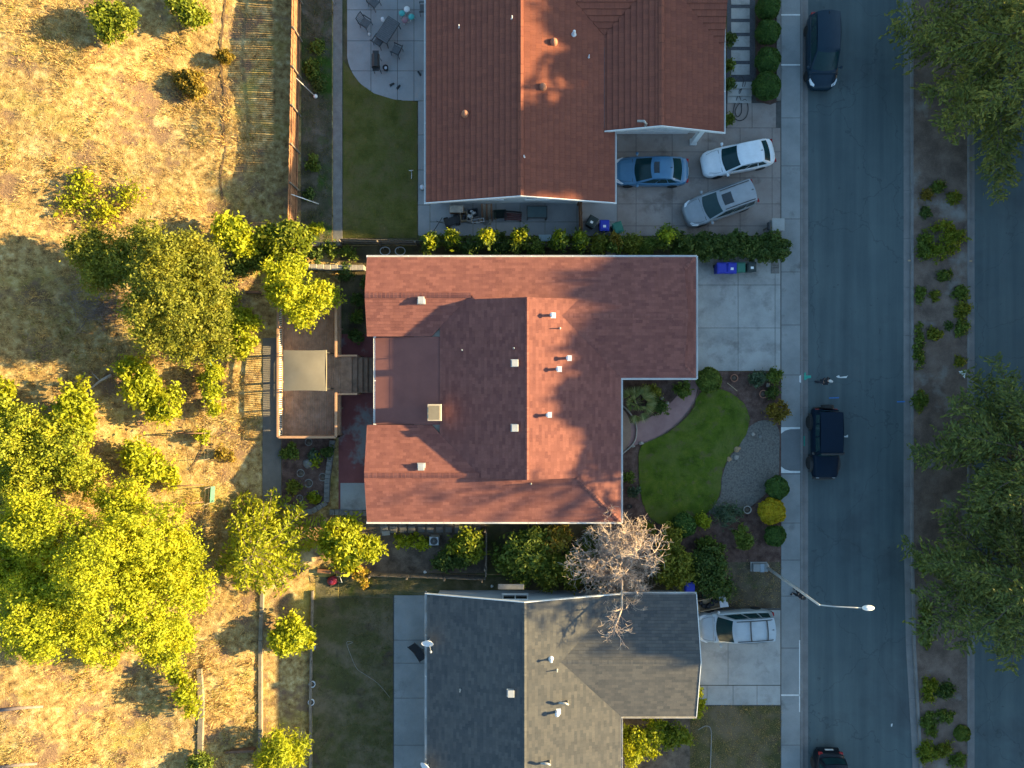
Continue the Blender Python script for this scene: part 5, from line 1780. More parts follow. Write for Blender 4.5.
# ------------------------------------------------------------------ vehicles
def car(label, cat, px, py, ang, pt, L_=4.6, Wd=1.8, roof=1.45, belt=.92, hood=.82, ws=(.22, .02), rw=(-.40, -.30), boxy=0.0, deckh=None,
        sunroof=False, rails=False, bars=False, spare=False, zb=.24, z0=-.135, wu=.60, name='parked_car', plate_rear=False, roofpaint=None):
    """front along +x. ws = windscreen foot and top, rw = rear glass foot and top, as fractions of the length from the middle"""
    p = W(px, py, z0 + .7)
    t = thing(name, label, cat, (p.x, p.y, z0), R(ang))
    hw = Wd / 2
    deckh = deckh or belt
    r = .34 if boxy < .5 else .40
    # body: lofted sections, nose to tail
    if boxy > .5:
        st = [(.500, .78, .62, .42), (.490, .86, .84, .36), (.44, .90, .93, .34), (.30, .93, .95, .34), (ws[0] + .02, .95, .97, .34), (0, .97, 1.0, .34), (-.3, .97, 1.0, .34), (-.44, .96, 1.0, .34), (-.485, .93, .98, .36), (-.497, .84, .80, .44)]
        st = [(x, w_, z * belt, b) for x, w_, z, b in st]
    else:
        st = [(.500, .46, hood * .62, .34), (.488, .66, hood * .76, .26), (.455, .84, hood * .87, .22), (.40, .94, hood * .95, .20), (.30, .985, hood, .20), (ws[0] + .02, 1.0, hood + .05, .20), (.08, 1.0, belt, .20), (-.12, 1.0, belt, .20),
              (-.28, .995, belt, .20), (-.38, .975, deckh, .21), (-.45, .90, deckh * .97, .24), (-.485, .76, deckh * .88, .28), (-.499, .60, deckh * .70, .36)]
    mb = MB()
    prof = lambda w_, zt, zb_: [(0, zt + .035), (.45 * w_, zt + .03), (.80 * w_, zt + .005), (.95 * w_, zt - .045), (1.0 * w_, zt - .15), (1.0 * w_, (zt + zb_) * .5), (.985 * w_, zb_ + .1), (.93 * w_, zb_)]
    rings = []
    for x, w_, zt, b_ in st:
        q = prof(hw * w_, zt, b_)
        rings.append([(x * L_, y, z) for y, z in q] + [(x * L_, -y, z) for y, z in q[:0:-1]])
    n = len(rings[0])
    vs = [v for r_ in rings for v in r_]
    fs = []
    for i in range(len(rings) - 1):
        for j in range(n):
            fs.append((i * n + j, (i + 1) * n + j, (i + 1) * n + (j + 1) % n, i * n + (j + 1) % n))
    fs.append(tuple(range(n)))
    fs.append(tuple(range(len(vs) - 1, len(vs) - n - 1, -1)))
    mb.mesh(vs, fs)
    # cabin patches
    wl, wt = hw * .93, hw * (wu + .17)
    if boxy > .5:
        wt = hw * .86
    xfl, xfu, xrl, xru = ws[0] * L_, ws[1] * L_, rw[0] * L_, rw[1] * L_
    zl, zr = belt - .02, roof - .05
    zfl = hood + .04
    bf, bu, br, bru = (.20, .12, .12, .08) if boxy < .5 else (.05, .04, .03, .02)
    cr = .055 if boxy < .5 else .02

    def edge(u, lowx, upx, b0, b1, sgn, v, zlo):
        s = v
        x = lowx + (upx - lowx) * s - sgn * (b0 + (b1 - b0) * s) * u * u
        return Vector((x, u * (wl * .97 + (wt - wl * .97) * s), zlo + (zr - zlo) * s + cr * (1 - u * u) * s))
    WS = lambda u, v: edge(u, xfl, xfu, bf, bu, 1, v, zfl)
    RW = lambda u, v: edge(u, xrl, xru, br, bru, -1, v, deckh)

    def ROOF(u, v):
        a_, b_ = WS(u, 1), RW(u, 1)
        q = a_.lerp(b_, v)
        q.z += .05 * math.sin(math.pi * v) * (1 if boxy < .5 else .3)
        return q

    def SIDE(s, tq, v):
        a_ = WS(s, 0).lerp(WS(s, 1), v)
        b_ = RW(s, 0).lerp(RW(s, 1), v)
        q = a_.lerp(b_, tq)
        q.z += .05 * math.sin(math.pi * tq) * v * (1 if boxy < .5 else .3)
        q.y += s * .035 * math.sin(math.pi * tq)
        return q

    def patch(mb_, F, u0, u1, v0, v1, nu=8, nv=4, off=0.0, flip=False, mi=0):
        g = [[F(u0 + (u1 - u0) * i / nu, v0 + (v1 - v0) * j / nv) for j in range(nv + 1)] for i in range(nu + 1)]
        base = []
        for i in range(nu + 1):
            for j in range(nv + 1):
                du = g[min(i + 1, nu)][j] - g[max(i - 1, 0)][j]
                dv = g[i][min(j + 1, nv)] - g[i][max(j - 1, 0)]
                nn = du.cross(dv)
                if nn.length > 1e-9:
                    nn.normalize()
                if flip:
                    nn = -nn
                base.append(g[i][j] + nn * off)
        fs_ = []
        m1 = nv + 1
        for i in range(nu):
            for j in range(nv):
                f = (i * m1 + j, (i + 1) * m1 + j, (i + 1) * m1 + j + 1, i * m1 + j + 1)
                fs_.append(f[::-1] if flip else f)
        mb_.mesh(base, fs_, mi)
    patch(mb, WS, -1, 1, 0, 1, 8, 3)
    patch(mb, RW, -1, 1, 0, 1, 8, 3, flip=True)
    for s in (-1, 1):
        patch(mb, lambda u, v: SIDE(s, u, v), 0, 1, 0, 1, 10, 3, flip=(s < 0))
    patch(mb, ROOF, -1, 1, 0, 1, 8, 8, flip=False)
    body = mb.build('body', pt, t)
    soft(body, 50)
    # glass
    mb = MB()
    patch(mb, WS, -.90, .90, .06, .95, 8, 4, .010)
    soft(mb.build('windscreen', M['cglass'], t))
    mb = MB()
    patch(mb, RW, -.86, .86, .12, .92, 8, 4, .010, flip=True)
    soft(mb.build('rear_window', M['cglass'], t))
    for s in (-1, 1):
        mb = MB()
        for u0, u1 in ((.07, .40), (.43, .70), (.73, .93)):
            patch(mb, lambda u, v: SIDE(s, u, v), u0, u1, .14 + (.25 if u0 < .1 and boxy < .5 else 0) * 0, .92, 4, 3, .012, flip=(s < 0))
        soft(mb.build('side_window', M['cglass'], t))
    # roof panel and seams
    mb = MB()
    patch(mb, ROOF, -.93, .93, .02, .98, 8, 8, .006)
    if roofpaint:
        soft(mb.build('roof', roofpaint, t))
    mb = MB()
    hx = lambda x: x * L_
    for s in (-1, 1):
        mb.tube([(hx(ws[0]) + .0, s * hw * .80, hood + .055), (hx(.34), s * hw * .80, hood + .012), (hx(.43), s * hw * .66, hood * .92 + .02)], .008, 4)
    mb.tube([(hx(ws[0]) + .03, y, hood + .075 - abs(y) * .02) for y in np.linspace(-hw * .8, hw * .8, 7)], .018, 5)
    mb.build('trim', M['black'], t)
    # bumpers / grille
    mb = MB()
    gx = hx(.487 if boxy < .5 else .492)
    mb.box(gx - .03, gx + .035, -hw * .48, hw * .48, hood * .48, hood * .66, bev=.015)
    mb.build('grille', M['black'], t)
    mb = MB()
    mb.box(hx(-.5) - (.10 if boxy > .5 else .02), hx(-.485), -hw * .78, hw * .78, zb + .12, zb + .34, bev=.04)
    mb.build('rear_bumper', M['black'] if boxy > .5 or rails else pt, t)
    if boxy > .5:
        mb = MB()
        mb.box(hx(.49), hx(.5) + .16, -hw * .86, hw * .86, .48, .68, bev=.05)
        mb.build('front_bumper', M['black'], t)
    # lamps
    for s in (-1, 1):
        mb = MB()
        if boxy > .5:
            mb.lathe([(.0, .03), (.085, .02), (.10, 0)], (0, 0, 0), 14)
            hl = mb.build('headlight', M['lens'], t, True)
            hl.rotation_euler = (0, R(90), 0)
            hl.location = (hx(.5) + .002, s * hw * .62, belt * .74)
        else:
            q = [(hx(.474), s * hw * .60), (hx(.452), s * hw * .82), (hx(.395), s * hw * .935), (hx(.372), s * hw * .91), (hx(.42), s * hw * .76), (hx(.452), s * hw * .58)]
            zz = [hood * .80, hood * .845, hood * .90, hood * .955, hood * .945, hood * .88]
            vs_ = [(x, y, z + .02) for (x, y), z in zip(q, zz)] + [(x, y, z - .06) for (x, y), z in zip(q, zz)]
            mb.mesh(vs_, [tuple(range(6)) if s < 0 else tuple(range(5, -1, -1))] + [(i, (i + 1) % 6, (i + 1) % 6 + 6, i + 6) for i in range(6)])
            mb.build('headlight', M['lens'], t)
        mb = MB()
        zt = deckh * .84
        mb.box(hx(-.497) - .01, hx(-.465), s * hw * .70 - .12, s * hw * .70 + .12, zt - .10, zt + .04, bev=.015)
        mb.build('tail_light', M['tail'], t)
        mb = MB()
        mx = hx(ws[0] - .055)
        mb.box(mx - .07, mx + .09, s * (hw + .12) - .085, s * (hw + .12) + .085, belt - .02, belt + .13, bev=.04)
        mb.tube([(mx, s * hw * .93, belt - .02), (mx, s * (hw + .1), belt + .03)], .025, 6)
        mb.build('wing_mirror', M['black'] if boxy > .5 else pt, t)
    # wheels
    for fx in (.30, -.30):
        for s in (-1, 1):
            wo = MB()
            wv = .20 if boxy < .5 else .26
            wo.lathe([(r * .62, -wv / 2), (r * .92, -wv / 2), (r, -wv / 2 + .03), (r, wv / 2 - .03), (r * .92, wv / 2), (r * .62, wv / 2)], (0, 0, 0), 24)
            w_ = wo.build('wheel', M['tyre'], t)
            w_.location = (fx * L_, s * (hw - (.10 if boxy < .5 else .02)), r)
            w_.rotation_euler = (R(90), 0, 0)
            ri = MB()
            ri.lathe([(.0, .075), (.06, .08), (.07, .05), (r * .45, .045), (r * .60, .085), (r * .64, .08)], (0, 0, 0), 20)
            ri.lathe([(r * .64, -.08), (r * .60, -.085), (r * .45, -.045), (.07, -.05), (.06, -.08), (.0, -.075)], (0, 0, 0), 20)
            ri.build('rim', M['gmetal'] if boxy < .5 else M['black'], w_, True)
    mb = MB()
    mb.box(hx(-.42), hx(.42), -hw * .8, hw * .8, .17, .30, bev=.03)
    mb.build('underbody', M['black'], t)
    if boxy > .5:
        for fx in (.30, -.30):
            for s in (-1, 1):
                mb = MB()
                pts = [(fx * L_ + math.cos(a_) * .56, s * (hw + .02), r + math.sin(a_) * .47) for a_ in np.linspace(.15, math.pi - .15, 9)]
                vs_ = []
                for x, y, z in pts:
                    vs_ += [(x, s * (hw - .12), z + .01), (x, s * (hw + .13), z), (x, s * (hw + .13), z - .07), (x, s * (hw - .12), z - .06)]
                fs_ = [(i * 4 + j, i * 4 + (j + 1) % 4, i * 4 + 4 + (j + 1) % 4, i * 4 + 4 + j) for i in range(8) for j in range(4)]
                mb.mesh(vs_, fs_)
                mb.build('wheel_arch', M['black'], t)
    if spare:
        mb = MB()
        mb.lathe([(.0, -.12), (.28, -.13), (.38, -.10), (.39, .08), (.30, .13), (.0, .11)], (0, 0, 0), 24)
        s_ = mb.build('spare_wheel', M['tyre'], t)
        s_.rotation_euler = (0, R(90), 0)
        s_.location = (hx(-.5) - .14, .05, .98)
        mb = MB()
        mb.box(hx(ws[1]) - .02, hx(ws[1]) + .10, -hw * .84, hw * .84, roof - .02, roof + .06, bev=.03)
        mb.build('light_bar', M['black'], t)
    if sunroof:
        mb = MB()
        patch(mb, ROOF, -.50, .50, .10, .36, 4, 4, .016)
        soft(mb.build('sunroof', M['glass'], t))
    if rails:
        for s in (-1, 1):
            mb = MB()
            pts = [ROOF(s * .86, v) + Vector((0, 0, .06 if .05 < v < .95 else .0)) for v in (.06, .10, .3, .5, .7, .9, .95)]
            mb.tube(pts, .026, 6)
            mb.build('roof_rail', M['black'], t)
    if bars:
        for v in (.40, .80):
            mb = MB()
            mb.tube([ROOF(u, v) + Vector((0, 0, .085 - (.03 if abs(u) < .5 else 0) * 0)) for u in np.linspace(-.86, .86, 7)], .034, 6)
            mb.build('roof_bar', M['black'], t)
    mb = MB()
    x = hx(-.5) - (.11 if boxy > .5 else .025)
    mb.box(x - .012, x, -.26, .26, deckh * .55, deckh * .55 + .15)
    mb.build('number_plate', M['white'], t)
    # aerial fin
    if boxy < .5:
        mb = MB()
        q = ROOF(0, .93)
        mb.mesh([(q.x + .12, q.y, q.z), (q.x - .06, q.y - .03, q.z), (q.x - .06, q.y + .03, q.z), (q.x - .05, q.y, q.z + .07)], [(0, 1, 3), (0, 3, 2), (1, 2, 3)])
        mb.build('aerial', M['black'], t)
    return t


pb = paint('blue_grey_paint', (.055, .165, .29))
pw = paint('white_paint_car', (.66, .70, .74))
ps = paint('silver_paint', (.27, .29, .31), .35, .2)
pk = paint('black_blue_paint', (.008, .026, .044), .3, 0, .35, .2)
pj = paint('matt_navy_paint', (.003, .012, .026), .5, 0, 0, .12)
pv = paint('pale_silver_paint', (.42, .45, .47), .3, .25)
pd = paint('black_paint', (.006, .010, .016), .35, 0, .3, .2)
car('blue grey sedan with dark sunroof, parked tight against the red tiled roof', 'car', 651, 171, 180, pb, 4.75, 1.82, 1.44, .93, .80, (.25, .02), (-.42, -.26), sunroof=True, z0=.025, deckh=.95)
car('white sedan parked at a slant on the upper driveway', 'car', 738, 158, 191.5, pw, 4.65, 1.78, 1.43, .92, .80, (.255, .045), (-.43, -.30), z0=.025, deckh=.96)
car('silver estate car with sunroof and roof rails, parked at a slant beside the hedge', 'car', 720, 203.5, 200, ps, 4.75, 1.84, 1.62, .98, .88, (.26, .07), (-.475, -.43), sunroof=True, rails=True, z0=.025)
car('dark blue black minivan parked by the kerb at the top of the street', 'car', 822.5, 51, 270, pk, 4.85, 1.88, 1.68, 1.0, .86, (.30, .10), (-.475, -.44))
car('boxy navy black off road car with spare wheel on its tail, parked at the kerb', 'car', 824.5, 443, 270, pj, 4.4, 1.66, 1.82, 1.18, 1.05, (.19, .13), (-.475, -.462), boxy=1, spare=True, deckh=1.15)
car('pale silver SUV with roof bars on the grey house driveway', 'car', 735, 626, 183.5, pv, 4.95, 1.90, 1.78, 1.05, .95, (.275, .09), (-.485, -.45), rails=True, bars=True, z0=.025)
car('black pickup like car cut off by the bottom edge of the street', 'car', 829, 789, 270, pd, 5.0, 1.86, 1.80, 1.15, 1.0, (.2, .12), (-.46, -.43), boxy=0)

# ------------------------------------------------------------------ fences and walls
def board_fence(label, a, b, h=1.8, board=.14, m=None, name='wooden_fence', post=2.4, dz=0.0, seed=1):
    """board fence following the ground between two world points; boards, rails and posts as parts"""
    g = random.Random(seed)
    a, b = Vector(a), Vector(b)
    t = thing(name, label, 'fence', (a.x, a.y, gz(a.x, a.y)))
    d = (b - a)
    L_ = math.hypot(d.x, d.y)
    d = Vector((d.x, d.y, 0)) / L_
    nrm = Vector((-d.y, d.x, 0))
    mb = MB()
    n = int(L_ / board)
    for i in range(n):
        p = a + d * (i * board)
        q = p + d * (board - .012 - (g.random() < .18) * .02)
        z = gz(p.x, p.y) + dz
        hh = h + g.uniform(-.03, .03)
        vs_ = []
        lean = g.uniform(-.015, .015)
        for s in (0, .02):
            for pt, zz in ((p, z), (q, z), (q, z + hh), (p, z + hh)):
                w_ = pt + nrm * (s + lean * (zz > z + .1))
                vs_.append((w_.x - a.x, w_.y - a.y, zz - t.location.z))
        mb.mesh(vs_, [(0, 1, 2, 3), (7, 6, 5, 4), (3, 2, 6, 7), (0, 4, 5, 1), (1, 5, 6, 2), (0, 3, 7, 4)])
    mb.build('fence_board', m or M['wood'], t)
    mb = MB()
    for zz in (.35, h - .3):
        pts = []
        for i in range(int(L_ / 1.5) + 2):
            p = a + d * min(L_, i * 1.5) + nrm * -.04
            pts.append((p.x - a.x, p.y - a.y, gz(p.x, p.y) + dz + zz - t.location.z))
        mb.tube(pts, .045, 4)
    mb.build('fence_rail', m or M['wood'], t)
    for i in range(int(L_ / post) + 1):
        p = a + d * (i * post) + nrm * -.09
        z = gz(p.x, p.y) + dz - t.location.z
        mb = MB()
        mb.box(p.x - a.x - .05, p.x - a.x + .05, p.y - a.y - .05, p.y - a.y + .05, z - .1, z + h + .06, bev=.01)
        mb.build('fence_post', M['oldwood'] if m is None else m, t)
    return t


def xy(px, py, h=0.0):
    g0 = G(px, py, h)
    return (g0.x, g0.y, 0)


board_fence('tall redwood board fence at the foot of the dry hillside', xy(297, 228), xy(302, -40), 1.85, seed=3)
board_fence('dark wooden fence below the shaded back lawn, ending behind the hedge row', xy(344, 243), xy(600, 249), 1.35, m=M['oldwood'], name='wooden_fence', seed=4)
board_fence('short reddish cross fence between the north house and the hedge', xy(579, 205), xy(580, 238), 1.7, m=M['wood'], seed=5)
board_fence('narrow cross fence in the side yard below the middle house', xy(487, 527), xy(487, 572), 1.5, m=M['oldwood'], seed=6)
board_fence('low weathered fence between the side yard and the lower lawn', xy(372, 572), xy(486, 576), 1.0, m=M['oldwood'], seed=7)


def low_wall(name, label, pts, w_, h_, m, cap=None, block=.4):
    """wall of jointed blocks following the ground"""
    P = [Vector(xy(*p)) for p in pts]
    t = thing(name, label, 'wall', (P[0].x, P[0].y, gz(P[0].x, P[0].y)))
    mb, mc = MB(), MB()
    o = Vector(t.location)
    for a, b in zip(P[:-1], P[1:]):
        L_ = (b - a).length
        n = max(1, int(L_ / block))
        d = (b - a) / L_
        ang = math.atan2(d.y, d.x)
        for i in range(n):
            c = a + d * ((i + .5) * L_ / n)
            z = gz(c.x, c.y) - o.z
            hl = L_ / n / 2 - .008
            c = c - o
            mb.box(c.x - hl, c.x + hl, c.y - w_ / 2, c.y + w_ / 2, z - .15, z + h_ + random.uniform(-.012, .012), rot=ang, bev=.02)
            if cap:
                mc.box(c.x - hl, c.x + hl, c.y - w_ / 2 - .03, c.y + w_ / 2 + .03, z + h_ + .013, z + h_ + .07, rot=ang, bev=.015)
    mb.build('wall_block', m, t)
    if cap:
        mc.build('wall_cap', cap, t)
    return t


low_wall('block_wall', 'low sunlit block wall behind the leafy deck tree', [(306, 268), (366, 269)], .28, .55, M['stone'], M['rock'])
low_wall('block_wall', 'dark retaining wall below the fence bed at the end of the swale', [(302, 246), (342, 245)], .25, .5, M['oldwood'])
low_wall('block_edging', 'pale block edging curving round the bed of rings, below the deck', [(333, 440), (328, 478), (327, 502), (313, 511), (302, 513), (289, 506), (282, 505)], .34, .22, M['stone'], None, .26)
low_wall('block_edging', 'grey block edging at the end of the red patio', [(330, 512), (368, 513)], .34, .18, M['stone'], None, .3)
low_wall('terrace_wall', 'thin concrete terrace wall down the middle of the dead grass', [(263, 585), (261, 640), (261, 700), (260, 790)], .24, .18, M['dust'], None, 1.5)
low_wall('terrace_wall', 'pale concrete terrace wall below the biggest tree', [(200, 668), (202, 700), (201, 740), (199, 800)], .34, .16, M['dust'], None, 1.5)
low_wall('terrace_wall', 'low dark edge between the dead grass and the patchy lower lawn', [(313, 590), (312, 640), (311, 700), (311, 790)], .14, .25, M['oldwood'], None, 1.2)
low_wall('timber_edge', 'short brown timber edge across the dead grass terrace', [(224, 752), (257, 747)], .16, .30, M['brown'], None, 1.2)
low_wall('timber_edge', 'brown timber edge with planks under the yellow fruit tree', [(318, 570), (346, 571)], .22, .35, M['wood'], None, .8)
low_wall('timber_edge', 'brown timber edge below the bush row at the oak', [(240, 262), (268, 263)], .16, .25, M['brown'], None, .8)
low_wall('timber_edge', 'short timber step in the soil between the oak and the deck tree', [(246, 292), (262, 293)], .16, .25, M['brown'], None, .8)

# wire pen with green mesh
t = thing('wire_fence', 'thin wire fence with green mesh panels beside the oak and the pen', 'fence', G(213, 330))
o = Vector(t.location)
line = [(215, 322), (213, 345), (211, 366), (212, 400), (212, 432), (212, 458), (213, 486), (212, 502), (208, 526)]
pts = [G(*p) for p in line]
for p in pts:
    mb = MB()
    mb.tube([p - o + Vector((0, 0, -.1)), p - o + Vector((0, 0, 1.15))], .022, 6)
    mb.build('fence_post', M['oldwood'], t, True)
mb = MB()
for zz in (.1, .6, 1.1):
    mb.tube([p - o + Vector((0, 0, zz)) for p in pts], .005, 4)
mb.build('fence_wire', M['oldwood'], t)
for i0, i1 in ((0, 1), (1, 2), (6, 7)):
    mb = MB()
    for a, b in zip(pts[i0:i1], pts[i0 + 1:i1 + 1]):
        a, b = a - o, b - o
        dx = Vector((.10, 0, 0))
        vs_ = [a + Vector((0, 0, .05)) + dx * 1.5, b + Vector((0, 0, .05)) + dx * 1.5, b + Vector((0, 0, .35)), a + Vector((0, 0, .35))]
        vs_ += [v + Vector((.015, 0, .005)) for v in vs_]
        mb.mesh(vs_, [(0, 1, 2, 3), (7, 6, 5, 4), (0, 4, 5, 1), (2, 6, 7, 3)])
    mb.build('mesh_panel', M['green'], t)
mb = MB()
a, b = G(212, 398) - o, G(212, 405) - o
mb.box(a.x, a.x + .2, b.y, a.y, a.z + .1, a.z + .5, bev=.02)
mb.build('mesh_panel', M['green'], t)
for la, lb_, lab in (((185, 432), (212, 432), 'thin dark rail across the top of the wire pen'), ((176, 484), (212, 482), 'rusty rail across the lower part of the wire pen'), ((176, 502), (211, 499), 'lowest rusty rail of the wire pen, near the biggest tree')):
    a, b = G(*la), G(*lb_)
    t2 = thing('fence_pipe', lab, 'rail', a)
    mb = MB()
    mb.tube([Vector((0, 0, 1.1)), b - a + Vector((0, 0, 1.1))], .035, 6)
    mb.build('rail_pipe', M['brown'], t2, True)
    mb = MB()
    mb.tube([Vector((0, 0, -.1)), Vector((0, 0, 1.15))], .04, 6)
    mb.build('fence_post', M['brown'], t2, True)
mb = MB()
a, b = G(88, 392), G(114, 375)
mid = (a + b) * .5
o_ = [a + Vector((0, 0, .12)), mid + Vector((.05, .15, .2)), b + Vector((0, 0, .3))]
mb.tube(o_, [.04, .07, .10], 8)
mb.tube([o_[1], o_[1] + Vector((-.4, .5, .15))], [.04, .015], 6)
tag(mb.build('fallen_branch', M['rock'], smooth=True), 'pale fallen branch lying on the dry grass between two yellow bushes', 'branch')
for i, (pa, pb_, lb_) in enumerate((((-4, 710), (44, 706), 'thin grey log laid for a shadow line on the dry grass below the biggest tree'), ((-4, 767), (38, 763), 'thin grey log laid for a shadow line near the bottom left corner'))):  # logs put in for dark linear shadow lines on the grass
    mb = MB()
    a, b = G(*pa), G(*pb_)
    mb.tube([a + Vector((0, 0, .08)), (a + b) / 2 + Vector((0, .05, .1)), b + Vector((0, 0, .08))], [.11, .10, .07], 9)
    tag(mb.build('fallen_log', M['twig'], smooth=True), lb_, 'log')

# ------------------------------------------------------------------ deck
DZ = .95
p0 = W(282, 437, DZ)
p1 = W(345, 300, DZ)
dx0, dy0, dx1, dy1 = p0.x, p0.y, p1.x - .28, p1.y
dk = thing('wooden_deck', 'raised brown wooden deck with slatted railings behind the middle house', 'deck', ((dx0 + dx1) / 2, (dy0 + dy1) / 2, 0))
mb = MB()
n = int((dx1 - dx0) / .145)
for i in range(n):
    x = dx0 + i * (dx1 - dx0) / n
    for ya, yb in ((dy0, dy0 + 4.0), (dy0 + 4.006, dy1)):
        mb.box(x + .004, x + (dx1 - dx0) / n - .004, ya, yb, DZ - .035, DZ + random.uniform(-.003, .003), bev=.005)
mb.build('deck_floor', M['deck'], dk, world=True)
mb = MB()
for x in np.linspace(dx0 + .1, dx1 - .1, 4):
    for y in np.linspace(dy0 + .1, dy1 - .1, 6):
        mb.box(x - .05, x + .05, y - .05, y + .05, gz(x, y) - .1, DZ - .2)
mb.box(dx0, dx1, dy0, dy0 + .05, DZ - .22, DZ - .04)
mb.box(dx0, dx1, dy1 - .05, dy1, DZ - .22, DZ - .04)
mb.box(dx0, dx0 + .05, dy0 + .05, dy1 - .05, DZ - .22, DZ - .04)
mb.box(dx1 - .05, dx1, dy0 + .05, dy1 - .05, DZ - .22, DZ - .04)
mb.build('deck_frame', M['deck'], dk, world=True)


def railing(a, b, solid=False):
    a, b = Vector((a[0], a[1], DZ)), Vector((b[0], b[1], DZ))
    d = b - a
    L_ = d.length
    ang = math.atan2(d.y, d.x)
    c = (a + b) / 2
    mb = MB()
    mb.box(c.x - L_ / 2, c.x + L_ / 2, c.y - .075, c.y + .075, DZ + .96, DZ + 1.0, rot=ang, bev=.01)
    mb.box(c.x - L_ / 2, c.x + L_ / 2, c.y - .02, c.y + .02, DZ + .86, DZ + .95, rot=ang)
    mb.box(c.x - L_ / 2, c.x + L_ / 2, c.y - .02, c.y + .02, DZ + .08, DZ + .17, rot=ang)
    for q in np.linspace(0, 1, max(2, int(L_ / 1.6) + 1)):
        p = a.lerp(b, float(q))
        mb.box(p.x - .05, p.x + .05, p.y - .05, p.y + .05, DZ - .3, DZ + .955, rot=ang)
    r_ = mb.build('railing', M['rail'], dk, world=True)
    mb = MB()
    n = int(L_ / (.115 if not solid else .15))
    for i in range(1, n):
        p = a + d * (i / n)
        hw_ = .02 if not solid else .07
        mb.box(p.x - hw_, p.x + hw_, p.y + .022, p.y + .045, DZ + .06, DZ + .93, rot=ang, c=(p.x, p.y))
    mb.build('baluster', M['white'] if not solid else M['rail'], r_)


sy0, sy1 = W(0, 393, DZ).y, W(0, 357, DZ).y
railing((dx0 + .06, dy0 + .06), (dx0 + .06, dy1 - .06))
railing((dx0 + .1, dy0 + .06), (dx1 - .06, dy0 + .06), True)
railing((dx1 - .06, dy0 + .06), (dx1 - .06, sy0), True)
railing((dx1 - .06, sy1), (dx1 - .06, dy1 - .06), True)
sx = W(364, 0).x
mb = MB()
mb.box(dx1 + .002, dx1 + .7, sy0, sy1, DZ - .06, DZ - .01, bev=.006)
for i in range(4):
    xa = dx1 + .7 + i * .3
    mb.box(xa + .004, xa + .296, sy0, sy1, DZ - .05 - (i + 1) * .19, DZ - .01 - (i + 1) * .19, bev=.006)
    mb.box(xa + .006, xa + .03, sy0 + .01, sy1 - .01, DZ - .01 - (i + 1) * .19, DZ - .06 - i * .19)
for y in (sy0 + .02, sy1 - .06):
    mb.mesh([(dx1 + .05, y, DZ - .3), (dx1 + .7, y, DZ - .3), (dx1 + 1.95, y, .03), (dx1 + 1.95, y, .14), (dx1 + .7, y, DZ - .06), (dx1 + .05, y, DZ - .06),
             (dx1 + .05, y + .04, DZ - .3), (dx1 + .7, y + .04, DZ - .3), (dx1 + 1.95, y + .04, .03), (dx1 + 1.95, y + .04, .14), (dx1 + .7, y + .04, DZ - .06), (dx1 + .05, y + .04, DZ - .06)],
            [(0, 1, 2, 3, 4, 5), (11, 10, 9, 8, 7, 6)] + [(i, i + 6, (i + 1) % 6 + 6, (i + 1) % 6) for i in range(6)])
mb.build('stairs', M['deck'], dk, world=True)
for y in (sy0 - .05, sy1 + .05):
    mb = MB()
    mb.box(dx1 + .02, dx1 + 1.25, y - .06, y + .06, DZ + .86, DZ + .91, bev=.01)
    for x in (dx1 + .1, dx1 + 1.15):
        mb.box(x - .045, x + .045, y - .045, y + .045, .02, DZ + .858)
    mb.build('stair_rail', M['rail'], dk, world=True)
mb = MB()
a, b = W(366, 380), W(372, 366)
mb.box(a.x, b.x, a.y, b.y, .026, .045, bev=.008)
tag(mb.build('door_mat', M['black']), 'dark doormat on the red patio at the foot of the deck steps', 'doormat')

# square canopy on the deck
CZ = 3.15
c0, c1 = W(283, 391, CZ), W(326, 350, CZ)
cn = thing('square_canopy', 'square tan canopy on posts over the middle of the deck', 'canopy', ((c0.x + c1.x) / 2, (c0.y + c1.y) / 2, DZ))
hx_, hy_ = (c1.x - c0.x) / 2, (c1.y - c0.y) / 2
mb = MB()
N = 10
vs_, fs_ = [], []
for i in range(N + 1):
    for j in range(N + 1):
        u, v = i / N * 2 - 1, j / N * 2 - 1
        q = 1 - .03 * (1 - v * v) if abs(u) > .99 else 1
        r_ = 1 - .025 * (1 - u * u) if abs(v) > .99 else 1
        vs_.append((u * hx_ * q, v * hy_ * r_, CZ - DZ + .16 * (1 - abs(v)) + .05 * (1 - u * u) - .05 * max(abs(u), abs(v))))
fs_ = [(i * (N + 1) + j, (i + 1) * (N + 1) + j, (i + 1) * (N + 1) + j + 1, i * (N + 1) + j + 1) for i in range(N) for j in range(N)]
mb.mesh(vs_, fs_)
for s in (-1, 1):
    for k_ in range(2):
        a = (-hx_, s * hy_) if k_ else (s * hx_, -hy_)
        b = (hx_, s * hy_) if k_ else (s * hx_, hy_)
        z = CZ - DZ - .05
        mb.mesh([(a[0], a[1], z), (b[0], b[1], z), (b[0], b[1], z - .16), (a[0], a[1], z - .16)], [(0, 1, 2, 3)])
soft(mb.build('canopy_cloth', M['canvas'], cn), 35)
for sx_ in (-1, 1):
    for sy_ in (-1, 1):
        mb = MB()
        mb.tube([(sx_ * (hx_ - .12), sy_ * (hy_ - .12), 0), (sx_ * (hx_ - .12), sy_ * (hy_ - .12), CZ - DZ - .06)], .035, 8)
        mb.build('canopy_post', M['iron'], cn, True)
mb = MB()
for s in (-1, 1):
    mb.tube([(s * (hx_ - .12), -hy_ + .12, CZ - DZ - .09), (s * (hx_ - .12), hy_ - .12, CZ - DZ - .09)], .025, 6)
    mb.tube([(-hx_ + .12, s * (hy_ - .12), CZ - DZ - .09), (hx_ - .12, s * (hy_ - .12), CZ - DZ - .09)], .025, 6)
mb.build('canopy_frame', M['iron'], cn)

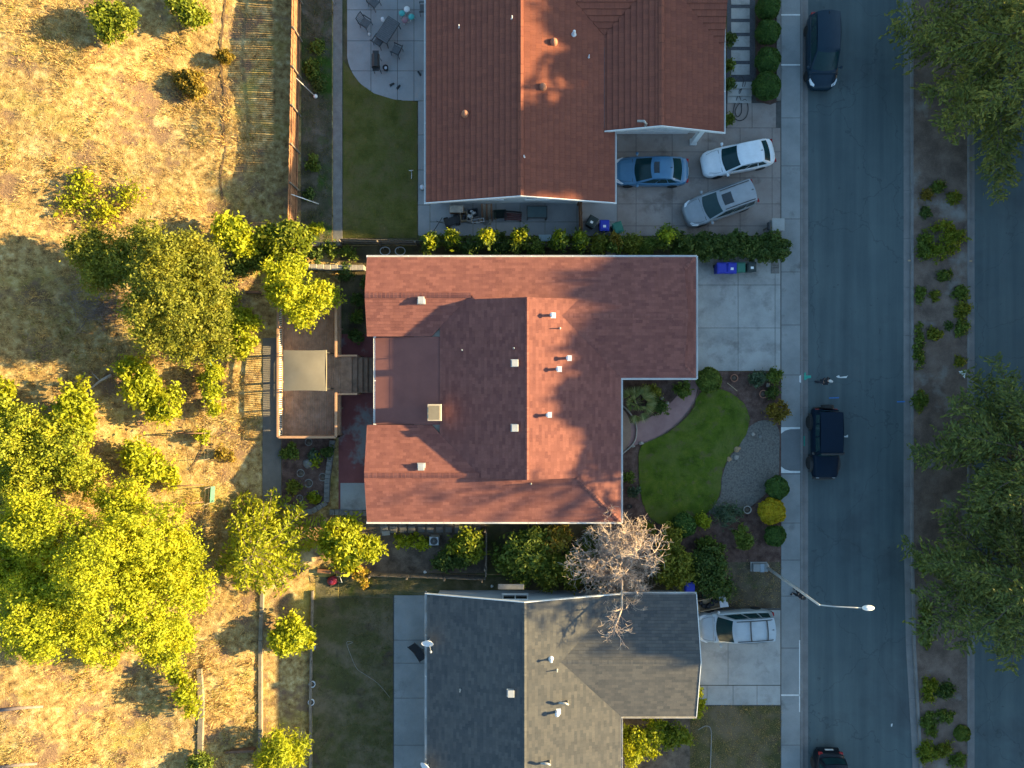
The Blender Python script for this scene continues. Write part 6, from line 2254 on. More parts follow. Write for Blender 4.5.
# ------------------------------------------------------------------ rings, pots, small garden things
def ring_pot(px, py, r_, h_, m, label, cat='pot', name='flower_pot', fill=True, parent_m=None):
    g0 = G(px, py)
    t = thing(name, label, cat, g0)
    mb = MB()
    mb.lathe([(r_ * .72, -.02), (r_ * .92, h_ * .85), (r_ * 1.04, h_ * .86), (r_ * 1.04, h_), (r_ * .86, h_), (r_ * .80, h_ * .7)], (0, 0, 0), 20)
    mb.build('pot_shell', m, t, False)
    if fill:
        mb = MB()
        mb.lathe([(r_ * .80, h_ * .66), (r_ * .82, h_ * .72), (.0, h_ * .76)], (0, 0, 0), 16)
        mb.build('potting_soil', M['soil'], t, True)
    return t


GR = 'pale rings in the block edged bed'
for px, py, r_, lb in ((309, 442, .24, 'pale ring close to the deck corner'), (301, 473, .25, 'pale ring left of the middle of the ring bed'), (309, 483, .27, 'largest pale ring at the centre of the ring bed'), (323, 477, .26, 'pale ring next to the block edging'), (315, 494, .27, 'pale ring holding a yellow plant'), (300, 498, .22, 'pale ring with a dark hole at the lower end of the bed')):
    ring_pot(px, py, r_, .10, M['stone'], lb + ', below the deck', 'ring', 'planter_ring')
for px, py, lb in ((313, 646, 'white ring planter under the lime bush by the lower lawn'), (313, 683, 'white ring planter alone at the rim of the lower lawn'), (312, 701, 'white ring planter nearest the spiky lime bush')):
    ring_pot(px, py, .20, .22, M['pale'], lb, 'planter', 'ring_planter')
ring_pot(733, 378, .24, .30, M['terracotta'], 'tan pot on mulch by the driveway edge', 'pot')
ring_pot(746, 509, .25, .32, M['rock'], 'empty round pot above the mid green rounded bush', 'pot')
ring_pot(762, 394, .26, .30, M['terracotta'], 'round terracotta pot beside the rusty orange bush', 'pot')
ring_pot(629, 506, .17, .22, M['black'], 'small dark pot on soil west of the lawn', 'pot')
for px, py, lb in ((386, 252, 'larger dark wire hoop behind the dark wooden fence'), (401, 252, 'smaller dark hoop near the fence end')):
    g0 = G(px, py)
    mb = MB()
    mb.tube([(.32 * math.cos(a_), .26 * math.sin(a_), .35) for a_ in np.linspace(0, 2 * math.pi, 25)], .03, 6, caps=False)
    for a_ in (0, 2.1, 4.2):
        mb.tube([(.32 * math.cos(a_), .26 * math.sin(a_), .35), (.28 * math.cos(a_), .22 * math.sin(a_), 0)], .015, 5)
    o2 = mb.build('plant_hoop', M['gmetal'])
    o2.location = g0
    tag(o2, lb, 'hoop')


def rock(px, py, r_, h_, m, label, rot=0.0, sy_=1.0):
    g0 = G(px, py)
    bm = bmesh.new()
    bmesh.ops.create_icosphere(bm, subdivisions=3, radius=1)
    ph = random.random() * 9
    for v in bm.verts:
        n = v.co.normalized()
        k_ = 1 + .16 * math.sin(3 * n.x + ph) * math.cos(4 * n.y - ph) + .09 * math.sin(7 * n.z + 5 * n.x + ph)
        v.co = Vector((n.x * r_ * k_, n.y * r_ * sy_ * k_, max(-.04, n.z * h_ * k_)))
    me = bpy.data.meshes.new('garden_rock')
    bm.to_mesh(me)
    bm.free()
    me.materials.append(m)
    for p_ in me.polygons:
        p_.use_smooth = True
    o2 = bpy.data.objects.new('garden_rock', me)
    COL.objects.link(o2)
    o2.location = (g0.x, g0.y, g0.z + .03)
    o2.rotation_euler = (0, 0, rot)
    tag(o2, label, 'rock')


sandy = mat('sandstone', [(.30, .19, .10), (.40, .26, .15)], 4, .9, .02, 12)
rock(737, 449, .22, .18, sandy, 'orange tan rock at the lawn edge of the gravel', .4, .8)
rock(729, 459, .16, .12, sandy, 'small brownish rock at the lawn edge, below the orange tan one')
rock(736, 457, .16, .14, M['rock'], 'grey white rock beside the orange tan one on gravel', .8)
rock(753, 434, .12, .12, M['rock'], 'small pale stone at the top of the gravel')
rock(760, 436, .11, .10, M['stone'], 'small grey stone at the top of the gravel')
rock(768, 385, .14, .12, M['rock'], 'whitish rock beside the terracotta pot')
rock(641, 443, .18, .14, M['rock'], 'white rock where the curved path meets the lawn', 0, .6)
rock(633, 446, .14, .10, M['rock'], 'smaller white rock beside the porch', 0, .6)
rock(662, 398, .12, .10, M['rock'], 'pale stone under the eave near the curved path')
rock(667, 403, .13, .10, M['rock'], 'pale stone at the inner rim of the curved path')
rock(309, 463, .36, .3, M['stone'], 'heap like grey rock in the bed of rings', .3, .8)
rock(276, 511, .16, .14, M['pale'], 'whitish stone at the end of the shaded path')
rock(425, 572, .10, .08, M['white'], 'small white stone on the low weathered fence line')
rock(492, 586, .09, .08, M['white'], 'small white stone by the grey roof gable')
rock(426, 592, .08, .06, M['rock'], 'tiny pale stone beside the lower patio')

# low white curved edging at the porch
mb = MB()
p = [W(*q, .12) for q in curve([(622, 454), (628, 449), (633, 444), (636, 437), (636, 425), (630, 413), (622, 405)], 5)]
mb.tube(p, .05, 6)
tag(mb.build('porch_edging', M['rock'], smooth=True), 'pale curved edging round the tan porch under the eave', 'edging')
mb = MB()
p = [W(q[0], q[1], .08) for q in curve([(697, 381), (698, 392), (693, 404), (681, 420), (663, 434), (642, 444)], 6)]
mb.tube(p, .022, 5)
tag(mb.build('lawn_edging', M['oldwood'], smooth=True), 'thin edging between the curved red path and the lawn', 'edging')

# garden hose
mb = MB()
hp = [(734, 84), (739, 78), (742, 82), (740, 92), (736, 100), (733, 112), (734, 118), (740, 121), (746, 117), (748, 108), (745, 100), (739, 104), (735, 111), (737, 117), (741, 113), (741, 103), (738, 93), (743, 88), (744, 84)]
pts = [W(q[0], q[1]) + Vector((0, 0, .05 if q[1] > 104 else .30 - .25 * max(0, (q[1] - 84) / 20))) for q in curve(hp, 5)]
mb.tube(pts, .022, 5)
tag(mb.build('garden_hose', M['black'], smooth=True), 'dark garden hose looped over the front steps', 'hose')
mb = MB()
pts = [G(q[0], q[1]) + Vector((0, 0, .06)) for q in curve([(348, 644), (353, 642), (347, 642), (351, 655), (357, 668), (365, 674), (378, 683), (390, 697)], 5)]
mb.tube(pts, .012, 5)
tag(mb.build('garden_hose', M['rock'], smooth=True), 'thin pale hose lying across the patchy lower lawn', 'hose')
mb = MB()
pts = [W(q[0], q[1], .06) for q in curve([(698, 730), (706, 726), (711, 730), (711, 750), (710, 780)], 5)]
mb.tube(pts, .018, 5)
tag(mb.build('garden_hose', M['gmetal'], smooth=True), 'pale hose crossing the front lawn of the grey house', 'hose')
mb = MB()
pts = [W(q[0], q[1], .08) for q in ((380 + 320, 0),)] if False else [G(q[0], q[1]) + Vector((0, 0, .05)) for q in curve([(727, 383), (731, 386), (737, 391)], 5)]
mb.tube(pts, .03, 5)
tag(mb.build('garden_stake', M['card'], smooth=True), 'tan stick lying on mulch beside the tan pot', 'stick')


# ------------------------------------------------------------------ patio furniture of the north yard
def armchair(px, py, ang, label):
    t = thing('patio_chair', label, 'chair', W(px, py, .4) * Vector((1, 1, 0)) if False else (W(px, py, .4).x, W(px, py, .4).y, .022), R(ang), 'dark metal chairs on the north patio')
    mb = MB()
    mb.box(-.27, .27, -.27, .27, .38, .46, bev=.03)
    mb.build('seat', M['cushion'], t)
    mb = MB()
    for i in range(7):
        y = -.24 + i * .08
        mb.tube([(-.27, y, .44), (-.36, y, .75), (-.42, y, .98)], .014, 5)
    mb.tube([(-.42, -.27, .99), (-.43, 0, 1.02), (-.42, .27, .99)], .024, 6)
    mb.tube([(-.27, -.28, .42), (-.42, -.27, .99)], .022, 6)
    mb.tube([(-.27, .28, .42), (-.42, .27, .99)], .022, 6)
    mb.build('backrest', M['iron'], t)
    for s in (-1, 1):
        mb = MB()
        mb.box(-.32, .28, s * .31 - .035, s * .31 + .035, .62, .66, bev=.015)
        mb.tube([(.25, s * .31, .62), (.25, s * .30, .40)], .02, 6)
        mb.build('armrest', M['iron'], t)
    for sx_ in (-1, 1):
        for s in (-1, 1):
            mb = MB()
            mb.tube([(sx_ * .25, s * .27, .40), (sx_ * .28, s * .29, 0)], .02, 6)
            mb.build('leg', M['iron'], t)
    return t


for q in ((365.5, 23.5, -33, 'dark slatted chair west of the patio table, under a pale bottle'), (374, 3, -40, 'dark chair cut by the top edge, north of the patio table'), (396.5, 50.5, 155, 'dark slatted chair south east of the patio table'), (379, 41.5, 55, 'dark slatted chair pushed under the lower corner of the patio table')):
    armchair(*q)
armchair(424, 9, 180, 'pale cushioned chair against the red tiled house')
pt_ = thing('patio_table', 'dark rectangular patio table standing at an angle on the north patio', 'table', (W(387.5, 30, .72).x, W(387.5, 30, .72).y, .022), R(57))
mb = MB()
mb.box(-.80, .80, -.46, .46, .68, .72, bev=.02)
mb.build('table_top', M['iron'], pt_)
mb = MB()
for i in range(13):
    mb.box(-.76 + i * .119, -.76 + i * .119 + .10, -.42, .42, .721, .735, bev=.004)
mb.build('table_slat', M['cushion'], pt_)
for sx_ in (-1, 1):
    for s in (-1, 1):
        mb = MB()
        mb.tube([(sx_ * .68, s * .36, .69), (sx_ * .74, s * .40, 0)], .028, 6)
        mb.build('leg', M['iron'], pt_)
gr = thing('barbecue_grill', 'long black barbecue grill below the patio table', 'grill', (W(375.5, 61, .9).x, W(375.5, 61, .9).y, .022), R(90))
mb = MB()
mb.box(-.42, .42, -.24, .24, .55, .82, bev=.03)
mb.build('firebox', M['iron'], gr)
mb = MB()
prof_ = [(-.25, .82), (-.24, .98), (-.14, 1.10), (.04, 1.12), (.18, 1.04), (.25, .88), (.25, .82)]
vs_ = [(x, y, z) for x in (-.41, .41) for y, z in prof_]
n = len(prof_)
mb.mesh(vs_, [(i, i + 1, n + i + 1, n + i) for i in range(n - 1)] + [tuple(range(n))[::-1], tuple(range(n, 2 * n))])
lid = mb.build('lid', M['black'], gr)
mb = MB()
mb.tube([(-.3, -.29, .92), (.3, -.29, .92)], .018, 6)
mb.build('handle', M['metal'], lid, True)
mb = MB()
mb.box(.43, .70, -.20, .20, .80, .83, bev=.01)
mb.box(-.62, -.43, -.20, .20, .80, .83, bev=.01)
mb.build('side_shelf', M['iron'], gr)
for sx_ in (-1, 1):
    for s in (-1, 1):
        mb = MB()
        mb.tube([(sx_ * .38, s * .2, .56), (sx_ * .4, s * .22, 0)], .022, 6)
        mb.build('leg', M['iron'], gr)
g0 = W(385.5, 67.5, .3)
fp = thing('metal_pail', 'small round metal pail beside the barbecue grill', 'pail', (g0.x, g0.y, .022))
mb = MB()
mb.lathe([(.13, 0), (.18, .30), (.19, .31), (.17, .30), (.12, .03), (0, .02)], (0, 0, 0), 18)
mb.build('pail_body', M['iron'], fp, True)
mb = MB()
mb.lathe([(.11, .2), (.10, .25), (0, .27)], (0, 0, 0), 14)
mb.build('lid', M['pale'], fp, True)


def bottle(px, py, z, m, label, name='water_jug', r_=.12, h_=.3):
    p = W(px, py, z + .15)
    mb = MB()
    mb.lathe([(r_ * .9, 0), (r_, .03), (r_, h_ * .6), (r_ * .5, h_ * .85), (r_ * .3, h_), (0, h_)], (p.x, p.y, z), 14)
    tag(mb.build(name, m, smooth=True), label, 'jug')


bottle(382.5, 19, .74, M['pale'], 'pale round jug standing on the corner of the patio table')
bottle(369, 33.5, .022, M['white'], 'little white jug on the ground beside the west patio chair', r_=.08, h_=.2)
for px, py, mk, lb in ((402, 13.5, 'teal', 'teal toy stool with a flower like seat on the patio'), (407, 9.5, 'white', 'pale round toy stool on the patio'), (411.5, 17, 'teal', 'turquoise toy stool nearest the red tiled house'), (405, 20.5, 'red', 'faded pink toy stool below the teal one')):
    p = W(px, py, .25)
    tk = thing('toy_stool', lb, 'stool', (p.x, p.y, .022), 0, 'toy stools on the north patio')
    mb = MB()
    mb.lathe([(.0, .24), (.17, .24), (.20, .27), (.18, .30), (0, .31)], (0, 0, 0), 16)
    mb.build('seat', M[mk] if mk != 'red' else mat('faded_pink', [(.26, .14, .17), (.32, .18, .20)], 3, .6), tk, True)
    for a_ in (0, 2.1, 4.2):
        mb = MB()
        mb.tube([(.12 * math.cos(a_), .12 * math.sin(a_), .25), (.17 * math.cos(a_), .17 * math.sin(a_), 0)], .025, 6)
        mb.build('leg', M['white'], tk)


def shoe(px, py, ang, label, m=None):
    p = W(px, py, .05)
    mb = MB()
    mb.mesh([], [])
    prof_ = [(-.16, .05), (-.13, .065), (-.02, .05), (.08, .06), (.15, .05), (.17, .0)]
    pts = [(x, y) for x, y in prof_] + [(x, -y) for x, y in prof_[::-1]]
    mb.prism(pts, .0, .05)
    mb.prism([(x * .8 - .03, y * .85) for x, y in pts], .051, .10)
    o2 = mb.build('garden_clog', m or M['black'])
    o2.location = (p.x, p.y, .024)
    o2.rotation_euler = (0, 0, R(ang))
    tag(o2, label, 'shoe')


shoe(392, 84.5, 30, 'dark shoe lying at the curved edge of the north patio, left of another')
shoe(398.5, 87, 50, 'dark shoe beside the curved patio edge, right of its twin')
shoe(419.5, 73.5, -55, 'dark shoe lying close to the red tiled house')
p = W(422, 187, .5)
lt = thing('hose_reel', 'small blue white hose reel standing on the side path of the north house', 'hose reel', (p.x, p.y, .02))
mb = MB()
mb.box(-.12, .12, -.1, .1, 0, .35, bev=.03)
mb.build('reel_frame', M['darkbin'], lt)
mb = MB()
mb.lathe([(.14, -.1), (.14, -.08), (.10, -.07), (.10, .07), (.14, .08), (.14, .1)], (0, 0, .42), 16)
mb.build('reel_drum', M['pale'], lt, True)
p = W(411, 171, .4)
lt = thing('sprinkler', 'thin white sprinkler stand on the shaded back lawn', 'sprinkler', (p.x, p.y, .03))
mb = MB()
mb.tube([(0, 0, 0), (0, 0, .45)], .02, 6)
mb.build('riser_pipe', M['white'], lt, True)
mb = MB()
mb.tube([(-.12, 0, .46), (.16, .02, .46)], .018, 6)
mb.tube([(-.02, -.4, .02), (0, 0, .03)], .018, 6)
mb.build('spray_arm', M['white'], lt, True)

# lamp poles along the fence bed
for (bx, by), (tx, ty), lb, ball in (((316, 97), (303, 88), 'thin dark lamp pole with a white globe leaning near the fence foot', True), ((319, 204), (297, 200), 'long white pole leaning from the ground to the tall fence', False)):
    a = G(bx, by)
    b = G(tx, ty) + Vector((0, 0, 1.5))
    t = thing('leaning_pole', lb, 'pole', a)
    mb = MB()
    mb.tube([(0, 0, .0), tuple(b - a)], .028, 6)
    mb.build('pole_shaft', M['white'] if not ball else M['gmetal'], t, True)
    if ball:
        mb = MB()
        mb.lathe([(0, -.14), (.10, -.10), (.14, 0), (.10, .10), (0, .14)], (0, 0, .12), 14)
        mb.build('globe', M['white'], t, True)
a = G(335, 5)
t = thing('garden_lamp', 'white globe garden lamp on a short post at the top of the swale', 'lamp', a)
mb = MB()
mb.tube([(0, 0, 0), (0, 0, .9)], .03, 8)
mb.build('post', M['gmetal'], t, True)
mb = MB()
mb.lathe([(0, .85), (.13, .90), (.19, 1.03), (.13, 1.16), (0, 1.21)], (0, 0, 0), 16)
mb.build('globe', M['white'], t, True)

# ------------------------------------------------------------------ junk along the north house wall
def at_ground(px, py, z=.2):
    p = W(px, py, z)
    return (p.x, p.y, .022)


GJ = 'junk heaped along the north house wall'
t = thing('storage_box', 'pale grey box like mattress on top of the junk at the wall', 'box', at_ground(456.5, 209, .6), 0, GJ)
mb = MB()
mb.box(-.46, .46, -.22, .22, .05, .55, bev=.04)
mb.build('box_body', M['brown'], t)
mb = MB()
mb.box(-.44, .44, -.24, .22, .56, .66, bev=.03)
mb.build('lid', M['rock'], t)
t = thing('garden_cart', 'small dark cart with a white bag heaped on it', 'cart', at_ground(452, 221, .3), .3, GJ)
mb = MB()
mb.box(-.5, .45, -.25, .25, .22, .30, bev=.02)
mb.box(-.5, -.46, -.25, .25, .30, .45, bev=.01)
mb.box(.41, .45, -.25, .25, .30, .45, bev=.01)
mb.build('tray', M['iron'], t)
for sx_ in (-.35, .32):
    for s in (-1, 1):
        mb = MB()
        mb.lathe([(.05, -.04), (.15, -.04), (.16, 0), (.15, .04), (.05, .04)], (0, 0, 0), 16)
        w2 = mb.build('wheel', M['tyre'], t)
        w2.location = (sx_, s * .30, .16)
        w2.rotation_euler = (R(90), 0, 0)
mb = MB()
mb.tube([(-.48, 0, .27), (-.8, .12, .45), (-.95, .2, .7)], .02, 6)
mb.build('handle', M['iron'], t, True)
rock(450, 221, .26, .2, M['pale'], 'crumpled white bag lying on the dark cart by the wall', .2, .75)
bpy.data.objects[-1].location.z = .34 if False else bpy.data.objects[-1].location.z
for i, (px, py, w_, d_, h_, mk, lb) in enumerate(((464, 217, .22, .28, .5, 'card', 'small tan box behind the dark cart'), (473, 214, .35, .3, .55, 'cushion', 'dark grey crate in the middle of the junk'), (478, 221, .40, .12, .3, 'pale', 'pale flat tray at the front of the junk'), (470, 219, .16, .22, .7, 'rock', 'narrow whitish bucket among the junk'))):
    t = thing('junk_crate', lb, 'crate', at_ground(px, py, h_ / 2), random.uniform(-.2, .2), GJ)
    mb = MB()
    e_ = .03
    mb.box(-w_, w_, -d_, d_, 0, e_, bev=.005)
    mb.box(-w_, w_, -d_, -d_ + e_, e_, h_)
    mb.box(-w_, w_, d_ - e_, d_, e_, h_)
    mb.box(-w_, -w_ + e_, -d_ + e_, d_ - e_, e_, h_)
    mb.box(w_ - e_, w_, -d_ + e_, d_ - e_, e_, h_)
    mb.build('crate_body', M[mk], t)
    mb = MB()
    for j in range(5):
        x, y = random.uniform(-w_ * .6, w_ * .6), random.uniform(-d_ * .6, d_ * .6)
        mb.box(x - .08, x + .08, y - .07, y + .07, e_, h_ * random.uniform(.6, 1.05), rot=random.random(), bev=.01)
    mb.build('contents', M[random.choice(('iron', 'oldwood', 'gmetal', 'brown'))], t)
t = thing('plank_stack', 'upright brown planks leaning on the north house wall', 'planks', at_ground(486, 213, .5), 0, GJ)
for i in range(5):
    mb = MB()
    x = -.3 + i * .15
    mb.mesh([(x, -.42, 0), (x + .12, -.42, 0), (x + .12, .38, 1.2), (x, .38, 1.2), (x, -.38, 0), (x + .12, -.38, 0), (x + .12, .42, 1.2), (x, .42, 1.2)], [(0, 1, 2, 3), (7, 6, 5, 4), (0, 4, 5, 1), (1, 5, 6, 2), (2, 6, 7, 3), (3, 7, 4, 0)])
    mb.build('plank', M['oldwood' if i % 2 else 'brown'], t)
mb = MB()
p = at_ground(487, 221, .1)
mb.lathe([(.14, .0), (.27, .0), (.30, .07), (.27, .14), (.15, .15), (.13, .07)], p, 20)
tag(mb.build('old_tyre', M['stone'], smooth=True), 'grey tyre lying flat at the foot of the brown planks', 'tyre', GJ)
t = thing('garden_bench', 'dark red garden bench below the north house window', 'bench', at_ground(513, 217, .4), R(-4), GJ)
mb = MB()
for i in range(4):
    mb.box(-.55, .55, -.22 + i * .12, -.12 + i * .12, .40, .43, bev=.008)
mb.build('seat', M['brown'] if False else mat('dark_red_wood', [(.06, .018, .02), (.09, .03, .03)], 4, .8), t)
mb = MB()
mb.box(-.55, .55, .25, .28, .50, .85, bev=.01)
mb.build('backrest', M['iron'], t)
for sx_ in (-1, 1):
    for s in (-.18, .22):
        mb = MB()
        mb.box(sx_ * .5 - .03, sx_ * .5 + .03, s - .03, s + .03, 0, .40)
        mb.build('leg', M['iron'], t)
t = thing('wheelbarrow', 'dark green wheelbarrow next to the dark red bench', 'wheelbarrow', at_ground(500, 214.5, .4), .1, GJ)
mb = MB()
vs_ = [(-.40, -.30, .55), (.42, -.26, .50), (.42, .26, .50), (-.40, .30, .55), (-.25, -.17, .28), (.22, -.15, .25), (.22, .15, .25), (-.25, .17, .28)]
mb.mesh(vs_, [(4, 5, 6, 7), (0, 1, 5, 4), (1, 2, 6, 5), (2, 3, 7, 6), (3, 0, 4, 7), (7, 6, 5, 4)])
mb.build('tray', M['darkbin'], t)
mb = MB()
for s in (-1, 1):
    mb.tube([(.5, s * .06, .2), (-.3, s * .24, .26), (-.8, s * .3, .55)], .022, 6)
    mb.tube([(-.3, s * .24, .26), (-.35, s * .25, 0)], .02, 6)
mb.build('frame', M['oldwood'], t, True)
mb = MB()
mb.lathe([(.05, -.05), (.17, -.05), (.2, 0), (.17, .05), (.05, .05)], (0, 0, 0), 18)
w2 = mb.build('wheel', M['tyre'], t)
w2.location = (.55, 0, .2)
w2.rotation_euler = (R(90), 0, 0)
t = thing('mop_handle', 'thin dark pole leaning from the junk towards the first hedge shrub', 'pole', at_ground(432, 234, 0))
mb = MB()
mb.tube([(0, 0, 0), (.75, .85, .9)], .022, 6)
mb.build('pole_shaft', M['iron'], t, True)
t = thing('glass_table', 'flat glass topped table by the north house back door', 'table', at_ground(537, 212, .7), 0)
mb = MB()
mb.box(-.62, .62, -.36, .36, .68, .70, bev=.006)
mb.build('table_top', M['copper'], t)
mb = MB()
for s in (-1, 1):
    mb.box(-.66, .66, s * .37 - .03, s * .37 + .03, .64, .715, bev=.008)
    mb.box(s * .63 - .03, s * .63 + .03, -.34, .34, .64, .715, bev=.008)
mb.build('frame', M['iron'], t)
for sx_ in (-1, 1):
    for s in (-1, 1):
        mb = MB()
        mb.box(sx_ * .6 - .03, sx_ * .6 + .03, s * .34 - .03, s * .34 + .03, 0, .64)
        mb.build('leg', M['iron'], t)
t = thing('cooler_box', 'pale blue white cooler box half hidden in the hedge row', 'cooler', at_ground(545, 238, .5), 0)
mb = MB()
mb.box(-.40, .40, -.20, .20, 0, .42, bev=.04)
mb.build('box_body', M['pale'], t)
mb = MB()
mb.box(-.42, .42, -.22, .22, .43, .50, bev=.03)
mb.build('lid', mat('pale_blue_lid', [(.30, .40, .44), (.36, .46, .50)], 2, .5), t)


# ------------------------------------------------------------------ wheelie bins
def bin_(px, py, ang, mk, label, z0=.022, s=1.0, lidm=None, group='wheeled bins', tag_=True):
    p = W(px, py, z0 + 1.0)
    t = thing('wheeled_bin', label, 'bin', (p.x, p.y, z0), R(ang), group)
    mb = MB()
    a, b = .24 * s, .29 * s
    vs_ = [(-a, -a, .06), (a, -a, .06), (a, a, .06), (-a, a, .06), (-b, -b * 1.1, .95), (b, -b * 1.1, .95), (b, b * 1.1, .95), (-b, b * 1.1, .95)]
    mb.mesh(vs_, [(3, 2, 1, 0), (0, 1, 5, 4), (1, 2, 6, 5), (2, 3, 7, 6), (3, 0, 4, 7), (4, 5, 6, 7)])
    mb.build('bin_body', M[mk], t)
    mb = MB()
    b2 = b + .025
    mb.box(-b2, b2, -b2 * 1.1, b2 * 1.15, .955, 1.0, bev=.02)
    mb.box(-b2 * .82, b2 * .82, -b2 * .85, b2 * .9, 1.0, 1.045, bev=.03)
    ld = mb.build('lid', lidm or M[mk], t)
    if tag_:
        mb = MB()
        mb.box(-.09, .09, -.13, .02, 1.046, 1.05)
        mb.build('lid_sticker', M['white'], ld)
    mb = MB()
    mb.tube([(-b * .8, b * 1.2, .93), (b * .8, b * 1.2, .93)], .022, 6)
    mb.build('handle', M['black'], t, True)
    for s_ in (-1, 1):
        mb = MB()
        mb.lathe([(.03, -.03), (.10, -.03), (.11, 0), (.10, .03), (.03, .03)], (0, 0, 0), 16)
        w2 = mb.build('wheel', M['tyre'], t)
        w2.location = (s_ * a * 1.05, a * 1.05, .11)
        w2.rotation_euler = (0, R(90), 0)
    return t


bin_(592, 221.5, -30, 'darkbin', 'dark bin standing tilted beside the cross fence')
bin_(604.5, 225.5, 0, 'bluebin', 'bright blue bin with a pale sticker between the dark and the green bin')
bin_(618, 227.5, 18, 'greenbin', 'green bin behind the hedge row near the blue grey sedan', tag_=False)
bin_(722, 268, 2, 'bluebin', 'deep blue bin left of the pair under the clipped hedge', tag_=False)
bin_(732, 268, -3, 'bluebin', 'deep blue bin with a sticker under the clipped hedge')
bin_(741, 267.5, 0, 'greenbin', 'teal green bin under the clipped hedge', tag_=False, s=.9)
bin_(752, 267, 0, 'darkbin', 'dark bin at the street end of the row under the clipped hedge', s=.9)
bin_(690, 588, 0, 'bluebin', 'vivid blue bin behind the corner of the grey roof', tag_=False)
bin_(611, 252, 0, 'darkbin', 'grey lidded bin tucked between the rusty hedge shrub and the red roof', tag_=False, lidm=M['stone'])

# utility boxes, posts
t = thing('stone_post', 'pale square stone post at the street end of the clipped hedge', 'post', at_ground(776, 226, .5))
mb = MB()
mb.box(-.36, .36, -.36, .36, -.05, .8, bev=.02)
mb.build('post_block', M['walk'], t)
mb = MB()
mb.box(-.40, .40, -.40, .40, .8, .88, bev=.02)
mb.build('post_cap', M['concrete'], t)
t = thing('mail_box', 'dark mailbox on a post beside the pale stone post', 'mailbox', at_ground(768.5, 227, .9))
mb = MB()
mb.box(-.04, .04, -.04, .04, 0, .9)
mb.build('post', M['oldwood'], t)
mb = MB()
vs_ = []
prof_ = [(-.11, .90), (-.11, 1.05), (-.07, 1.13), (0, 1.16), (.07, 1.13), (.11, 1.05), (.11, .90)]
n = len(prof_)
vs_ = [(x, y, z) for y in (-.22, .24) for x, z in prof_]
mb.mesh(vs_, [(i, i + n, i + n + 1, i + 1) for i in range(n - 1)] + [tuple(range(n)), tuple(range(2 * n - 1, n - 1, -1)), (0, n - 1, 2 * n - 1, n)])
mb.build('box_body', M['iron'], t)
t = thing('utility_vault', 'flat concrete utility lid in the driveway corner under the hedge end', 'utility cover', at_ground(775, 268, 0))
mb = MB()
mb.box(-.27, .27, -.36, .36, -.02, .03, bev=.01)
mb.build('lid', M['stone'], t)
mb = MB()
mb.box(-.20, .20, -.02, .02, .031, .036)
mb.box(-.20, .20, .16, .19, .031, .036)
mb.build('lid_slot', M['joint'], t)
t = thing('utility_box', 'pale rectangular utility box beside the foot of the street lamp', 'utility box', at_ground(760, 567.5, .3))
mb = MB()
mb.box(-.54, .54, -.30, .30, -.05, .10, bev=.02)
mb.build('base', M['concrete'], t)
mb = MB()
mb.box(-.48, .48, -.25, .25, .10, .42, bev=.03)
mb.build('cabinet', M['walk'], t)
mb = MB()
mb.box(-.02, .22, -.27, .27, .421, .44, bev=.005)
mb.build('lid_panel', mat('grey_blue_panel', [(.20, .25, .29), (.25, .30, .34)], 2, .6), t)
t = thing('condenser_unit', 'square white rimmed utility unit with dark fan, in the dark side yard', 'air conditioner', at_ground(434, 541, .7))
mb = MB()
mb.box(-.30, .30, -.27, .27, 0, .72, bev=.03)
mb.build('casing', M['gmetal'], t)
mb = MB()
mb.lathe([(.23, .721), (.24, .725), (.0, .727)], (0, 0, 0), 20)
f_ = mb.build('fan_grille', M['black'], t)
mb = MB()
for i in range(6):
    a_ = i * math.pi / 6
    mb.tube([(-.23 * math.cos(a_), -.23 * math.sin(a_), .732), (.23 * math.cos(a_), .23 * math.sin(a_), .732)], .006, 4)
mb.build('guard_wire', M['metal'], f_)
t = thing('concrete_slab', 'pale loose slab lying beside the square stepping stones', 'slab', at_ground(386, 533, 0))
mb = MB()
mb.box(-.26, .26, -.14, .14, 0, .07, rot=.1, bev=.012)
mb.build('slab_block', M['concrete'], t)

# dark folded lounge chair by the lower patio
t = thing('folded_lounger', 'dark folded lounge chair leaning at the grey house wall', 'lounge chair', at_ground(419, 653, .4), R(-58))
mb = MB()
for s in (-1, 1):
    mb.tube([(-.85, s * .26, .9), (-.2, s * .27, .42), (.55, s * .27, .36)], .025, 6)
    mb.tube([(-.2, s * .25, .42), (.1, s * .25, 0)], .02, 6)
    mb.tube([(.5, s * .25, .36), (.42, s * .25, 0)], .02, 6)
mb.build('frame', M['iron'], t, True)
mb = MB()
mb.mesh([(-.82, -.24, .87), (-.2, -.24, .42), (-.2, .24, .42), (-.82, .24, .87), (.52, -.24, .36), (.52, .24, .36)], [(0, 1, 2, 3), (1, 4, 5, 2)])
mb.build('seat', M['darkcloth'], t)

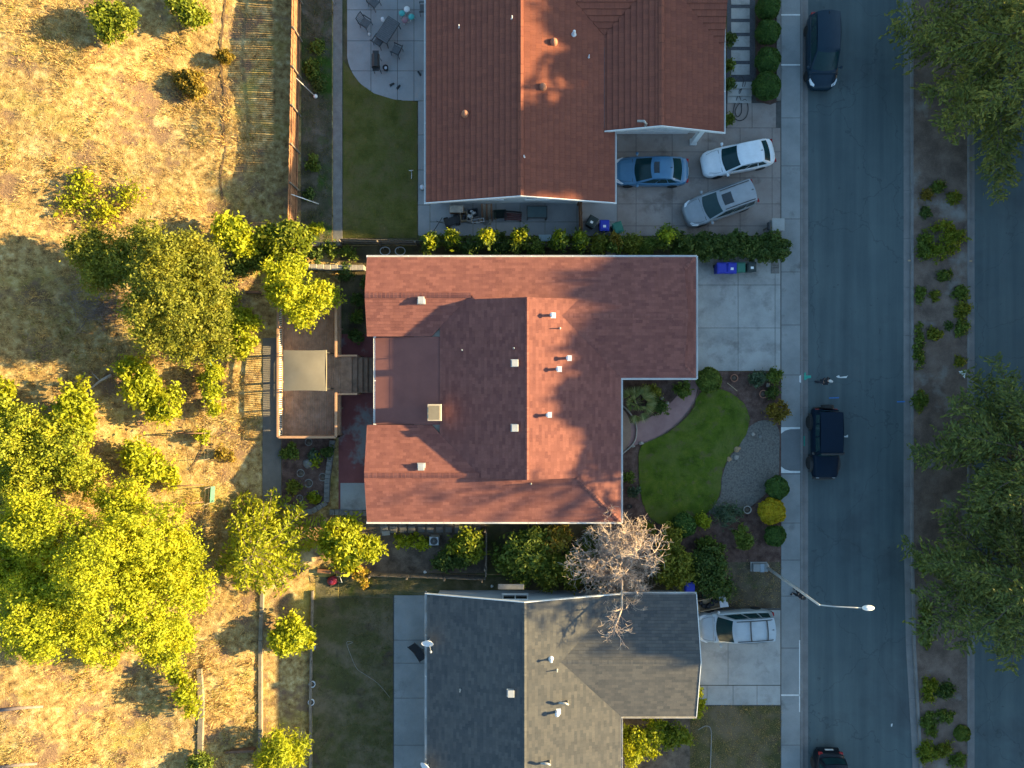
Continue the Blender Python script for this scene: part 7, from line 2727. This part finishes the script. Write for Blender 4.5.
# small red mower
t = thing('lawn_mower', 'small red lawn mower on the grass under the yellow fruit tree', 'lawn mower', G(333, 580), R(200))
mb = MB()
mb.lathe([(.26, .10), (.29, .14), (.27, .24), (.16, .28)], (0, 0, 0), 18, sx=1.2)
mb.build('deck_shell', M['red'], t, True)
mb = MB()
mb.lathe([(.12, .28), (.13, .36), (.09, .41), (0, .42)], (.03, 0, 0), 16)
mb.build('engine', mat('maroon_enamel', [(.14, .01, .05), (.20, .02, .07)], 3, .4), t, True)
mb = MB()
for s in (-1, 1):
    mb.tube([(-.28, s * .17, .2), (-.75, s * .2, .8)], .016, 6)
mb.tube([(-.75, -.2, .8), (-.75, .2, .8)], .018, 6)
mb.build('handle', M['gmetal'], t, True)
for sx_ in (-.24, .26):
    for s in (-1, 1):
        mb = MB()
        mb.lathe([(.03, -.03), (.09, -.03), (.10, 0), (.09, .03), (.03, .03)], (0, 0, 0), 14)
        w2 = mb.build('wheel', M['tyre'], t)
        w2.location = (sx_, s * .27, .10)
        w2.rotation_euler = (R(90), 0, 0)

# wooden crate with junk beside the SUV
t = thing('open_crate', 'open wooden crate with dark contents and a white sheet, beside the silver SUV', 'crate', at_ground(712, 603, .3), R(12))
mb = MB()
mb.box(-.95, .95, -.36, .36, .02, .08)
for s in (-1, 1):
    mb.box(-.95, .95, s * .36 - .03, s * .36 + .03, .08, .42, bev=.01)
    mb.box(s * .95 - .03, s * .95 + .03, -.32, .32, .08, .42, bev=.01)
mb.build('crate_body', M['card'], t)
mb = MB()
for i in range(8):
    x, y = -.7 + i * .14, random.uniform(-.18, .18)
    mb.box(x - .12, x + .12, y - .11, y + .11, .08, .08 + random.uniform(.15, .32), rot=random.uniform(-.5, .5), bev=.03)
mb.build('contents', M['darkcloth'], t)
mb = MB()
mb.mesh([(.42, -.34, .45), (.98, -.40, .44), (.90, .42, .46), (.5, .40, .45), (.42, -.34, .43), (.98, -.40, .42), (.90, .42, .44), (.5, .40, .43)], [(0, 1, 2, 3), (7, 6, 5, 4), (0, 4, 5, 1), (1, 5, 6, 2), (2, 6, 7, 3), (3, 7, 4, 0)])
mb.build('sheet', M['pale'], t)
t = thing('green_tub', 'small teal green tub between the dark shrub and the open crate', 'tub', at_ground(706, 594, .2))
mb = MB()
mb.lathe([(.2, 0), (.27, .3), (.29, .31), (.25, .29), (.19, .04), (0, .03)], (0, 0, 0), 18)
mb.build('tub_shell', M['greenbin'], t, True)
mb = MB()
mb.lathe([(.23, .18), (0, .2)], (0, 0, 0), 14)
mb.build('contents', M['soil'], t)

# street lamp
base = W(765, 566)
top = W(821, 601, 8.2)
head = W(862, 603, 8.45)
t = thing('street_lamp', 'tall grey street lamp whose arm reaches over the road', 'street lamp', base)
o = Vector(base)
mb = MB()
mb.lathe([(.24, -.05), (.24, .12), (.17, .2), (.13, .5)], (0, 0, 0), 16)
mb.build('base', M['concrete'], t)
mb = MB()
mb.tube([(0, 0, .4), (0, 0, 4), (0, 0, 8.15)], [.10, .08, .055], 12)
mb.build('pole', M['gmetal'], t, True)
mb = MB()
h2 = head - o
h2.x += 0
a0 = Vector((0, 0, 8.1))
d_ = Vector((h2.x, h2.y - (top - o).y + 0, 0))
tipv = Vector((h2.x, (head - o).y - (top - o).y, 8.5))
mb.tube([a0, a0.lerp(tipv, .35) + Vector((0, 0, .12)), a0.lerp(tipv, .8) + Vector((0, 0, .05)), tipv], [.04, .036, .032, .028], 8)
mb.build('arm', M['gmetal'], t, True)
dirv = (tipv - a0)
an = math.atan2(dirv.y, dirv.x)
mb = MB()
mb.lathe([(0, .11), (.10, .09), (.15, .03), (.15, -.02), (.10, -.05), (0, -.06)], (0, 0, 0), 16, sx=2.2)
hd = mb.build('lamp_head', M['white'], t, True)
hd.location = tipv + Vector((math.cos(an) * .3, math.sin(an) * .3, 0))
hd.rotation_euler = (0, 0, an)
mb = MB()
mb.lathe([(.09, -.03), (.07, -.08), (0, -.09)], (0, 0, 0), 14, sx=2)
mb.build('lens', M['lens'], hd, True)

# median sign lying flat
t = thing('sign_panel', 'small white triangular sign panel at the far kerb of the median', 'sign', at_ground(963, 374, .3), R(10))
mb = MB()
mb.prism([(-.25, .22), (.27, .2), (.05, -.28)], .28, .30)
mb.build('panel', M['white'], t)
mb = MB()
mb.tube([(0, .05, -.03), (0, .05, .28)], .03, 6)
mb.build('post', M['gmetal'], t, True)
for px, py, lb in ((909.5, 260.5, 'small orange reflector on the near median kerb'), (971, 261, 'small orange reflector on the far median kerb')):
    p = W(px, py, .05)
    mb = MB()
    mb.box(p.x - .09, p.x + .09, p.y - .05, p.y + .05, .012 if px > 950 else .012, .05, bev=.012)
    tag(mb.build('kerb_reflector', M['card']), lb, 'reflector')
mb = MB()
p = W(909.5, 260.5)

# ------------------------------------------------------------------ people
def skin_mesh(name, joints, edges, m, parent, root=0):
    me = bpy.data.meshes.new(name)
    me.from_pydata([j[0] for j in joints], edges, [])
    o2 = bpy.data.objects.new(name, me)
    COL.objects.link(o2)
    me.materials.append(m)
    o2.parent = parent
    sk = o2.modifiers.new('skin', 'SKIN')
    for i, j in enumerate(joints):
        r_ = j[1]
        me.skin_vertices[0].data[i].radius = (r_, r_) if not isinstance(r_, tuple) else r_
        me.skin_vertices[0].data[i].use_root = i == root
    sk.use_smooth_shade = True
    sb = o2.modifiers.new('smooth', 'SUBSURF')
    sb.levels = 2
    sb.render_levels = 2
    return o2


def person(px, py, ang, label, z0, top, legs, cap=None, step=.18):
    p = W(px, py, z0)
    t = thing('person', label, 'person', (p.x, p.y, z0), R(ang))
    J = [((0, 0, .95), .12), ((0, 0, 1.12), .12), ((0, 0, 1.32), (.14, .11)), ((0, 0, 1.43), .08), ((.01, 0, 1.50), .05), ((.025, 0, 1.58), .085), ((.03, 0, 1.68), .085),
         ((0, .17, 1.40), .055), ((.02, .23, 1.14), .043), ((.12, .22, .92), .033), ((.15, .22, .84), .028),
         ((0, -.17, 1.40), .055), ((-.06, -.24, 1.15), .043), ((-.02, -.25, .90), .033), ((.0, -.25, .82), .028),
         ((0, .09, .90), .10), ((step * .5, .10, .50), .065), ((step * .7, .10, .09), .043), ((step * .7 + .15, .11, .04), .036),
         ((0, -.09, .90), .10), ((-step * .2, -.10, .50), .065), ((-step, -.10, .10), .043), ((-step + .14, -.11, .04), .036)]
    E = [(0, 1), (1, 2), (2, 3), (3, 4), (4, 5), (5, 6), (2, 7), (7, 8), (8, 9), (9, 10), (2, 11), (11, 12), (12, 13), (13, 14), (0, 15), (15, 16), (16, 17), (17, 18), (0, 19), (19, 20), (20, 21), (21, 22)]
    skin_mesh('body', J, E, M['skin'], t)
    sh = [0, 1, 2, 3, 7, 8, 11, 12]
    JJ = [(J[i][0], (J[i][1] if not isinstance(J[i][1], tuple) else J[i][1][0]) + .022) for i in sh]
    JJ.append((tuple(np.array(J[8][0]) * .45 + np.array(J[9][0]) * .55), .055))
    JJ.append((tuple(np.array(J[12][0]) * .45 + np.array(J[13][0]) * .55), .055))
    skin_mesh('jacket', JJ, [(0, 1), (1, 2), (2, 3), (2, 4), (4, 5), (5, 8), (2, 6), (6, 7), (7, 9)], top, t)
    lg = [0, 15, 16, 17, 19, 20, 21]
    JJ = [(J[i][0], J[i][1] + .02) for i in lg]
    skin_mesh('trousers', JJ, [(0, 1), (1, 2), (2, 3), (0, 4), (4, 5), (5, 6)], legs, t)
    mb = MB()
    mb.lathe([(.0, .105), (.06, .095), (.095, .05), (.103, .0), (.098, -.035)], (.015, 0, 1.685), 16, sy=.92)
    if cap:
        mb.prism([(.08, -.07), (.16, -.06), (.19, 0), (.16, .06), (.08, .07)], 1.69, 1.705)
    mb.build('cap' if cap else 'hair', cap or M['black'], t, True)
    for s, q in ((1, J[18][0]), (-1, J[22][0])):
        mb = MB()
        mb.box(q[0] - .20, q[0] + .06, q[1] - .05, q[1] + .05, 0.0, .09, bev=.03)
        mb.build('shoe', M['darkcloth'], t)
    # face
    mb = MB()
    mb.tube([(.105, 0, 1.66), (.132, 0, 1.615), (.105, 0, 1.605)], [.012, .018, .012], 6)
    mb.build('nose', M['skin'], t, True)
    return t


person(818.5, 381, -20, 'person in dark clothes and pale cap standing in the road near the boxy car', -.135, M['darkcloth'], M['navycloth'], M['lightcloth'])
person(794, 590.5, 210, 'person in black clothes walking on the sidewalk beside the street lamp', .02, M['darkcloth'], M['darkcloth'], None, .2)
